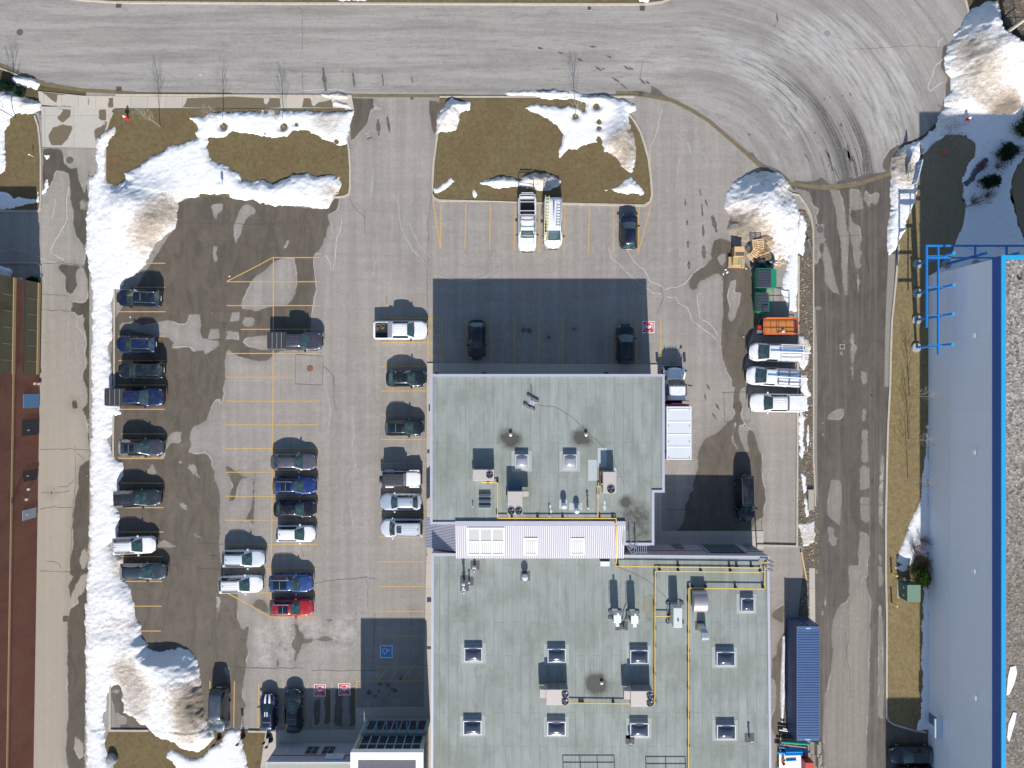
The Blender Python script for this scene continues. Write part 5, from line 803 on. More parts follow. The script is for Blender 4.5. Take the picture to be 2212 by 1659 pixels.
# skylights (curb, frame, dome)
def skylight(a, b, c_, d_, zr, dome, hc=.45):
    zt = zr+hc; X0, X1, Y0, Y1 = P(a, 0, zt).x, P(b, 0, zt).x, P(0, d_, zt).y, P(0, c_, zt).y
    f = MB(); f.box(X0, X1, Y0, Y1, zr-.02, zt-.1); o = f.build("skylight", M_par, bl)
    MB().box(X0-.35, X1+.35, Y0-.35, Y1+.35, zr-.01, zr+.012).build("flashing", M_flash, o)
    r_ = rim([Vector((X0, Y0, 0)), Vector((X1, Y0, 0)), Vector((X1, Y1, 0)), Vector((X0, Y1, 0))], .09, zt-.14, zt); r_.build("frame", M_alu, o)
    d = MB(); n = 11
    def fn(u, v):
        h = (1-abs(2*u-1)**3.2)*(1-abs(2*v-1)**3.2); return (X0+.07+(X1-X0-.14)*u, Y0+.07+(Y1-Y0-.14)*v, zt-.07+.34*h)
    d.grid(fn, [i/n for i in range(n+1)], [i/n for i in range(n+1)]); d.build("dome", dome, o, smooth=True, flip=True)
M_flash = plain("flashing_membrane", (.35, .38, .36), .8, var=.15)
M_domel = plain("louvred_dome", (.34, .33, .37), .18, 0, 1.0, var=.2, sc=3)
for a, b, c_, d_ in [(1112.5,1141.6,982,1012),(1217,1246.5,982,1012)]: skylight(a, b, c_, d_, zRU, M_domel)
for a, b, c_, d_ in [(1601.3,1630,1292.5,1321.5),(1548.3,1588.3,1408.3,1438.8),(1549,1589.5,1567.2,1597.5),(1361.4,1401,1404.8,1434.3),(1361.4,1401.5,1562.8,1592.6),(1182.8,1222.2,1402,1431.6),(1182.3,1222,1559.4,1589.6),(1002.8,1041.6,1400,1429.5),(1000.6,1040.2,1557.6,1587.8)]: skylight(a, b, c_, d_, zRL, M_dome)
# membrane patches and pads
def flat(a, b, c_, d_, z, mat, name="roof_patch", k=.012):
    X0, X1, Y0, Y1 = P(a, 0, z).x, P(b, 0, z).x, P(0, d_, z).y, P(0, c_, z).y; MB().box(X0, X1, Y0, Y1, z-.01, z+k).build(name, mat, bl)
M_patch = plain("pale_membrane", (.42, .46, .46), .7, var=.1); M_pad = plain("dark_pad", (.10, .095, .10), .9, var=.25)
flat(1270.5,1289.5,993,1038.5,6.88,M_patch); flat(1291,1310.5,967,1009,6.88,M_patch,k=.016); flat(1326,1331.5,1010,1062,6.88,M_patch)
for a in [(1207.8,1225.5,1080,1099),(1229.5,1258,1086.5,1102)]: flat(*a, 6.88, M_patch)
for a in [(1016.4,1036,1211,1230),(994,1012.6,1243,1276.5),(1012,1023,1246,1264.5),(1124.5,1144.5,1233.5,1254),(1329,1356.5,1342,1361.5),(1501.5,1520,1341,1360.5),(1608.5,1629,1584,1603.5),(1351,1370.5,1588,1607)]: flat(*a, 4.93, M_pad)
mb = MB(); q = [P(a, b, 4.93) for a, b in t(2,3,[(1135,250),(1175,225),(1215,225),(1225,400),(1195,412),(1160,395),(1128,360)])]; mb.prism([(p.x, p.y) for p in q], 4.92, 4.945); mb.build("roof_patch", plain("stained_membrane", (.23, .22, .17), .8, var=.4, sc=1.5), bl)
mb = MB(); c = P(1269.5, 1089.5, 6.88); 
for k in range(4): mb.box(-.66, .66, .58, .66, 0, .02, Matrix.Translation(c) @ Matrix.Rotation(R(45+90*k), 4, 'Z'))
mb.build("roof_patch", plain("tan_mastic", (.42, .36, .30), .8), bl)
M_mast = plain("white_mastic", (.55, .56, .56), .9, var=.3)
for a, b, r in [(1306,1097,.28),(1306,1086,.22),(1291,1098,.2),(1188,1094,.22),(1190,1105,.26),(1291.5,1072,.2),(1209,1129,.25)]:
    c = P(a, b, 6.88); mb = MB(); mb.prism([(c.x+r*(.55 if k % 2 else 1)*math.cos(k*.7)*.6, c.y+r*(.6+.4*math.sin(k*3.1))*math.sin(k*.7)*1.6) for k in range(9)], 6.875, 6.895); mb.build("mastic_patch", M_mast, bl)
for k in range(3):
    a0_, c0_ = 1033.8, 1067.2+k*12; zt = 7.0; X0, X1, Y1, Y0 = P(a0_,0,zt).x, P(1060.6,0,zt).x, P(0,c0_+.5,zt).y, P(0,c0_+7.0,zt).y
    o = MB().box(X0, X1, Y0, Y1, 6.87, zt).build("slot_vent", M_patch, bl); MB().box(X0+.03, X1-.03, Y1-.22, Y1+.05, zt, zt+.16).build("vent_hood", plain("hood_dark", (.05, .08, .11), .5), o)
# ---------------------------------------------------------------- glazed entrance and south wing
ex0, ex1, ey = P(757, 0, 7.26).x, P(914, 0, 7.26).x, P(0, 1625.5, 7.26).y
en = thing("entrance_tower", "white framed entrance tower with dark glazing and projecting blue fins", "entrance", (ex0, ey, 0))
EQ = [Vector((ex0, ey, 0)), Vector((ex1, ey, 0)), Vector((ex1, ey-9, 0)), Vector((ex0, ey-9, 0))]
MB().box(ex0+.35, ex1-.3, ey-9, ey-.3, 0, 6.6).build("wall", M_wallg, en)
rim(EQ, .72, 6.55, 7.26).build("white_parapet", plain("bright_white", (.93, .93, .94), .45, var=.02), en)
MB().box(ex0+.7, ex1-.7, ey-8.3, ey-.7, 6.5, 6.9).build("roof", plain("dark_roof", (.12, .115, .135), .85, var=.25), en)
MB().box(ex0+.5, ex1-.45, ey-.3, ey-.24, .1, 6.5).build("glazing", M_glassd, en)
M_mul = plain("mullion", (.42, .43, .40), .5, .2)
fr = MB()
for k in range(8): xx = ex0+.5+(ex1-ex0-.95)*k/7; fr.box(xx-.05, xx+.05, ey-.24, ey-.12, .1, 6.5)
for zb in (.1, 2.35, 5.2, 6.4): fr.box(ex0+.5, ex1-.45, ey-.235, ey-.13, zb, zb+.09)
fr.build("mullions", M_mul, en); MB().box(ex0+.3, ex1-.2, ey-.2, ey+.14, 3.05, 3.65).build("canopy_band", plain("band_bluegrey", (.22, .27, .29), .5, .2), en)
for k in range(6): xx = ex0+.9+(ex1-ex0-2.0)*k/5; MB().box(xx-.055, xx+.055, ey-.1, ey+1.35, 3.66, 3.86).build("fin", plain("fin_blue", (.16, .34, .42), .5, .2), en)
for xx in (ex0+.18, ex1-.28): MB().box(xx-.17, xx+.17, ey-.3, ey-.08, 0, 6.55).build("column", M_mul, en)
sx0, sy, sz = P(575, 0, 3.97).x, P(0, 1646, 3.97).y, 3.97
sw = thing("office_wing", "low office wing with a white LPI sign and red band at the bottom edge", "building", (sx0, sy, 0))
SQ = [Vector((sx0, sy, 0)), Vector((ex0, sy, 0)), Vector((ex0, sy-9, 0)), Vector((sx0, sy-9, 0))]
MB().box(sx0+.02, ex0-.01, sy-9, sy-.02, 0, 3.7).build("wall", M_wallg, sw); rim(SQ, .16, 3.6, sz).build("parapet", M_par, sw)
MB().box(sx0+.17, ex0-.17, sy-8.8, sy-.17, 3.6, 3.85).build("roof", plain("pale_roof", (.36, .37, .31), .8, var=.15), sw)
MB().box(sx0+.1, ex0-.05, sy-.02, sy+.02, 2.6, 2.72).build("red_band", M_redst, sw)
for k in range(2):
    xx = -22.1+k*1.75; o = MB().box(xx, xx+1.35, sy-.02, sy+.05, .85, 2.45).build("window", M_mul, sw)
    for a in range(2):
        for b in range(2): MB().box(xx+.07+a*.64, xx+.64+a*.64, sy+.05, sy+.062, .93+b*.77, 1.62+b*.77).build("pane", M_glassd, o)
for xx in (-24.2, -17.0): MB().box(xx, xx+.35, sy-.02, sy+.08, 1.45, 1.75).build("wall_box", M_alu, sw)
zs0, zs1 = 2.75, 3.55; cx = (P(705, 0, 3.1).x+P(743, 0, 3.1).x)/2; sg = MB().box(cx-.95, cx+.95, sy+.03, sy+.25, zs0, zs1).build("sign", plain("sign_white", (.62, .70, .74), .5, var=.03), sw)
Mw = Matrix.Translation(Vector((cx, sy+.256, (zs0+zs1)/2))-OFF[sw.name]) @ Matrix.Rotation(R(180), 4, 'Z') @ Matrix.Rotation(R(90), 4, 'X')
o_ = text_mesh("LPI", .36, plain("sign_red", (.22, .03, .07), .5), "lettering", sg, Mw)
mb = MB()
for a0_, a1_ in ((20, 160), (200, 340)):
    for k in range(16):
        p_ = [(cx+.82*math.cos(R(a0_+(a1_-a0_)*i/16)), (zs0+zs1)/2+.30*math.sin(R(a0_+(a1_-a0_)*i/16))) for i in (k, k+1)]
        mb.quad((p_[0][0], sy+.253, p_[0][1]-.015), (p_[1][0], sy+.253, p_[1][1]-.015), (p_[1][0], sy+.253, p_[1][1]+.015), (p_[0][0], sy+.253, p_[0][1]+.015))
mb.build("ellipse", plain("sign_dark", (.05, .09, .12), .5), sg)
# ---------------------------------------------------------------- west brick building
def brickmat():
    m = N("red_brick"); b = m.n("TexBrick", i_Scale=1.0); v = m.n("Vector_" if False else "CombineXYZ"); g = m.n("SeparateXYZ"); m.L(m.co(), g.inputs[0]); m.L(m.math('ADD', g.outputs[0], g.outputs[1]), v.inputs[0]); m.L(g.outputs[2], v.inputs[1]); m.L(v.outputs[0], b.inputs[0])
    b.inputs["Color1"].default_value = (.235, .075, .045, 1); b.inputs["Color2"].default_value = (.185, .055, .036, 1); b.inputs["Mortar"].default_value = (.20, .12, .09, 1)
    b.inputs["Mortar Size"].default_value = .008; b.inputs["Brick Width"].default_value = .24; b.inputs["Row Height"].default_value = .08
    n1 = m.noise(1.0, m.co((1, .5, .25)), 6, .6); c = m.mix(m.math('MULTIPLY', m.ramp(n1, (.4, 0), (.65, 1)), .4), b.outputs[0], (.26, .13, .06)); c = m.mix(m.math('MULTIPLY', m.ramp(n1, (.3, 1), (.45, 0)), .35), c, (.11, .04, .035)); return m.out(c, .9)
M_brick = brickmat()
wa, wb_ = P(89.5, 612), P(72, 1690); zB = 7.1
br = thing("brick_building", "red brick building with a beige band and long dark windows", "building", (wa.x, wa.y, 0))
wx = lambda y: wa.x+(wb_.x-wa.x)*(y-wa.y)/(wb_.y-wa.y)
mb = MB(); mb.prism([(wa.x-14, wa.y), (wa.x, wa.y), (wb_.x, wb_.y), (wb_.x-14, wb_.y)], 0, zB); mb.build("wall", M_brick, br)
mb = MB(); mb.prism([(wa.x-13.6, wa.y-.4), (wa.x-.4, wa.y-.4), (wb_.x-.4, wb_.y+.4), (wb_.x-13.6, wb_.y+.4)], zB-.02, zB+.03); mb.build("roof", plain("grey_roof", (.2, .2, .2), .9), br)
def wst(y0, y1, z0, z1, pr, name, mat, par=None):
    mb = MB(); mb.add([(wx(y0)-.05, y0, z0), (wx(y0)+pr, y0, z0), (wx(y1)+pr, y1, z0), (wx(y1)-.05, y1, z0), (wx(y0)-.05, y0, z1), (wx(y0)+pr, y0, z1), (wx(y1)+pr, y1, z1), (wx(y1)-.05, y1, z1)], [(0,3,2,1),(4,5,6,7),(0,1,5,4),(1,2,6,5),(2,3,7,6),(3,0,4,7)]); return mb.build(name, mat, par or br)
M_beige = plain("beige_band", (.42, .30, .15), .8, var=.2); M_wdk = N("olive_glazing"); M_wdk = M_wdk.out(M_wdk.mix(M_wdk.noise(.35, None, 4, .6), (.045, .045, .022), (.11, .095, .055)), .25, 0, .3, .5)
yg = P(0, 809).y
wst(wb_.y, yg, 4.02, 4.26, .04, "stone_band", M_beige)
for z0, z1 in ((.62, 2.62), (4.42, 6.35)):
    o = wst(yg, wa.y-.02, z0, z1, .02, "window_band", M_wdk)
    wst(yg, wa.y-.02, z0-.38, z0-.01, .10, "sill", M_beige, o); wst(yg, wa.y-.02, z1+.01, z1+.10, .03, "head", plain("lamp_dark", (.04, .04, .06), .5), o)
    for k in range(5): y = yg+.9+(wa.y-yg-1.6)*(k+.3)/5; wst(y-.02, y+.02, z0+.01, z1-.6, .035, "mullion", M_beige, o)
for y_, y2, z1, mt in [(851,881,2.62,plain("door_blue", (.10, .26, .45), .5)),(907,940,2.7,plain("door_black", (.018, .018, .03), .5)),(1016,1038,2.35,plain("door_black", (.018, .018, .03), .5)),(1099,1121,2.45,plain("door_pale", (.33, .36, .42), .5))]:
    o = wst(P(0, y2, 1.3).y, P(0, y_, 1.3).y, .12 if y_ < 1000 else .3, z1, .05, "service_door", mt)
    if y_ > 900: wst(P(0, y2, 1.3).y+.5, P(0, y2, 1.3).y+.62, 1.7, 1.9, .09, "door_notice", M_alu, o)
for y_, z_ in ((829, .85), (1057, 1.6), (1079, 1.9), (829.5, .2)):
    y = P(0, y_, z_).y; wst(y-.12, y+.12, z_, z_+.18, .22, "wall_lamp", M_alu)
y = P(0, 1082, 4).y; wst(y-.2, y+.2, 3.9, 4.25, .2, "wall_lamp", plain("lamp_dark", (.04, .04, .06), .5))
# ---------------------------------------------------------------- east tall building
ec = P(2005, 596); eB = thing("warehouse", "tall pale warehouse with a bright blue parapet and gravel roof at the right edge", "building", (ec.x, ec.y, 0))
def sidmat():
    m = N("white_siding"); g = m.n("SeparateXYZ"); m.L(m.co(), g.inputs[0]); v = m.n("CombineXYZ"); m.L(m.math('ADD', g.outputs[0], g.outputs[1]), v.inputs[0]); m.L(g.outputs[2], v.inputs[1])
    b = m.n("TexBrick", i_Scale=1.0, offset=0.0); m.L(v.outputs[0], b.inputs[0]); b.inputs["Color1"].default_value = (.82, .85, .92, 1); b.inputs["Color2"].default_value = (.805, .835, .905, 1); b.inputs["Mortar"].default_value = (.67, .71, .79, 1)
    b.inputs["Mortar Size"].default_value = .018; b.inputs["Mortar Smooth"].default_value = .5; b.inputs["Brick Width"].default_value = 3.6; b.inputs["Row Height"].default_value = 30
    c = m.mix(m.math('MULTIPLY', m.noise(.25, None, 5), .25), b.outputs[0], (.66, .70, .78)); return m.out(c, .6)
MB().box(ec.x, ec.x+30, -60, ec.y, 0, 10.5).build("wall", sidmat(), eB)
MB().box(ec.x-.03, ec.x+.02, -60, ec.y+.03, 0, 3.9).build("plinth", plain("plinth_panel", (.76, .79, .84), .7, var=.06, sc=.3), eB)
M_bb = plain("deep_blue_fascia", (.03, .105, .40), .45, .1, var=.06, sc=.4); M_cy = plain("bright_blue_cap", (.025, .37, .68), .45, .1, var=.05)
EB = [Vector((ec.x-.10, ec.y+.10, 0)), Vector((ec.x+31, ec.y+.1, 0)), Vector((ec.x+31, -61, 0)), Vector((ec.x-.1, -61, 0))]
rim(EB, .36, 10.5, 11.74).build("fascia", M_bb, eB); rim(opoly(EB, -.03), .42, 11.74, 11.84).build("parapet_cap", M_cy, eB)
def gravmat():
    m = N("roof_gravel"); v = m.n("TexVoronoi", i_Scale=5.0); m.L(m.co(), v.inputs[0]); c = m.ramp(m.n("SeparateColor", i_0=v.outputs[1]).outputs[0], (0, (.11, .095, .08)), (.4, (.25, .225, .195)), (.8, (.33, .30, .265)), (1, (.46, .43, .39)))
    g = m.n("SeparateXYZ"); m.L(m.co(), g.inputs[0]); lo = m.step(m.math('ADD', m.math('MULTIPLY', g.outputs[1], -1), m.math('MULTIPLY', m.noise(.3, None, 5, .6), 22)), 22, 50)
    c = m.mix(m.math('MULTIPLY', lo, .5), c, (.12, .09, .06)); m.bump(v.outputs[0], .8, .05); return m.out(c, .95)
MB().box(ec.x+.26, ec.x+30, -60, ec.y-.26, 10.6, 11.45).build("roof", gravmat(), eB)
for dx, dy in [(2112, 725), (2112, 977), (2112, 1234), (2114, 1507)]:
    z_ = H*(1-(ec.x*F/H)/((dx-1106))) ; y = P(0, dy, z_).y; MB().box(ec.x-.42, ec.x, y-.2, y+.2, z_-.2, z_+.2).build("wall_light", plain("bright_white", (.93, .93, .94), .45, var=.02), eB)
z_ = 1.2; y = P(0, 1547, z_).y; MB().box(ec.x-.9, ec.x, y-1.6, y+.4, 2.55, 2.75).build("door_canopy", plain("canopy_pale", (.55, .62, .70), .5), eB); MB().box(ec.x-.06, ec.x, y-1.1, y, .1, 2.3).build("side_door", plain("door_grey", (.16, .17, .21), .5), eB)
q = [P(a, b, 11.45) for a, b in t(3,3,[(2095,820),(2140,810),(2150,870),(2130,950),(2085,1050),(2062,1055),(2075,900)])]; mb = MB(); mb.prism([(p.x, p.y) for p in q], 11.44, 11.52); mb.build("roof_snow", plain("roof_snow", (.85, .86, .88), .8), eB)
q = [P(a, b, 11.45) for a, b in t(3,3,[(2120,1195),(2148,1200),(2130,1290),(2085,1440),(2068,1400),(2080,1290)])]; mb = MB(); mb.prism([(p.x, p.y) for p in q], 11.44, 11.52); mb.build("roof_snow", plain("roof_snow", (.85, .86, .88), .8), eB)
q = [P(a, b, 11.45) for a, b in t(3,1,[(2155,730),(2175,745),(2198,760),(2185,775),(2165,778),(2152,755)])]; mb = MB(); mb.prism([(p.x, p.y) for p in q], 11.445, 11.47); mb.build("roof_puddle", plain("puddle_dark", (.05, .045, .04), .3), eB)
MB().box(41.8, ec.x+30, -72, -52, 0, 11.8).build("south_wing", M_wallg, eB)
# blue steel frame beside the warehouse
bf = thing("steel_pergola", "bright blue steel frame of round posts and rails around the corner of the warehouse", "steel frame", (P(1978, 640).x, P(1978, 640).y, 0))
M_bs = plain("blue_steel", (.02, .22, .62), .4, .15, var=.06); hp, hr = 6.6, 5.1
posts = [P(1979.7, 571), P(1979.7, 633.7), P(1978.5, 691), P(1977.6, 751), P(2042.5, 571), P(2106, 571)]
for p in posts:
    o = MB().cyl((p.x, p.y, 0), (p.x, p.y, hp), .14, n=16).build("post", M_bs, bf, smooth=False); MB().cyl((p.x, p.y, -.02), (p.x, p.y, .28), .50, n=20).build("footing", plain("footing_concrete", (.38, .36, .32), .9, var=.25), o)
    MB().cyl((p.x, p.y, hp), (p.x, p.y, hp+.05), .17, n=16).build("post_cap", M_cy, o)
xo, xi = P(2002.7, 0, hr).x, P(2028, 0, hr).x; yo, yi = P(0, 530.6, hr).y, P(0, 556.6, hr).y
rl = lambda a, b, c_, d_, z=hr, h=.22: MB().box(min(a, b), max(a, b), min(c_, d_), max(c_, d_), z-h, z).build("rail", M_bs, bf)
rl(xo-.09, xo+.09, P(0,707.7,hr).y, yo+.09); rl(xi-.07, xi+.07, P(0,766,hr).y, yo-.09, hr+.0); rl(xo+.09, 62, yo-.09, yo+.09, hr-.004); rl(xo+.09, 62, yi-.07, yi+.07, hr-.008)
for p in posts[:4]: rl(xo+.09, p.x-.1, p.y-.06, p.y+.06, hr-.015, .2)
for p in posts[4:]: rl(p.x-.06, p.x+.06, p.y+.1, yo-.09, hr-.015, .2)
rl(xo+.1, xo+3, 6, 6.0001)if False else None
for p in posts[4:]:
    MB().cyl((p.x, p.y, hp-.1), (p.x-1.6, yo, hr), .015, n=5).build("tie_rod", M_bs, bf)
# ================================================================== VEHICLES
M_tyre = plain("tyre_rubber", (.018, .018, .02), .85, var=.2); M_rim = plain("wheel_rim", (.42, .42, .44), .3, .7, var=.1)
M_trim = plain("black_trim", (.02, .02, .023), .5, var=.2); M_chrome = plain("chrome_trim", (.62, .63, .65), .18, .9, var=.05)
M_lamp = plain("headlight_glass", (.52, .55, .58), .12, .2, .8, var=.1); M_tail = plain("taillight_red", (.34, .012, .015), .2, 0, .8)
M_plate = plain("plate_white", (.6, .62, .65), .5); M_grey = plain("grey_panel", (.40, .40, .41), .5, .3)
def carglass():
    m = N("car_glass"); f = m.noise(2.2, None, 4, .6, .5); g = m.noise(.7, None, 2)
    c = m.mix(m.ramp(f, (.35, 0), (.65, 1)), (.012, .028, .03), (.055, .10, .095)); m.out(c, .05, 0, 1.0, .6); return m.m
M_cg = carglass(); M_sun = plain("sunroof_glass", (.008, .013, .02), .06, 0, .8); M_priv = plain("privacy_glass", (.010, .012, .016), .08, 0, .8)
KD = { # width, belt z, hood z, nose z, roof z, rear base, rear top, front top, front base (fractions from the rear), roof half width, tail z
 'suv':   dict(W=1.90, belt=1.05, hood=1.08, nose=.86, roof=1.70, rb=.015, rt=.075, ft=.52, fb=.705, rw=.60, tail=1.05),
 'suv2':  dict(W=1.86, belt=1.03, hood=1.04, nose=.82, roof=1.64, rb=.02, rt=.12, ft=.50, fb=.70, rw=.58, tail=1.0),
 'hatch': dict(W=1.80, belt=.98, hood=1.0, nose=.76, roof=1.52, rb=.02, rt=.10, ft=.49, fb=.71, rw=.60, tail=.95),
 'sedan': dict(W=1.84, belt=.95, hood=.96, nose=.72, roof=1.45, rb=.085, rt=.20, ft=.53, fb=.70, rw=.57, tail=.96),
 'mini':  dict(W=1.72, belt=.95, hood=.98, nose=.80, roof=1.42, rb=.02, rt=.07, ft=.56, fb=.72, rw=.64, tail=.95),
 'pickup':dict(W=2.02, belt=1.22, hood=1.20, nose=1.0, roof=1.92, rb=.355, rt=.375, ft=.63, fb=.745, rw=.64, tail=1.22),
 'capped':dict(W=2.00, belt=1.22, hood=1.20, nose=1.0, roof=1.88, rb=.34, rt=.355, ft=.61, fb=.74, rw=.66, tail=1.22),
 'van':   dict(W=2.02, belt=1.25, hood=1.22, nose=.95, roof=2.12, rb=.012, rt=.035, ft=.665, fb=.83, rw=.76, tail=1.25),
 'smallvan':dict(W=1.86, belt=1.15, hood=1.12, nose=.86, roof=1.90, rb=.012, rt=.035, ft=.66, fb=.83, rw=.74, tail=1.15),
 'jeep':  dict(W=1.62, belt=1.12, hood=1.16, nose=1.12, roof=1.84, rb=.012, rt=.03, ft=.565, fb=.62, rw=.86, tail=1.12),
 'wagon': dict(W=1.95, belt=1.12, hood=1.16, nose=.92, roof=1.88, rb=.012, rt=.045, ft=.62, fb=.76, rw=.66, tail=1.12),
}
def vehicle(kind, box, head, col, label, tw=0, name="parked_car", cat="car", group="parked vehicles", sun=None, rails=None, bed=None, rack=None, roofcol=None, ribs=0, glassr=None, L=None, dz=0.0, extra=None, rear_bump=False, zmid=.7):
    K = dict(KD[kind]); x0, x1, y0, y1 = box; c = P((x0+x1)/2, (y0+y1)/2, zmid); hz = head in (0, 180)
    ln = ((x1-x0) if hz else (y1-y0))/(F/(H-zmid)); L = L or ln-.05; W = K['W']
    rt = thing(name, label, cat, (c.x, c.y, dz), R(head+tw)+1e-4, group)
    fb, ft, rt_, rb = K['fb'], K['ft'], K['rt'], K['rb']; X = lambda f: (f-.5)*L
    isbed = kind == 'pickup'; bedf = (.035, rb-.01)
    def hw(f):
        d = 1-f; a = min(1, d/.16); b = min(1, f/.10); fa = .30 if kind not in ('jeep', 'pickup', 'capped') else .16
        ra = .16 if kind not in ('pickup', 'capped', 'jeep', 'van', 'smallvan') else .05
        return W/2*(1-fa*(1-a)**2.2-ra*(1-b)**2)*(1-.03*math.cos((f-.45)*6.28)*0)
    def zt(f):
        if f >= fb: k = (f-fb)/(1-fb); return K['hood']+(K['nose']-K['hood'])*k**2.2+.03*math.sin(k*3.1)
        if f <= rb: k = f/max(rb, 1e-3); return K['tail']-.03*(1-k)
        k = (f-rb)/(fb-rb); return K['belt']+(K['hood']-K['belt'])*k
    cs = [(0, 0), (.40, -.004), (.74, -.022), (.80, -.03), (.86, -.045), (.94, -.10), (1.0, -.24), (1.0, None), (.965, -9)]
    def bp(f, j, off=0.0):
        j_ = abs(j)*(len(cs)-1); i = min(int(j_), len(cs)-2); k = j_-i; h = hw(f); z = zt(f); inb = isbed and bedf[0] < f < bedf[1]
        def q(n):
            u, d = cs[n]; zz_ = z+d if (d is not None and d > -5) else (.58 if d is None else .30)
            if inb and n <= 3: zz_ = .72
            return u*h, zz_
        a, b = q(i), q(i+1); y = a[0]+(b[0]-a[0])*k; zz_ = a[1]+(b[1]-a[1])*k
        bow = 0
        if f > .88: bow = -.34*(f-.88)/.12*(y/(W/2))**2*(1 if kind != 'jeep' else .15)
        if f < .08: bow = .16*(.08-f)/.08*(y/(W/2))**2*(0 if kind in ('pickup', 'capped', 'jeep') else 1)
        return Vector((X(f)+bow, y*(1 if j >= 0 else -1), zz_+off))
    fs = sorted(set([0, .012, .035, .08, .14, .22, .30, rb, .45, .55, fb, (fb+1)/2, .90, .94, .97, .99, 1.0]+([bedf[0]-.0008, bedf[0]+.0008, bedf[1]-.0008, bedf[1]+.0008] if isbed else [])))
    nj = (len(cs)-1)*2; mb = MB(); mb.grid(lambda f, j: bp(f, j), fs, [-1+2*i/nj for i in range(nj+1)])
    n = nj+1; m_ = len(fs); mb.f.append(tuple(range(n))); mb.f.append(tuple(range((m_-1)*n+n-1, (m_-1)*n-1, -1)))
    mb.f.append((0, (m_-1)*n, (m_-1)*n+n-1, n-1))
    o = mb.build("body", col, rt, rel=False, smooth=not isbed)
    if isbed:
        o.data.polygons.foreach_set("use_smooth", [False]*len(o.data.polygons))
    def patch(fn, mat, nm, u, v, nu=4, nv=4, par=None, off=.012, smooth=True):
        m = MB(); m.grid(lambda a, b: fn(a, b, off), [u[0]+(u[1]-u[0])*i/nu for i in range(nu+1)], [v[0]+(v[1]-v[0])*i/nv for i in range(nv+1)])
        return m.build(nm, mat, par or rt, rel=False, smooth=smooth)
    # cabin shell
    wb = W/2*.955; bl_ = K['belt']-.03; rwh = W/2*K['rw']; rz = K['roof']; cr = .05
    rows = [(X(rb), K['tail']+.0, wb*.93), (X(rt_), rz-.07, rwh*.97), (X((rt_+ft)/2), rz, rwh), (X(ft), rz-.035, rwh*.97), (X(fb), K['hood']+.0, wb*.90)]
    T = [0, .25, .5, .75, 1.0]
    bowF = .22 if kind != 'jeep' else .02
    def sp(tq, cq, off=0.0):
        tq = min(max(tq, 0), 1); i = min(int(tq*4), 3); k = tq*4-i
        if i in (1, 2): kk = k
        else: kk = k
        a, b = rows[i], rows[i+1]; x = a[0]+(b[0]-a[0])*kk; z = a[1]+(b[1]-a[1])*kk; wt = a[2]+(b[2]-a[2])*kk
        if i == 1: z = a[1]+(b[1]-a[1])*(1-(1-k)**2)
        if i == 2: z = a[1]+(b[1]-a[1])*(k**2)
        q = abs(cq); s_ = 1 if cq >= 0 else -1
        if q <= .7: y = wt*q/.7; z -= cr*(q/.7)**2
        else:
            g = (q-.7)/.3; y = wt+(wb-wt)*g; z = (z-cr)+(bl_-(z-cr))*g
        x += (tq > .75)*bowF*(tq-.75)/.25*(1-(y/wb)**2)*.6+(tq > .6)*.04*(1-(y/wb)**2)
        if tq < .25: x -= (.25-tq)/.25*.10*(1-(y/wb)**2)*(0 if kind in ('pickup', 'capped', 'jeep') else 1)
        nrm = Vector((0, s_*(.8 if q > .7 else .1*q), .6 if q > .7 else 1)).normalized()
        if tq > .78: nrm = Vector((.5, 0, .85)) if q < .7 else nrm
        if tq < .22: nrm = Vector((-.5, 0, .85)) if q < .7 else nrm
        return Vector((x, y*s_, z))+nrm*off
    mb = MB(); us = [0, .06, .12, .18, .25, .33, .42, .5, .6, .68, .75, .81, .87, .93, 1.0]; vs = [-1, -.9, -.8, -.7, -.55, -.35, -.15, 0, .15, .35, .55, .7, .8, .9, 1]
    mb.grid(lambda a, b: sp(a, b), us, vs)
    cab = mb.build("roof", roofcol or col, rt, rel=False, smooth=True)
    hg = sp(.5, 0).z
    patch(sp, M_cg, "windshield", (.765, .985), (-.655, .655), 4, 8, off=.014)
    if kind not in ('van', 'smallvan', 'jeep', 'capped', 'pickup'): patch(sp, glassr or M_cg, "rear_window", (.03, .225), (-.62, .62), 3, 6, off=.014)
    elif kind in ('pickup', 'capped'): patch(sp, M_priv, "rear_window", (.05, .2), (-.6, .6), 2, 4, off=.03)
    t0, t1 = (.20, .80) if kind not in ('van', 'smallvan') else (.62, .80)
    for s_ in (-1, 1): patch(sp, M_priv, "side_window", (t0, t1) if s_ > 0 else (t1, t0), (s_*.74, s_*.93), 6, 2, off=.012)
    # lamps, grille, mirrors, wheels, trim
    for s_ in (-1, 1):
        patch(bp, M_lamp, "headlight", (.945, .992) if kind != 'mini' else (.88, .95), (s_*.34, s_*.66) if kind != 'mini' else (s_*.40, s_*.58), 3, 3, off=.014)
        patch(bp, M_tail, "taillight", (.0, .022), (s_*.52, s_*.74), 2, 3, off=.014)
        m = MB(); mx = X(ft*.45+fb*.55)+.05; m.box(mx-.09, mx+.09, min(s_*(W/2-.02), s_*(W/2+.20)), max(s_*(W/2-.02), s_*(W/2+.20)), K['belt']-.05, K['belt']+.12); m.build("mirror", col if kind not in ('van', 'pickup', 'jeep') else M_trim, rt, rel=False, bevel=.04)
    m = MB(); m.box(L/2-.05, L/2+.03, -W*.26, W*.26, .55, K['nose']-.12); m.build("grille", M_trim, rt, rel=False, bevel=.02)
    m = MB(); m.box(-L/2-.02, -L/2+.04, -.26, .26, .62, .76); m.build("plate", M_plate, rt, rel=False)
    r_ = .36 if W < 1.98 else .40
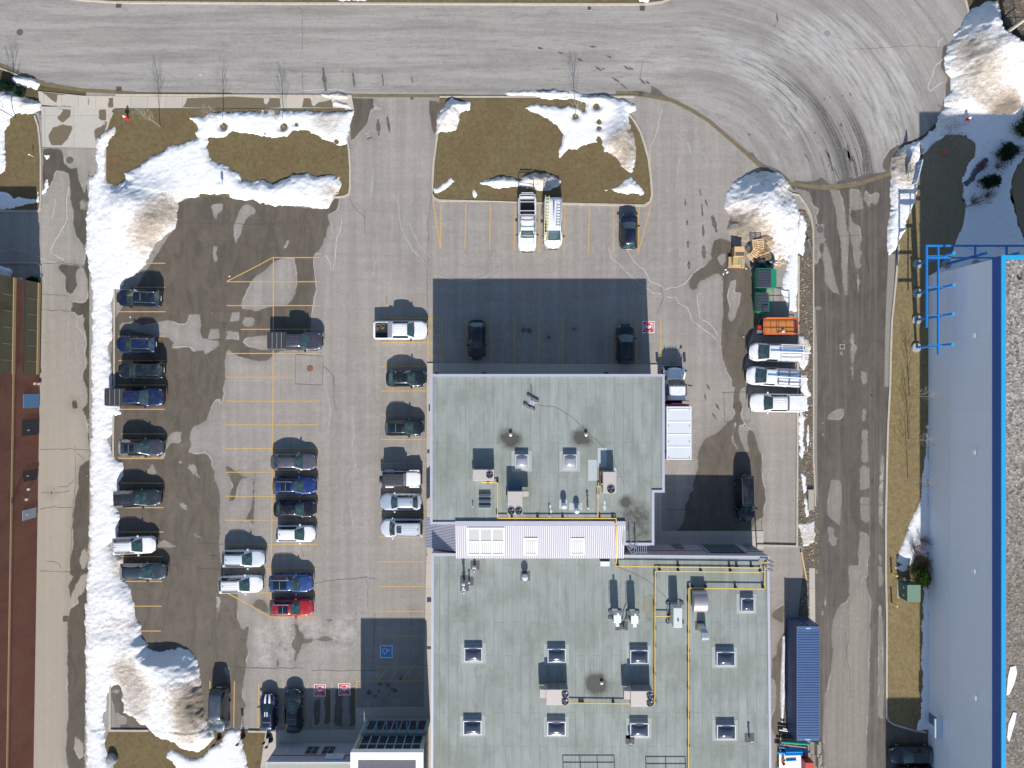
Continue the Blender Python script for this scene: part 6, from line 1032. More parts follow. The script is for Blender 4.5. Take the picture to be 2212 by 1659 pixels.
    for fx in (.185, .815):
        for s_ in (-1, 1):
            yy = s_*(W/2-.10); o = MB().cyl((X(fx), yy-.12, r_), (X(fx), yy+.12, r_), r_, n=20).build("wheel", M_tyre, rt, rel=False); MB().cyl((X(fx), yy+s_*.115, r_), (X(fx), yy+s_*.13, r_), r_*.62, n=12).build("rim", M_rim, o, rel=False)
    m = MB(); m.grid(lambda f, j: bp(f, j, .006)+Vector((0, 0, 0)), [fb-.006, fb+.004], [-.5, -.25, 0, .25, .5]); 
    patch(bp, M_trim, "cowl", (fb-.004, fb+.014), (-.48, .48), 1, 8, off=.012)
    if sun:     # sunroof: (t0, t1, half width)
        patch(sp, M_sun, "sunroof", (sun[0], sun[1]), (-sun[2], sun[2]), 5, 4, off=.012)
        if sun[1]-sun[0] > .2: k = (sun[0]+sun[1])/2; patch(sp, M_grey, "sunroof_bar", (k-.004, k+.004), (-sun[2], sun[2]), 1, 4, off=.02)
    if rails is not None:
        for s_ in (-1, 1):
            pts = [sp(a, s_*.68, .05) for a in (.24, .34, .44, .54, .64, .73)]; MB().tube(pts, .022, 5).build("roof_rail", rails, rt, rel=False)
    if ribs:
        m = MB()
        for k in range(ribs): v = -.48+.96*k/(ribs-1); m.tube([sp(a, v, .006) for a in (.27, .4, .55, .70)], .018, 4)
        m.build("roof_ribs", roofcol or col, rt, rel=False)
    if kind not in ('pickup', 'capped', 'van', 'smallvan', 'jeep'):
        p = sp(.30, 0, .0); MB().add([p+Vector((-.09, 0, 0)), p+Vector((.09, -.025, 0)), p+Vector((.09, .025, 0)), p+Vector((-.06, 0, .09))], [(0,1,2),(0,3,1),(0,2,3),(1,3,2)]).build("antenna", M_trim, rt, rel=False)
    if bed == 'cover':
        z = K['tail']+.01; x0_, x1_ = X(.012), X(rb-.006); w_ = W/2*.86
        o = MB().box(x0_, x1_, -w_, w_, z-.08, z).build("bed_cover", M_trimc, rt, rel=False); m = MB()
        for k in range(1, 4): xx = x0_+(x1_-x0_)*k/4; m.box(xx-.02, xx+.02, -w_, w_, z, z+.012)
        m.build("cover_seam", M_grey, o, rel=False)
    if bed in ('open', 'tools', 'rack'):
        MB().box(X(.037), X(rb-.012), -W/2*.78, W/2*.78, .72, .735).build("bed_liner", M_trim, rt, rel=False)
    if bed == 'tools':
        MB().box(X(rb-.085), X(rb-.012), -W/2*.86, W/2*.86, .9, K['tail']+.06).build("tool_box", M_alu2, rt, rel=False, bevel=.02)
    if kind == 'capped':
        z = K['roof']-.02; m = MB(); m.grid(lambda a, b: Vector((X(.012+(rb-.012-.012)*a), W/2*(.90-.16*min(1, max(0, (z-.05 - 0)))*0)*b if abs(b) > .85 else W/2*.78*b/.85, (z-.04*b*b) if abs(b) <= .85 else z-.04-(abs(b)-.85)/.15*.62)), [0, .02, .3, .7, .98, 1], [-1, -.93, -.85, -.4, 0, .4, .85, .93, 1]); o = m.build("bed_cap", col, rt, rel=False, smooth=False)
        for s_ in (-1, 1): MB().box(X(.06), X(rb-.05), min(s_*(W/2*.83), s_*W/2*.86), max(s_*(W/2*.83), s_*W/2*.86), z-.42, z-.2).build("cap_window", M_priv, rt, rel=False)
    if kind == 'jeep':
        for s_ in (-1, 1):
            for f0, f1, zf in ((.08, .30, .98), (.70, .97, 1.02)): MB().box(X(f0), X(f1), min(s_*(W/2-.02), s_*(W/2+.16)), max(s_*(W/2-.02), s_*(W/2+.16)), zf-.10, zf).build("fender", col if f0 > .5 else col, rt, rel=False, bevel=.04)
        MB().box(L/2-.02, L/2+.14, -.62, .62, .6, .85).build("bumper", M_trim, rt, rel=False, bevel=.03); o = MB().cyl((-L/2-.26, -.05, .95), (-L/2-.02, -.05, .95), .38, n=20).build("spare_wheel", M_tyre, rt, rel=False)
        MB().cyl((-L/2-.28, -.05, .95), (-L/2-.25, -.05, .95), .2, n=12).build("rim", M_rim, o, rel=False)
    if rack: rack(rt, X, W, K, sp, L)
    if extra: extra(rt, X, W, K, bp, sp)
    return rt
M_trimc = plain("tonneau_vinyl", (.035, .036, .042), .65, var=.2); M_alu2 = plain("checker_plate", (.50, .51, .52), .35, .6, var=.1)
C_navy = paint("paint_midnight", (.010, .018, .042)); C_blk = paint("paint_black", (.010, .012, .017)); C_blk2 = paint("paint_black_teal", (.012, .022, .030)); C_blue = paint("paint_blue", (.018, .040, .19), .4); C_blue2 = paint("paint_mid_blue", (.030, .078, .25), .4); C_dblue = paint("paint_dark_blue", (.011, .024, .085), .4)
C_red = paint("paint_red", (.42, .012, .022), .3); C_wht = paint("paint_white", (.80, .80, .82), 0, .3); C_sil = paint("paint_silver_blue", (.52, .58, .67), .45); C_sil2 = paint("paint_pearl", (.66, .71, .77), .2)
C_gry = paint("paint_graphite", (.075, .078, .10), .5); C_mauve = paint("paint_mauve_grey", (.14, .13, .155), .5); C_dgry = paint("paint_dark_grey", (.045, .05, .062), .5); C_slate = paint("paint_slate", (.05, .07, .09), .5)
V = vehicle
V('suv', (252.6,349,624.6,662.8), 180, C_navy, "black SUV with a long panoramic roof, northernmost in the west row", sun=(.45,.72,.5), rails=M_chrome, tw=-1)
V('suv2', (252,338.5,725.5,761), 180, C_dblue, "dark blue SUV in the west row directly below the topmost car", rails=M_chrome)
V('suv', (256.5,355.5,779.5,818.6), 180, C_blk2, "black SUV parked just above the blue pickup in the west row", sun=(.62,.73,.42), rails=M_trim)
V('pickup', (230.5,357,838,877), 0, C_dblue, "blue pickup with a black folding bed cover backed into the west snowbank", name="pickup_truck", cat="pickup truck", bed='cover', ribs=5)
V('suv2', (258,355.5,948.5,984), 0, C_gry, "grey SUV with a black sunroof alone below the blue pickup", sun=(.35,.62,.5), rails=M_trim)
V('suv', (247,350,1056.5,1095.6), 0, C_dgry, "dark grey boxy SUV with roof grooves backed against the snowbank", tw=3, ribs=5, rails=M_trim)
V('suv2', (243.5,338.5,1158,1197), 0, C_wht, "white SUV in the west row between two dark cars", tw=2.5, ribs=5, rails=M_trim)
V('suv2', (260.5,361,1215.5,1252), 0, C_slate, "slate blue grey hatchback at the bottom of the west row", rails=None, glassr=M_priv)
V('pickup', (579.8,698,716,757.4), 0, C_gry, "dark grey pickup with a segmented bed cover parked alone in the centre rows", name="pickup_truck", cat="pickup truck", bed='cover', ribs=4, tw=-.5)
def tree_bed(rt, X, W, K, bp, sp):
    m = MB(); r2 = random.Random(3)
    for k in range(40): a = Vector((X(r2.uniform(.05, .20)), r2.uniform(.05, .7), .8+r2.random()*.2)); m.cyl(a, a+Vector((r2.uniform(-.3, .3), r2.uniform(-.15, .15), r2.uniform(-.05, .1))), .025, n=4)
    o = m.build("bed_load", plain("camo_load", (.20, .18, .12), .9, var=.6, sc=14), rt, rel=False)
V('pickup', (807.6,924.3,692.8,734), 0, C_wht, "white crew cab pickup with an aluminium tool box and an open bed", name="pickup_truck", cat="pickup truck", bed='tools', ribs=6, extra=tree_bed)
V('sedan', (833.7,922,800,834), 0, C_blk2, "black sedan facing the building just below the white pickup", sun=(.58,.72,.4), tw=0)
V('hatch', (832,917,905.5,941), 0, C_blk2, "black crossover with a two pane glass roof, alone beside the building", sun=(.32,.68,.55), rails=M_trim)
V('jeep', (824,912,1016,1051), 0, C_wht, "white off road vehicle with a ribbed black hard top and a rear spare wheel", roofcol=plain("black_hardtop", (.045, .05, .06), .7, var=.2), ribs=7, name="off_road_vehicle", L=4.15)
V('sedan', (820.6,910.5,1065.5,1102), 180, C_sil, "pale silver blue sedan nosed away from the building, below the white off road vehicle", glassr=M_cg)
V('wagon', (823,914.5,1121,1158), 180, C_sil2, "silver SUV with a ribbed roof and small sunroof beside the ribbed canopy", sun=(.62,.72,.42), ribs=6, rails=M_alu2)
V('sedan', (585,684,979,1016.5), 0, C_mauve, "mauve grey sedan, first of the four cars side by side in the centre", L=4.9)
V('suv2', (590,684.7,1031,1066.5), 0, C_blue, "bright blue SUV with a black panoramic roof below the mauve sedan", sun=(.40,.68,.52), rails=M_chrome)
V('sedan', (591.5,684,1083,1116), 0, C_blk, "black sedan with a small sunroof between the bright blue SUV and the white hatchback", sun=(.52,.62,.32))
V('hatch', (596.7,682.6,1134,1170.5), 0, C_wht, "white hatchback below the black sedan, last of the four centre cars")
V('suv2', (480.5,573.5,1187,1225), 0, C_sil2, "pearl silver SUV, upper one of the pair west of the centre line", rails=M_trim)
V('suv2', (472.7,569.5,1242,1281), 0, C_wht, "plain white SUV, lower one of the pair west of the centre line", tw=1.5, ribs=4, rails=M_trim)
V('suv', (582.4,677,1241,1278), 0, C_blue2, "mid blue SUV with chrome roof rails directly above the red SUV", sun=(.33,.66,.5), rails=M_chrome)
V('suv2', (583,677.4,1293.5,1329.5), 0, C_red, "bright red SUV with chrome roof rails at the end of the centre row", sun=(.42,.70,.5), rails=M_chrome)
V('wagon', (452,492.5,1484,1581), -90, paint("paint_steel_blue", (.07, .09, .12), .5), "long dark blue grey SUV with roof grooves beside the snow pile, facing the grass", tw=-1.5, ribs=6, rails=M_trim)
def stripes(rt, X, W, K, bp, sp):
    for s_ in (-1, 1):
        for f, u, nm in ((bp, (.74, .985), "hood_stripe"), (sp, (.62, .745), "roof_stripe")):
            m = MB(); v0, v1 = (s_*.05, s_*.12) if f is bp else (s_*.09, s_*.22); m.grid(lambda a, b: f(a, b, .016), [u[0]+(u[1]-u[0])*i/5 for i in range(6)], [v0, v1]); m.build(nm, plain("stripe_white", (.8, .8, .8), .4, var=.03), rt, rel=False)
V('mini', (561,597.5,1497,1577), 90, C_dblue, "small dark blue hatchback with twin white bonnet stripes and round headlights", sun=(.33,.60,.5), extra=stripes)
V('sedan', (614.8,653,1486,1584), 90, C_blk2, "black sedan parked next to the striped small car, half in the building shadow", sun=(.36,.66,.5), L=4.75)
def ladder_rack(rt, X, W, K, sp, L):
    m = MB(); z = K['roof']+.12; w_ = W/2*.80
    for s_ in (-1, 1):
        m.box(X(.0), X(.98), s_*w_-.03, s_*w_+.03, z, z+.06) if False else m.box(X(.01), X(.76), s_*w_-.03, s_*w_+.03, z, z+.06)
        m.cyl((X(.76), s_*w_, z+.03), (X(.98), s_*w_*.88, 1.15), .03, n=6)
        for f in (.02, .30, .70): m.box(X(f)-.03, X(f)+.03, s_*w_-.03, s_*w_+.03, 1.1, z)
    for f in (.01, .14, .30, .37, .5, .62, .75): m.box(X(f)-.03, X(f)+.03, -w_, w_, z+.002, z+.055)
    m.box(X(-.02), X(-.01), -w_*.8, w_*.8, z+.1, z+.16); m.box(X(-.035), X(-.028), -w_*.8, w_*.8, z+.0, z+.05)
    m.build("ladder_rack", plain("rack_white", (.75, .76, .78), .4, .2), rt, rel=False)
    MB().box(X(rbx(K)-.05), X(rbx(K)-.01), -.5, .5, 1.3, 1.42).build("warning_light_bar", plain("amber_red", (.55, .12, .05), .4), rt, rel=False)
def rbx(K): return K['rb']
V('pickup', (1118,1159.5,426,545), -90, C_wht, "white work pickup with a full length white ladder rack over its bed", name="pickup_truck", cat="pickup truck", bed='rack', rack=ladder_rack)
V('van', (1175,1214.5,429,538.7), -90, C_wht, "white van with two ladders and a pipe strapped on its roof", name="work_van", cat="van")
vb = P(1194.7, 484, 2.0)
def ladder(x0, y0, x1, y1, z, w_, label, mat, n=12):
    a, b = P(x0, y0, z), P(x1, y1, z); rt = thing("ladder", label, "ladder", (a.x, a.y, z)); d = (b-a); d.z = 0; l = d.length; ang = math.atan2(d.y, d.x); rt.rotation_euler = (0, 0, ang); OFF[rt.name] = Vector((0, 0, 0))
    for s_ in (-1, 1): MB().box(0, l, s_*w_/2-.035, s_*w_/2+.035, 0, .09).build("side_rail", mat, rt, rel=False)
    m = MB()
    for k in range(n): xx = l*(k+.5)/n; m.cyl((xx, -w_/2, .045), (xx, w_/2, .045), .022, n=6)
    m.build("rungs", mat, rt, rel=False); return rt
ladder(1184, 533-.3*0-50+42-88+10, 1178.5, 521, 2.08, .36, "yellow ladder lying along the left side of the white van roof", plain("ladder_yellow", (.70, .62, .25), .5), 14) if False else ladder(1182.5, 423, 1179, 519, 2.1, .38, "yellow ladder lying along the left side of the white van roof", plain("ladder_yellow", (.72, .64, .26), .5), 14)
ladder(1207.5, 441, 1205.5, 490, 2.1, .40, "short silver ladder on the right side of the white van roof", plain("ladder_silver", (.55, .56, .57), .35, .6), 8)
a_, b_ = P(1196.3, 433, 2.2), P(1196.0, 497, 2.2); pp = thing("roof_pipe", "pale blue conduit tube strapped along the middle of the white van roof", "pipe", tuple(a_)); MB().cyl(a_-Vector((0,0,.07)), b_-Vector((0,0,.07)), .085, n=10).build("tube", plain("pale_blue_tube", (.42, .56, .68), .5), pp, smooth=True); MB().box(a_.x-.75, a_.x+.55, a_.y-3.35, a_.y-3.2, 1.93, 2.06).build("crossbar", plain("crossbar_blue", (.10, .18, .36), .5), pp); MB().box(a_.x-.7, a_.x+.7, a_.y-.25, a_.y-.1, 1.9, 2.05).build("crossbar", plain("crossbar_blue", (.10, .18, .36), .5), pp)
V('suv2', (1340,1377,459,539), 90, C_navy, "dark navy SUV in the northeast stall row, alone by the curved kerb", sun=(.64,.74,.42), rails=M_trim)
V('sedan', (1012.5,1048,690.5,778.5), -90, C_blk, "black sedan in the shade of the building, third stall from the hatched corner")
V('suv', (1333.3,1368.8,700,786), 90, C_blk, "black SUV in the shade beside the red charging square", sun=(.3,.36,.3), rails=M_trim)
def vanrack(bars, tube):
    def f(rt, X, W, K, sp, L):
        m = MB(); z = K['roof']+.10; w_ = W/2*.80
        for fx in bars: m.box(X(fx)-.035, X(fx)+.035, -w_, w_, z, z+.05); m.box(X(fx)-.03, X(fx)+.03, -w_, -w_+.06, z-.28, z); m.box(X(fx)-.03, X(fx)+.03, w_-.06, w_, z-.28, z)
        m.box(X(bars[0])-.1, X(bars[-1])+.05, -w_-.02, -w_+.05, z+.05, z+.10); m.box(X(bars[0])-.1, X(bars[-1])+.05, w_-.05, w_+.02, z+.05, z+.10)
        for yy in (-.35, .38): m.box(X(bars[0])+.02, X(bars[-1])-.05, yy-.02, yy+.02, z+.052, z+.09)
        m.build("roof_rack", tube, rt, rel=False); MB().cyl((X(-.055), -.02, z+.14), (X(.5), -.02, z+.14), .07, n=8).build("rack_tube", M_whitef, rt, rel=False)
        m = MB(); m.grid(lambda a, b: sp(a, b, .012), [.27, .4, .55, .68, .745], [-.28, -.19, -.10]); m.build("roof_stripe", plain("roof_stripe_blue", (.10, .22, .44), .5), rt, rel=False)
    return f
V('van', (1617.8,1734,741,782), 180, C_wht, "white van with a white roof rack, the upper one next to the orange lift", tw=-2, name="work_van", cat="van", rack=vanrack((.08,.47), M_whitef), zmid=1.0)
V('van', (1611.5,1728,792,836), 180, C_wht, "white van with a dark barred roof rack between the other van and the white pickup", tw=-4, name="work_van", cat="van", rack=vanrack((.07,.27,.47), plain("rack_grey", (.16, .17, .22), .4, .5)), zmid=1.0)
V('capped', (1617,1736,852,888.5), 180, C_wht, "white capped pickup, lowest of three white vehicles by the mulch bed", tw=-.5, name="pickup_truck", cat="pickup truck", ribs=5)
V('wagon', (1592,1631,1026,1128), -90, C_blk, "long black SUV in the courtyard shade east of the building", tw=1.5, ribs=5, rails=M_chrome, zmid=1.0, L=4.95)
V('sedan', (1921,2020,1612,1650), 180, C_blk2, "dark sedan in the shadow at the foot of the tall warehouse", tw=0)
V('sedan', (1938,2036,1655,1693), 180, C_blk, "dark car cut off by the bottom edge of the photo near the warehouse", tw=0)
# box truck
q = P(1466.7, 900, 1.5)
tk = thing("box_truck", "white box truck with a red headboard parked tight along the east wall of the building", "truck", (q.x, q.y, 0))
zt = 3.55; bx0, bx1, byn, bys = P(1440.7, 0, zt).x, P(1493, 0, zt).x, P(0, 878, zt).y, P(0, 993, zt).y
M_tw = plain("box_white", (.64, .67, .71), .45, 0, .2, var=.05, sc=.6); M_tb = plain("box_seam", (.82, .84, .87), .4)
b_ = MB().box(bx0, bx1, bys, byn, 1.05, zt-.02).build("cargo_box", M_tw, tk); m = MB()
for k in range(5): yy = bys+.05+(byn-bys-.35)*k/4; m.box(bx0+.02, bx1-.02, yy-.05, yy+.05, zt-.03, zt+.012)
m.box(bx0-.03, bx0+.05, bys-.02, byn, zt-.06, zt+.015); m.box(bx1-.05, bx1+.03, bys-.02, byn, zt-.06, zt+.015); m.build("roof_bows", M_tb, b_)
m = MB()
for k in range(4):
    for xx in (bx0+.18, bx1-.18): m.box(xx-.035, xx+.035, bys+.2+(byn-bys-.6)*k/3, bys+.28+(byn-bys-.6)*k/3, zt, zt+.03)
m.build("marker_lamp", M_trim, b_)
MB().box(bx0+.25, bx1-.12, byn+.02, byn+.22, 1.0, zt-.35).build("headboard", plain("truck_red", (.55, .03, .04), .4, .1), tk); MB().box(bx0+.7, bx1-.7, byn+.05, byn+.30, 2.2, 2.6).build("cooling_unit", M_chrome, tk)
MB().box(bx0+.35, bx1-.35, bys+.1, byn+4.3, .62, 1.0).build("chassis", M_trim, tk)
cxm = (bx0+bx1)/2+.06; ct = 2.75; c0 = byn+.62
def cabpt(v, u):     # v: 0 rear .. 1 nose, u: -1..1
    prof = [(0, 2.60, .98, c0), (.02, 2.78, .90, c0+.04), (.34, 2.80, .90, c0+1.45), (.42, 2.68, .94, c0+1.62), (.62, 1.80, 1.0, c0+2.25), (.66, 1.72, .86, c0+2.35), (.92, 1.52, .76, c0+3.35), (.97, 1.35, .70, c0+3.5), (1, .75, .66, c0+3.55)]
    return prof
prof = cabpt(0, 0); m = MB(); us = [-1, -.97, -.85, -.5, 0, .5, .85, .97, 1]
vs = []
for v, z, w_, y in prof:
    for u in us:
        zz_ = z-.06*u*u if abs(u) < .98 else .75
        vs.append((cxm+w_*u*(1 if abs(u) < .98 else 1.0), y-(.12*u*u if v > .4 else 0), max(.7, zz_-(.15 if abs(u) > .95 else 0)) if abs(u) < .98 else .75))
n_ = len(us); m.add(vs, [(i*n_+j, i*n_+j+1, (i+1)*n_+j+1, (i+1)*n_+j) for i in range(len(prof)-1) for j in range(n_-1)]+[tuple(range(n_))]); cab = m.build("cab", C_wht, tk, smooth=False)
m = MB(); yA, yB, zA, zB_ = c0+1.66, c0+2.24, 2.63, 1.80
m.grid(lambda a, b: (cxm+b*(.86+.06*(1-a)), yB+(yA-yB)*a-.10*b*b, zB_+(zA-zB_)*a+.02-.05*b*b), [0, .5, 1], [-1, -.6, -.2, .2, .6, 1]); m.build("windshield", M_cg, tk, smooth=True)
for s_ in (-1, 1):
    MB().box(cxm+s_*.99-.02, cxm+s_*.99+.02, c0+.5, c0+1.7, 1.9, 2.5).build("side_window", M_priv, tk)
    fm = MB(); xf = cxm+s_*.98; fm.grid(lambda a, b: (xf+s_*(b-.5)*.42, c0+2.25+1.3*a, 1.18-(2*a-1)**2*.5-.08*(1-b)), [i/8 for i in range(9)], [0, .5, 1]); fm.build("fender", C_wht, tk, smooth=True)
    MB().cyl((xf-.14, c0+2.85, .5), (xf+.14, c0+2.85, .5), .5, n=22).build("wheel", M_tyre, tk)
    MB().cyl((cxm+s_*1.0-.25, byn-4.0, .5), (cxm+s_*1.0+.18, byn-4.0, .5), .5, n=22).build("wheel", M_tyre, tk)
    mr = MB(); mr.cyl((cxm+s_*.95, c0+1.75, 2.15), (cxm+s_*1.42, c0+1.62, 2.15), .025, n=6); mr.box(cxm+s_*1.5-.14, cxm+s_*1.5+.14, c0+1.5, c0+1.62, 1.75, 2.4); mr.build("mirror", M_trim, tk)
    MB().box(cxm+s_*.62-.12, cxm+s_*.62+.12, c0+3.3, c0+3.45, 1.1, 1.35).build("headlight", M_lamp, tk)
mr = MB(); mr.cyl((cxm+.8, c0+3.0, 1.6), (cxm+1.05, c0+3.15, 1.8), .02, n=6); mr.lathe((cxm+1.1, c0+3.15, 1.7), [(.12, 0), (.12, .12), (.03, .16)], 10); mr.build("hood_mirror", M_trim, tk)
for k in (-.6, -.25, 0, .25, .6): MB().box(cxm+k-.05, cxm+k+.05, c0+1.5, c0+1.6, 2.74, 2.82).build("roof_marker", M_trim, tk)
MB().box(cxm-1.15, cxm-.95, c0-.1, c0+1.3, .7, 1.5).build("fuel_tank", M_chrome, tk); MB().box(cxm-.95, cxm+.95, c0+3.55, c0+3.72, .5, .85).build("bumper", M_chrome, tk)
MB().box(cxm-.3, cxm+.3, c0+3.1, c0+3.13, 1.52, 1.56).build("hood_vent", M_grey, tk)
MB().box(cxm-1.2, cxm+1.55, c0-.1, c0-.04, 1.2, 1.28).build("step_bar", M_trim, tk)
# ================================================================== ROOF EQUIPMENT
M_tan = plain("hvac_tan", (.50, .445, .41), .55, .1, var=.06); M_tand = plain("hvac_grey", (.20, .19, .21), .6, .1); M_galv = plain("galvanised", (.52, .54, .57), .3, .75, var=.12); M_gas = plain("gas_pipe_yellow", (.80, .53, .12), .5, var=.1); M_blkr = plain("rubber_block", (.022, .025, .032), .8)
def WB(a, b, c_, d_, zt): return P(a, 0, zt).x, P(b, 0, zt).x, P(0, d_, zt).y, P(0, c_, zt).y
def fan(par, x, y, z, r):
    o = MB().cyl((x, y, z), (x, y, z+.05), r, n=20).build("fan", plain("fan_dark", (.012, .018, .035), .5), par); m = MB()
    for k in range(3):
        a = 2*math.pi*k/3+.4; c, s = math.cos(a), math.sin(a); c2, s2 = math.cos(a+.55), math.sin(a+.55)
        m.add([(x+.06*c, y+.06*s, z+.055), (x+r*.85*c, y+r*.85*s, z+.06), (x+r*.85*c2, y+r*.85*s2, z+.085), (x+.06*c2, y+.06*s2, z+.065)], [(0, 1, 2, 3)])
    m.build("blades", plain("fan_blade", (.30, .33, .38), .4, .4), o)
    g = MB(); 
    for rr in (r, r*.66, r*.33): 
        for k in range(16): a, b = 2*math.pi*k/16, 2*math.pi*(k+1)/16; g.cyl((x+rr*math.cos(a), y+rr*math.sin(a), z+.10), (x+rr*math.cos(b), y+rr*math.sin(b), z+.10), .008 if rr < r else .02, n=4, caps=False)
    g.build("guard", M_blkr, o)
def rtu(box, zr, h, fans, label, hood=None, tall=None, vents=True):
    zt = zr+h; X0, X1, Y0, Y1 = WB(*box, zt); rt = thing("rooftop_unit", label, "air conditioner", ((X0+X1)/2, (Y0+Y1)/2, zr), 0, "rooftop air conditioning units")
    MB().box(X0, X1, Y0, Y1, zr+.22, zt).build("cabinet", M_tan, rt, bevel=.02); MB().box(X0+.12, X1-.12, Y0+.1, Y1-.1, zr, zr+.22).build("curb", M_tand, rt)
    m = MB(); n = 3
    for k in range(n): xx = X0+.08+(X1-X0-.16)*k/n; m.box(xx+.03, xx+(X1-X0-.16)/n-.03, Y1, Y1+.025, zr+.35, zt-.12); 
    m.build("side_panels", M_tand, rt)
    for fx, fy, fr_ in fans: c = P(fx, fy, zt); fan(rt, c.x, c.y, zt, fr_)
    if hood: a = WB(*hood, zt-.25); MB().add([(a[0], a[2], zr+.5), (a[1], a[2], zr+.5), (a[1], a[3], zr+.5), (a[0], a[3], zr+.5), (a[0], a[2], zt-(.25 if hood[0] > box[0] else .35)), (a[1], a[2], zt-(.35 if hood[0] > box[0] else .25)), (a[1], a[3], zt-(.35 if hood[0] > box[0] else .25)), (a[0], a[3], zt-(.25 if hood[0] > box[0] else .35))], [(0,3,2,1),(4,5,6,7),(0,1,5,4),(1,2,6,5),(2,3,7,6),(3,0,4,7)]).build("intake_hood", M_tan, rt)
    if vents: MB().box(X0-.12, X0, (Y0+Y1)/2-.25, (Y0+Y1)/2-.15, zr+.5, zr+1.0).build("gas_train", M_alu, rt)
    return rt
r_ = rtu((1021.8,1067.4,1014.5,1039), zRU, 1.32, [(1057.7,1025.6,.32)], "tan rooftop unit with one fan, nearest the west edge of the upper roof")
r_ = rtu((1096.3,1128.8,1061.7,1110.8), zRU, 1.55, [(1104.4,1103.6,.33),(1120.5,1103.6,.33)], "tan rooftop unit with two fans at its south end beside three slot vents", hood=(1128.9,1142,1061.7,1073))
a = WB(1098.4,1127.6,1044.5,1061.3,8.0); MB().box(*a[:2], a[2], a[3]+.0, zRU+.25, zRU+.85).build("return_duct", plain("duct_blue_grey", (.10, .15, .22), .5, .3), r_)
r_ = rtu((1303,1330,1019.2,1065.5), zRU, 1.35, [(1319.7,1056.8,.36)], "cream rooftop unit with one fan near the east edge of the upper roof")
a = WB(1296,1303,1018,1050,7.4); MB().box(a[0], a[1], a[2], a[3], zRU, zRU+.5).build("rusty_side", plain("rust_side", (.19, .08, .05), .8, var=.4), r_)
r_ = rtu((1180,1228,1489.8,1523), zRL, 1.75, [(1220.5,1499,.33),(1220.5,1515,.33)], "tan rooftop unit with two fans, the west one of the pair on the lower roof", hood=(1166,1180,1490.3,1508.5))
r_ = rtu((1362.7,1411,1493,1526.5), zRL, 1.75, [(1404,1502.3,.33),(1404,1518.3,.33)], "tan rooftop unit with two fans, the east one of the pair on the lower roof", hood=(1348.5,1362.7,1493.5,1511.5))
def thg(name, label, cat, p, group=None): return thing(name, label, cat, tuple(p), 0, group)
def boxd(a, b, c_, d_, z0, z1, nm, mat, par, bev=0): X = WB(a, b, c_, d_, z1); return MB().box(X[0], X[1], X[2], X[3], z0, z1).build(nm, mat, par, bevel=bev)
# pale steel box on rubber feet
def feet(par, pts, zr, r=.24):
    for a, b in pts:
        c = P(a, b, zr); o = MB().cyl((c.x, c.y, zr), (c.x, c.y, zr+.06), r, n=12).build("foot", M_blkr, par); m = MB()
        for k in range(4): m.box(-r, r, -.02, .02, .06, .09, Matrix.Translation((c.x, c.y, zr)) @ Matrix.Rotation(k*math.pi/4, 4, 'Z'))
        m.build("spokes", plain("foot_grey", (.12, .14, .17), .6), o)
t_ = thg("steel_cabinet", "white steel cabinet on rubber feet left of the curved hood on the lower roof", "roof cabinet", P(1460, 1340, zRL)); boxd(1455,1473.8,1313.5,1355.8,zRL+.4,zRL+1.85,"cabinet",plain("cabinet_white", (.60, .64, .62), .45, .2, var=.04),t_,.02)
feet(t_, [(1442.3,1301.7),(1471.6,1302),(1442.3,1342),(1472,1343)], zRL); c0 = [P(a, b, zRL+.2) for a, b in [(1442.3,1301.7),(1471.6,1302),(1472,1343),(1442.3,1342)]]
MB().tube([*c0, c0[0]], .035, 6).build("stand", M_galv, t_); c = P(1464.8,1341,zRL+1.87); MB().cyl(c-Vector((0,0,.05)), c+Vector((0,0,.12)), .09, n=10).build("flue", M_galv, t_)
for k, (x_, lab) in enumerate([(1325.8, "tall white slim roof unit on black feet, the west one of two"), (1363.2, "tall white slim roof unit on black feet, the east one of two")]):
    t_ = thg("slim_unit", lab, "roof unit", P(x_+3, 1325, zRL), "twin slim roof units"); X = WB(x_, x_+16, 1329+k*1.5, 1345.7+k*1.5, zRL+2.0)
    MB().box(X[0], X[1], X[2], X[3], zRL+.55, zRL+2.0).build("cabinet", plain("unit_white", (.74, .76, .76), .4, var=.03), t_, bevel=.02); MB().box(X[0]+.2, X[0]+.55, X[2]-.38, X[2], zRL+1.5, zRL+2.0).build("spout", plain("unit_white", (.74, .76, .76), .4, var=.03), t_)
    MB().box(X[0]+.3, X[0]+.5, X[3], X[3]+.25, zRL+1.7, zRL+2.2).build("cap", plain("unit_white", (.74, .76, .76), .4), t_); MB().box(X[0]-.02, X[0], X[2]+.1, X[3]-.1, zRL+.9, zRL+1.8).build("louvre", M_blkr, t_)
    fp = [(x_-8, 1319.5), (x_+13.5, 1320), (x_-8, 1333), (x_+13.5, 1333.5)]; feet(t_, [(a, b+k) for a, b in fp], zRL, .21)
    cs_ = [P(a, b+k, zRL+.15) for a, b in (fp[0], fp[1], fp[3], fp[2])]; m = MB(); m.tube([*cs_, cs_[0]], .03, 6)
    for xx in (X[0], X[1]): m.cyl((xx, X[2], zRL), (xx, X[2], zRL+.6), .03, n=6); m.cyl((xx, X[3], zRL), (xx, X[3], zRL+1.9), .03, n=6)
    for q_ in range(6): m.cyl((X[0]-.15, X[3]+.02, zRL+.5+q_*.25), (X[0], X[3]+.02, zRL+.5+q_*.25), .015, n=4); m.cyl((X[1], X[3]+.02, zRL+.5+q_*.25), (X[1]+.15, X[3]+.02, zRL+.5+q_*.25), .015, n=4)
    m.cyl((X[0]-.15, X[3]+.02, zRL+.3), (X[0]-.15, X[3]+.02, zRL+1.9), .02, n=4); m.build("stand", M_galv, t_)
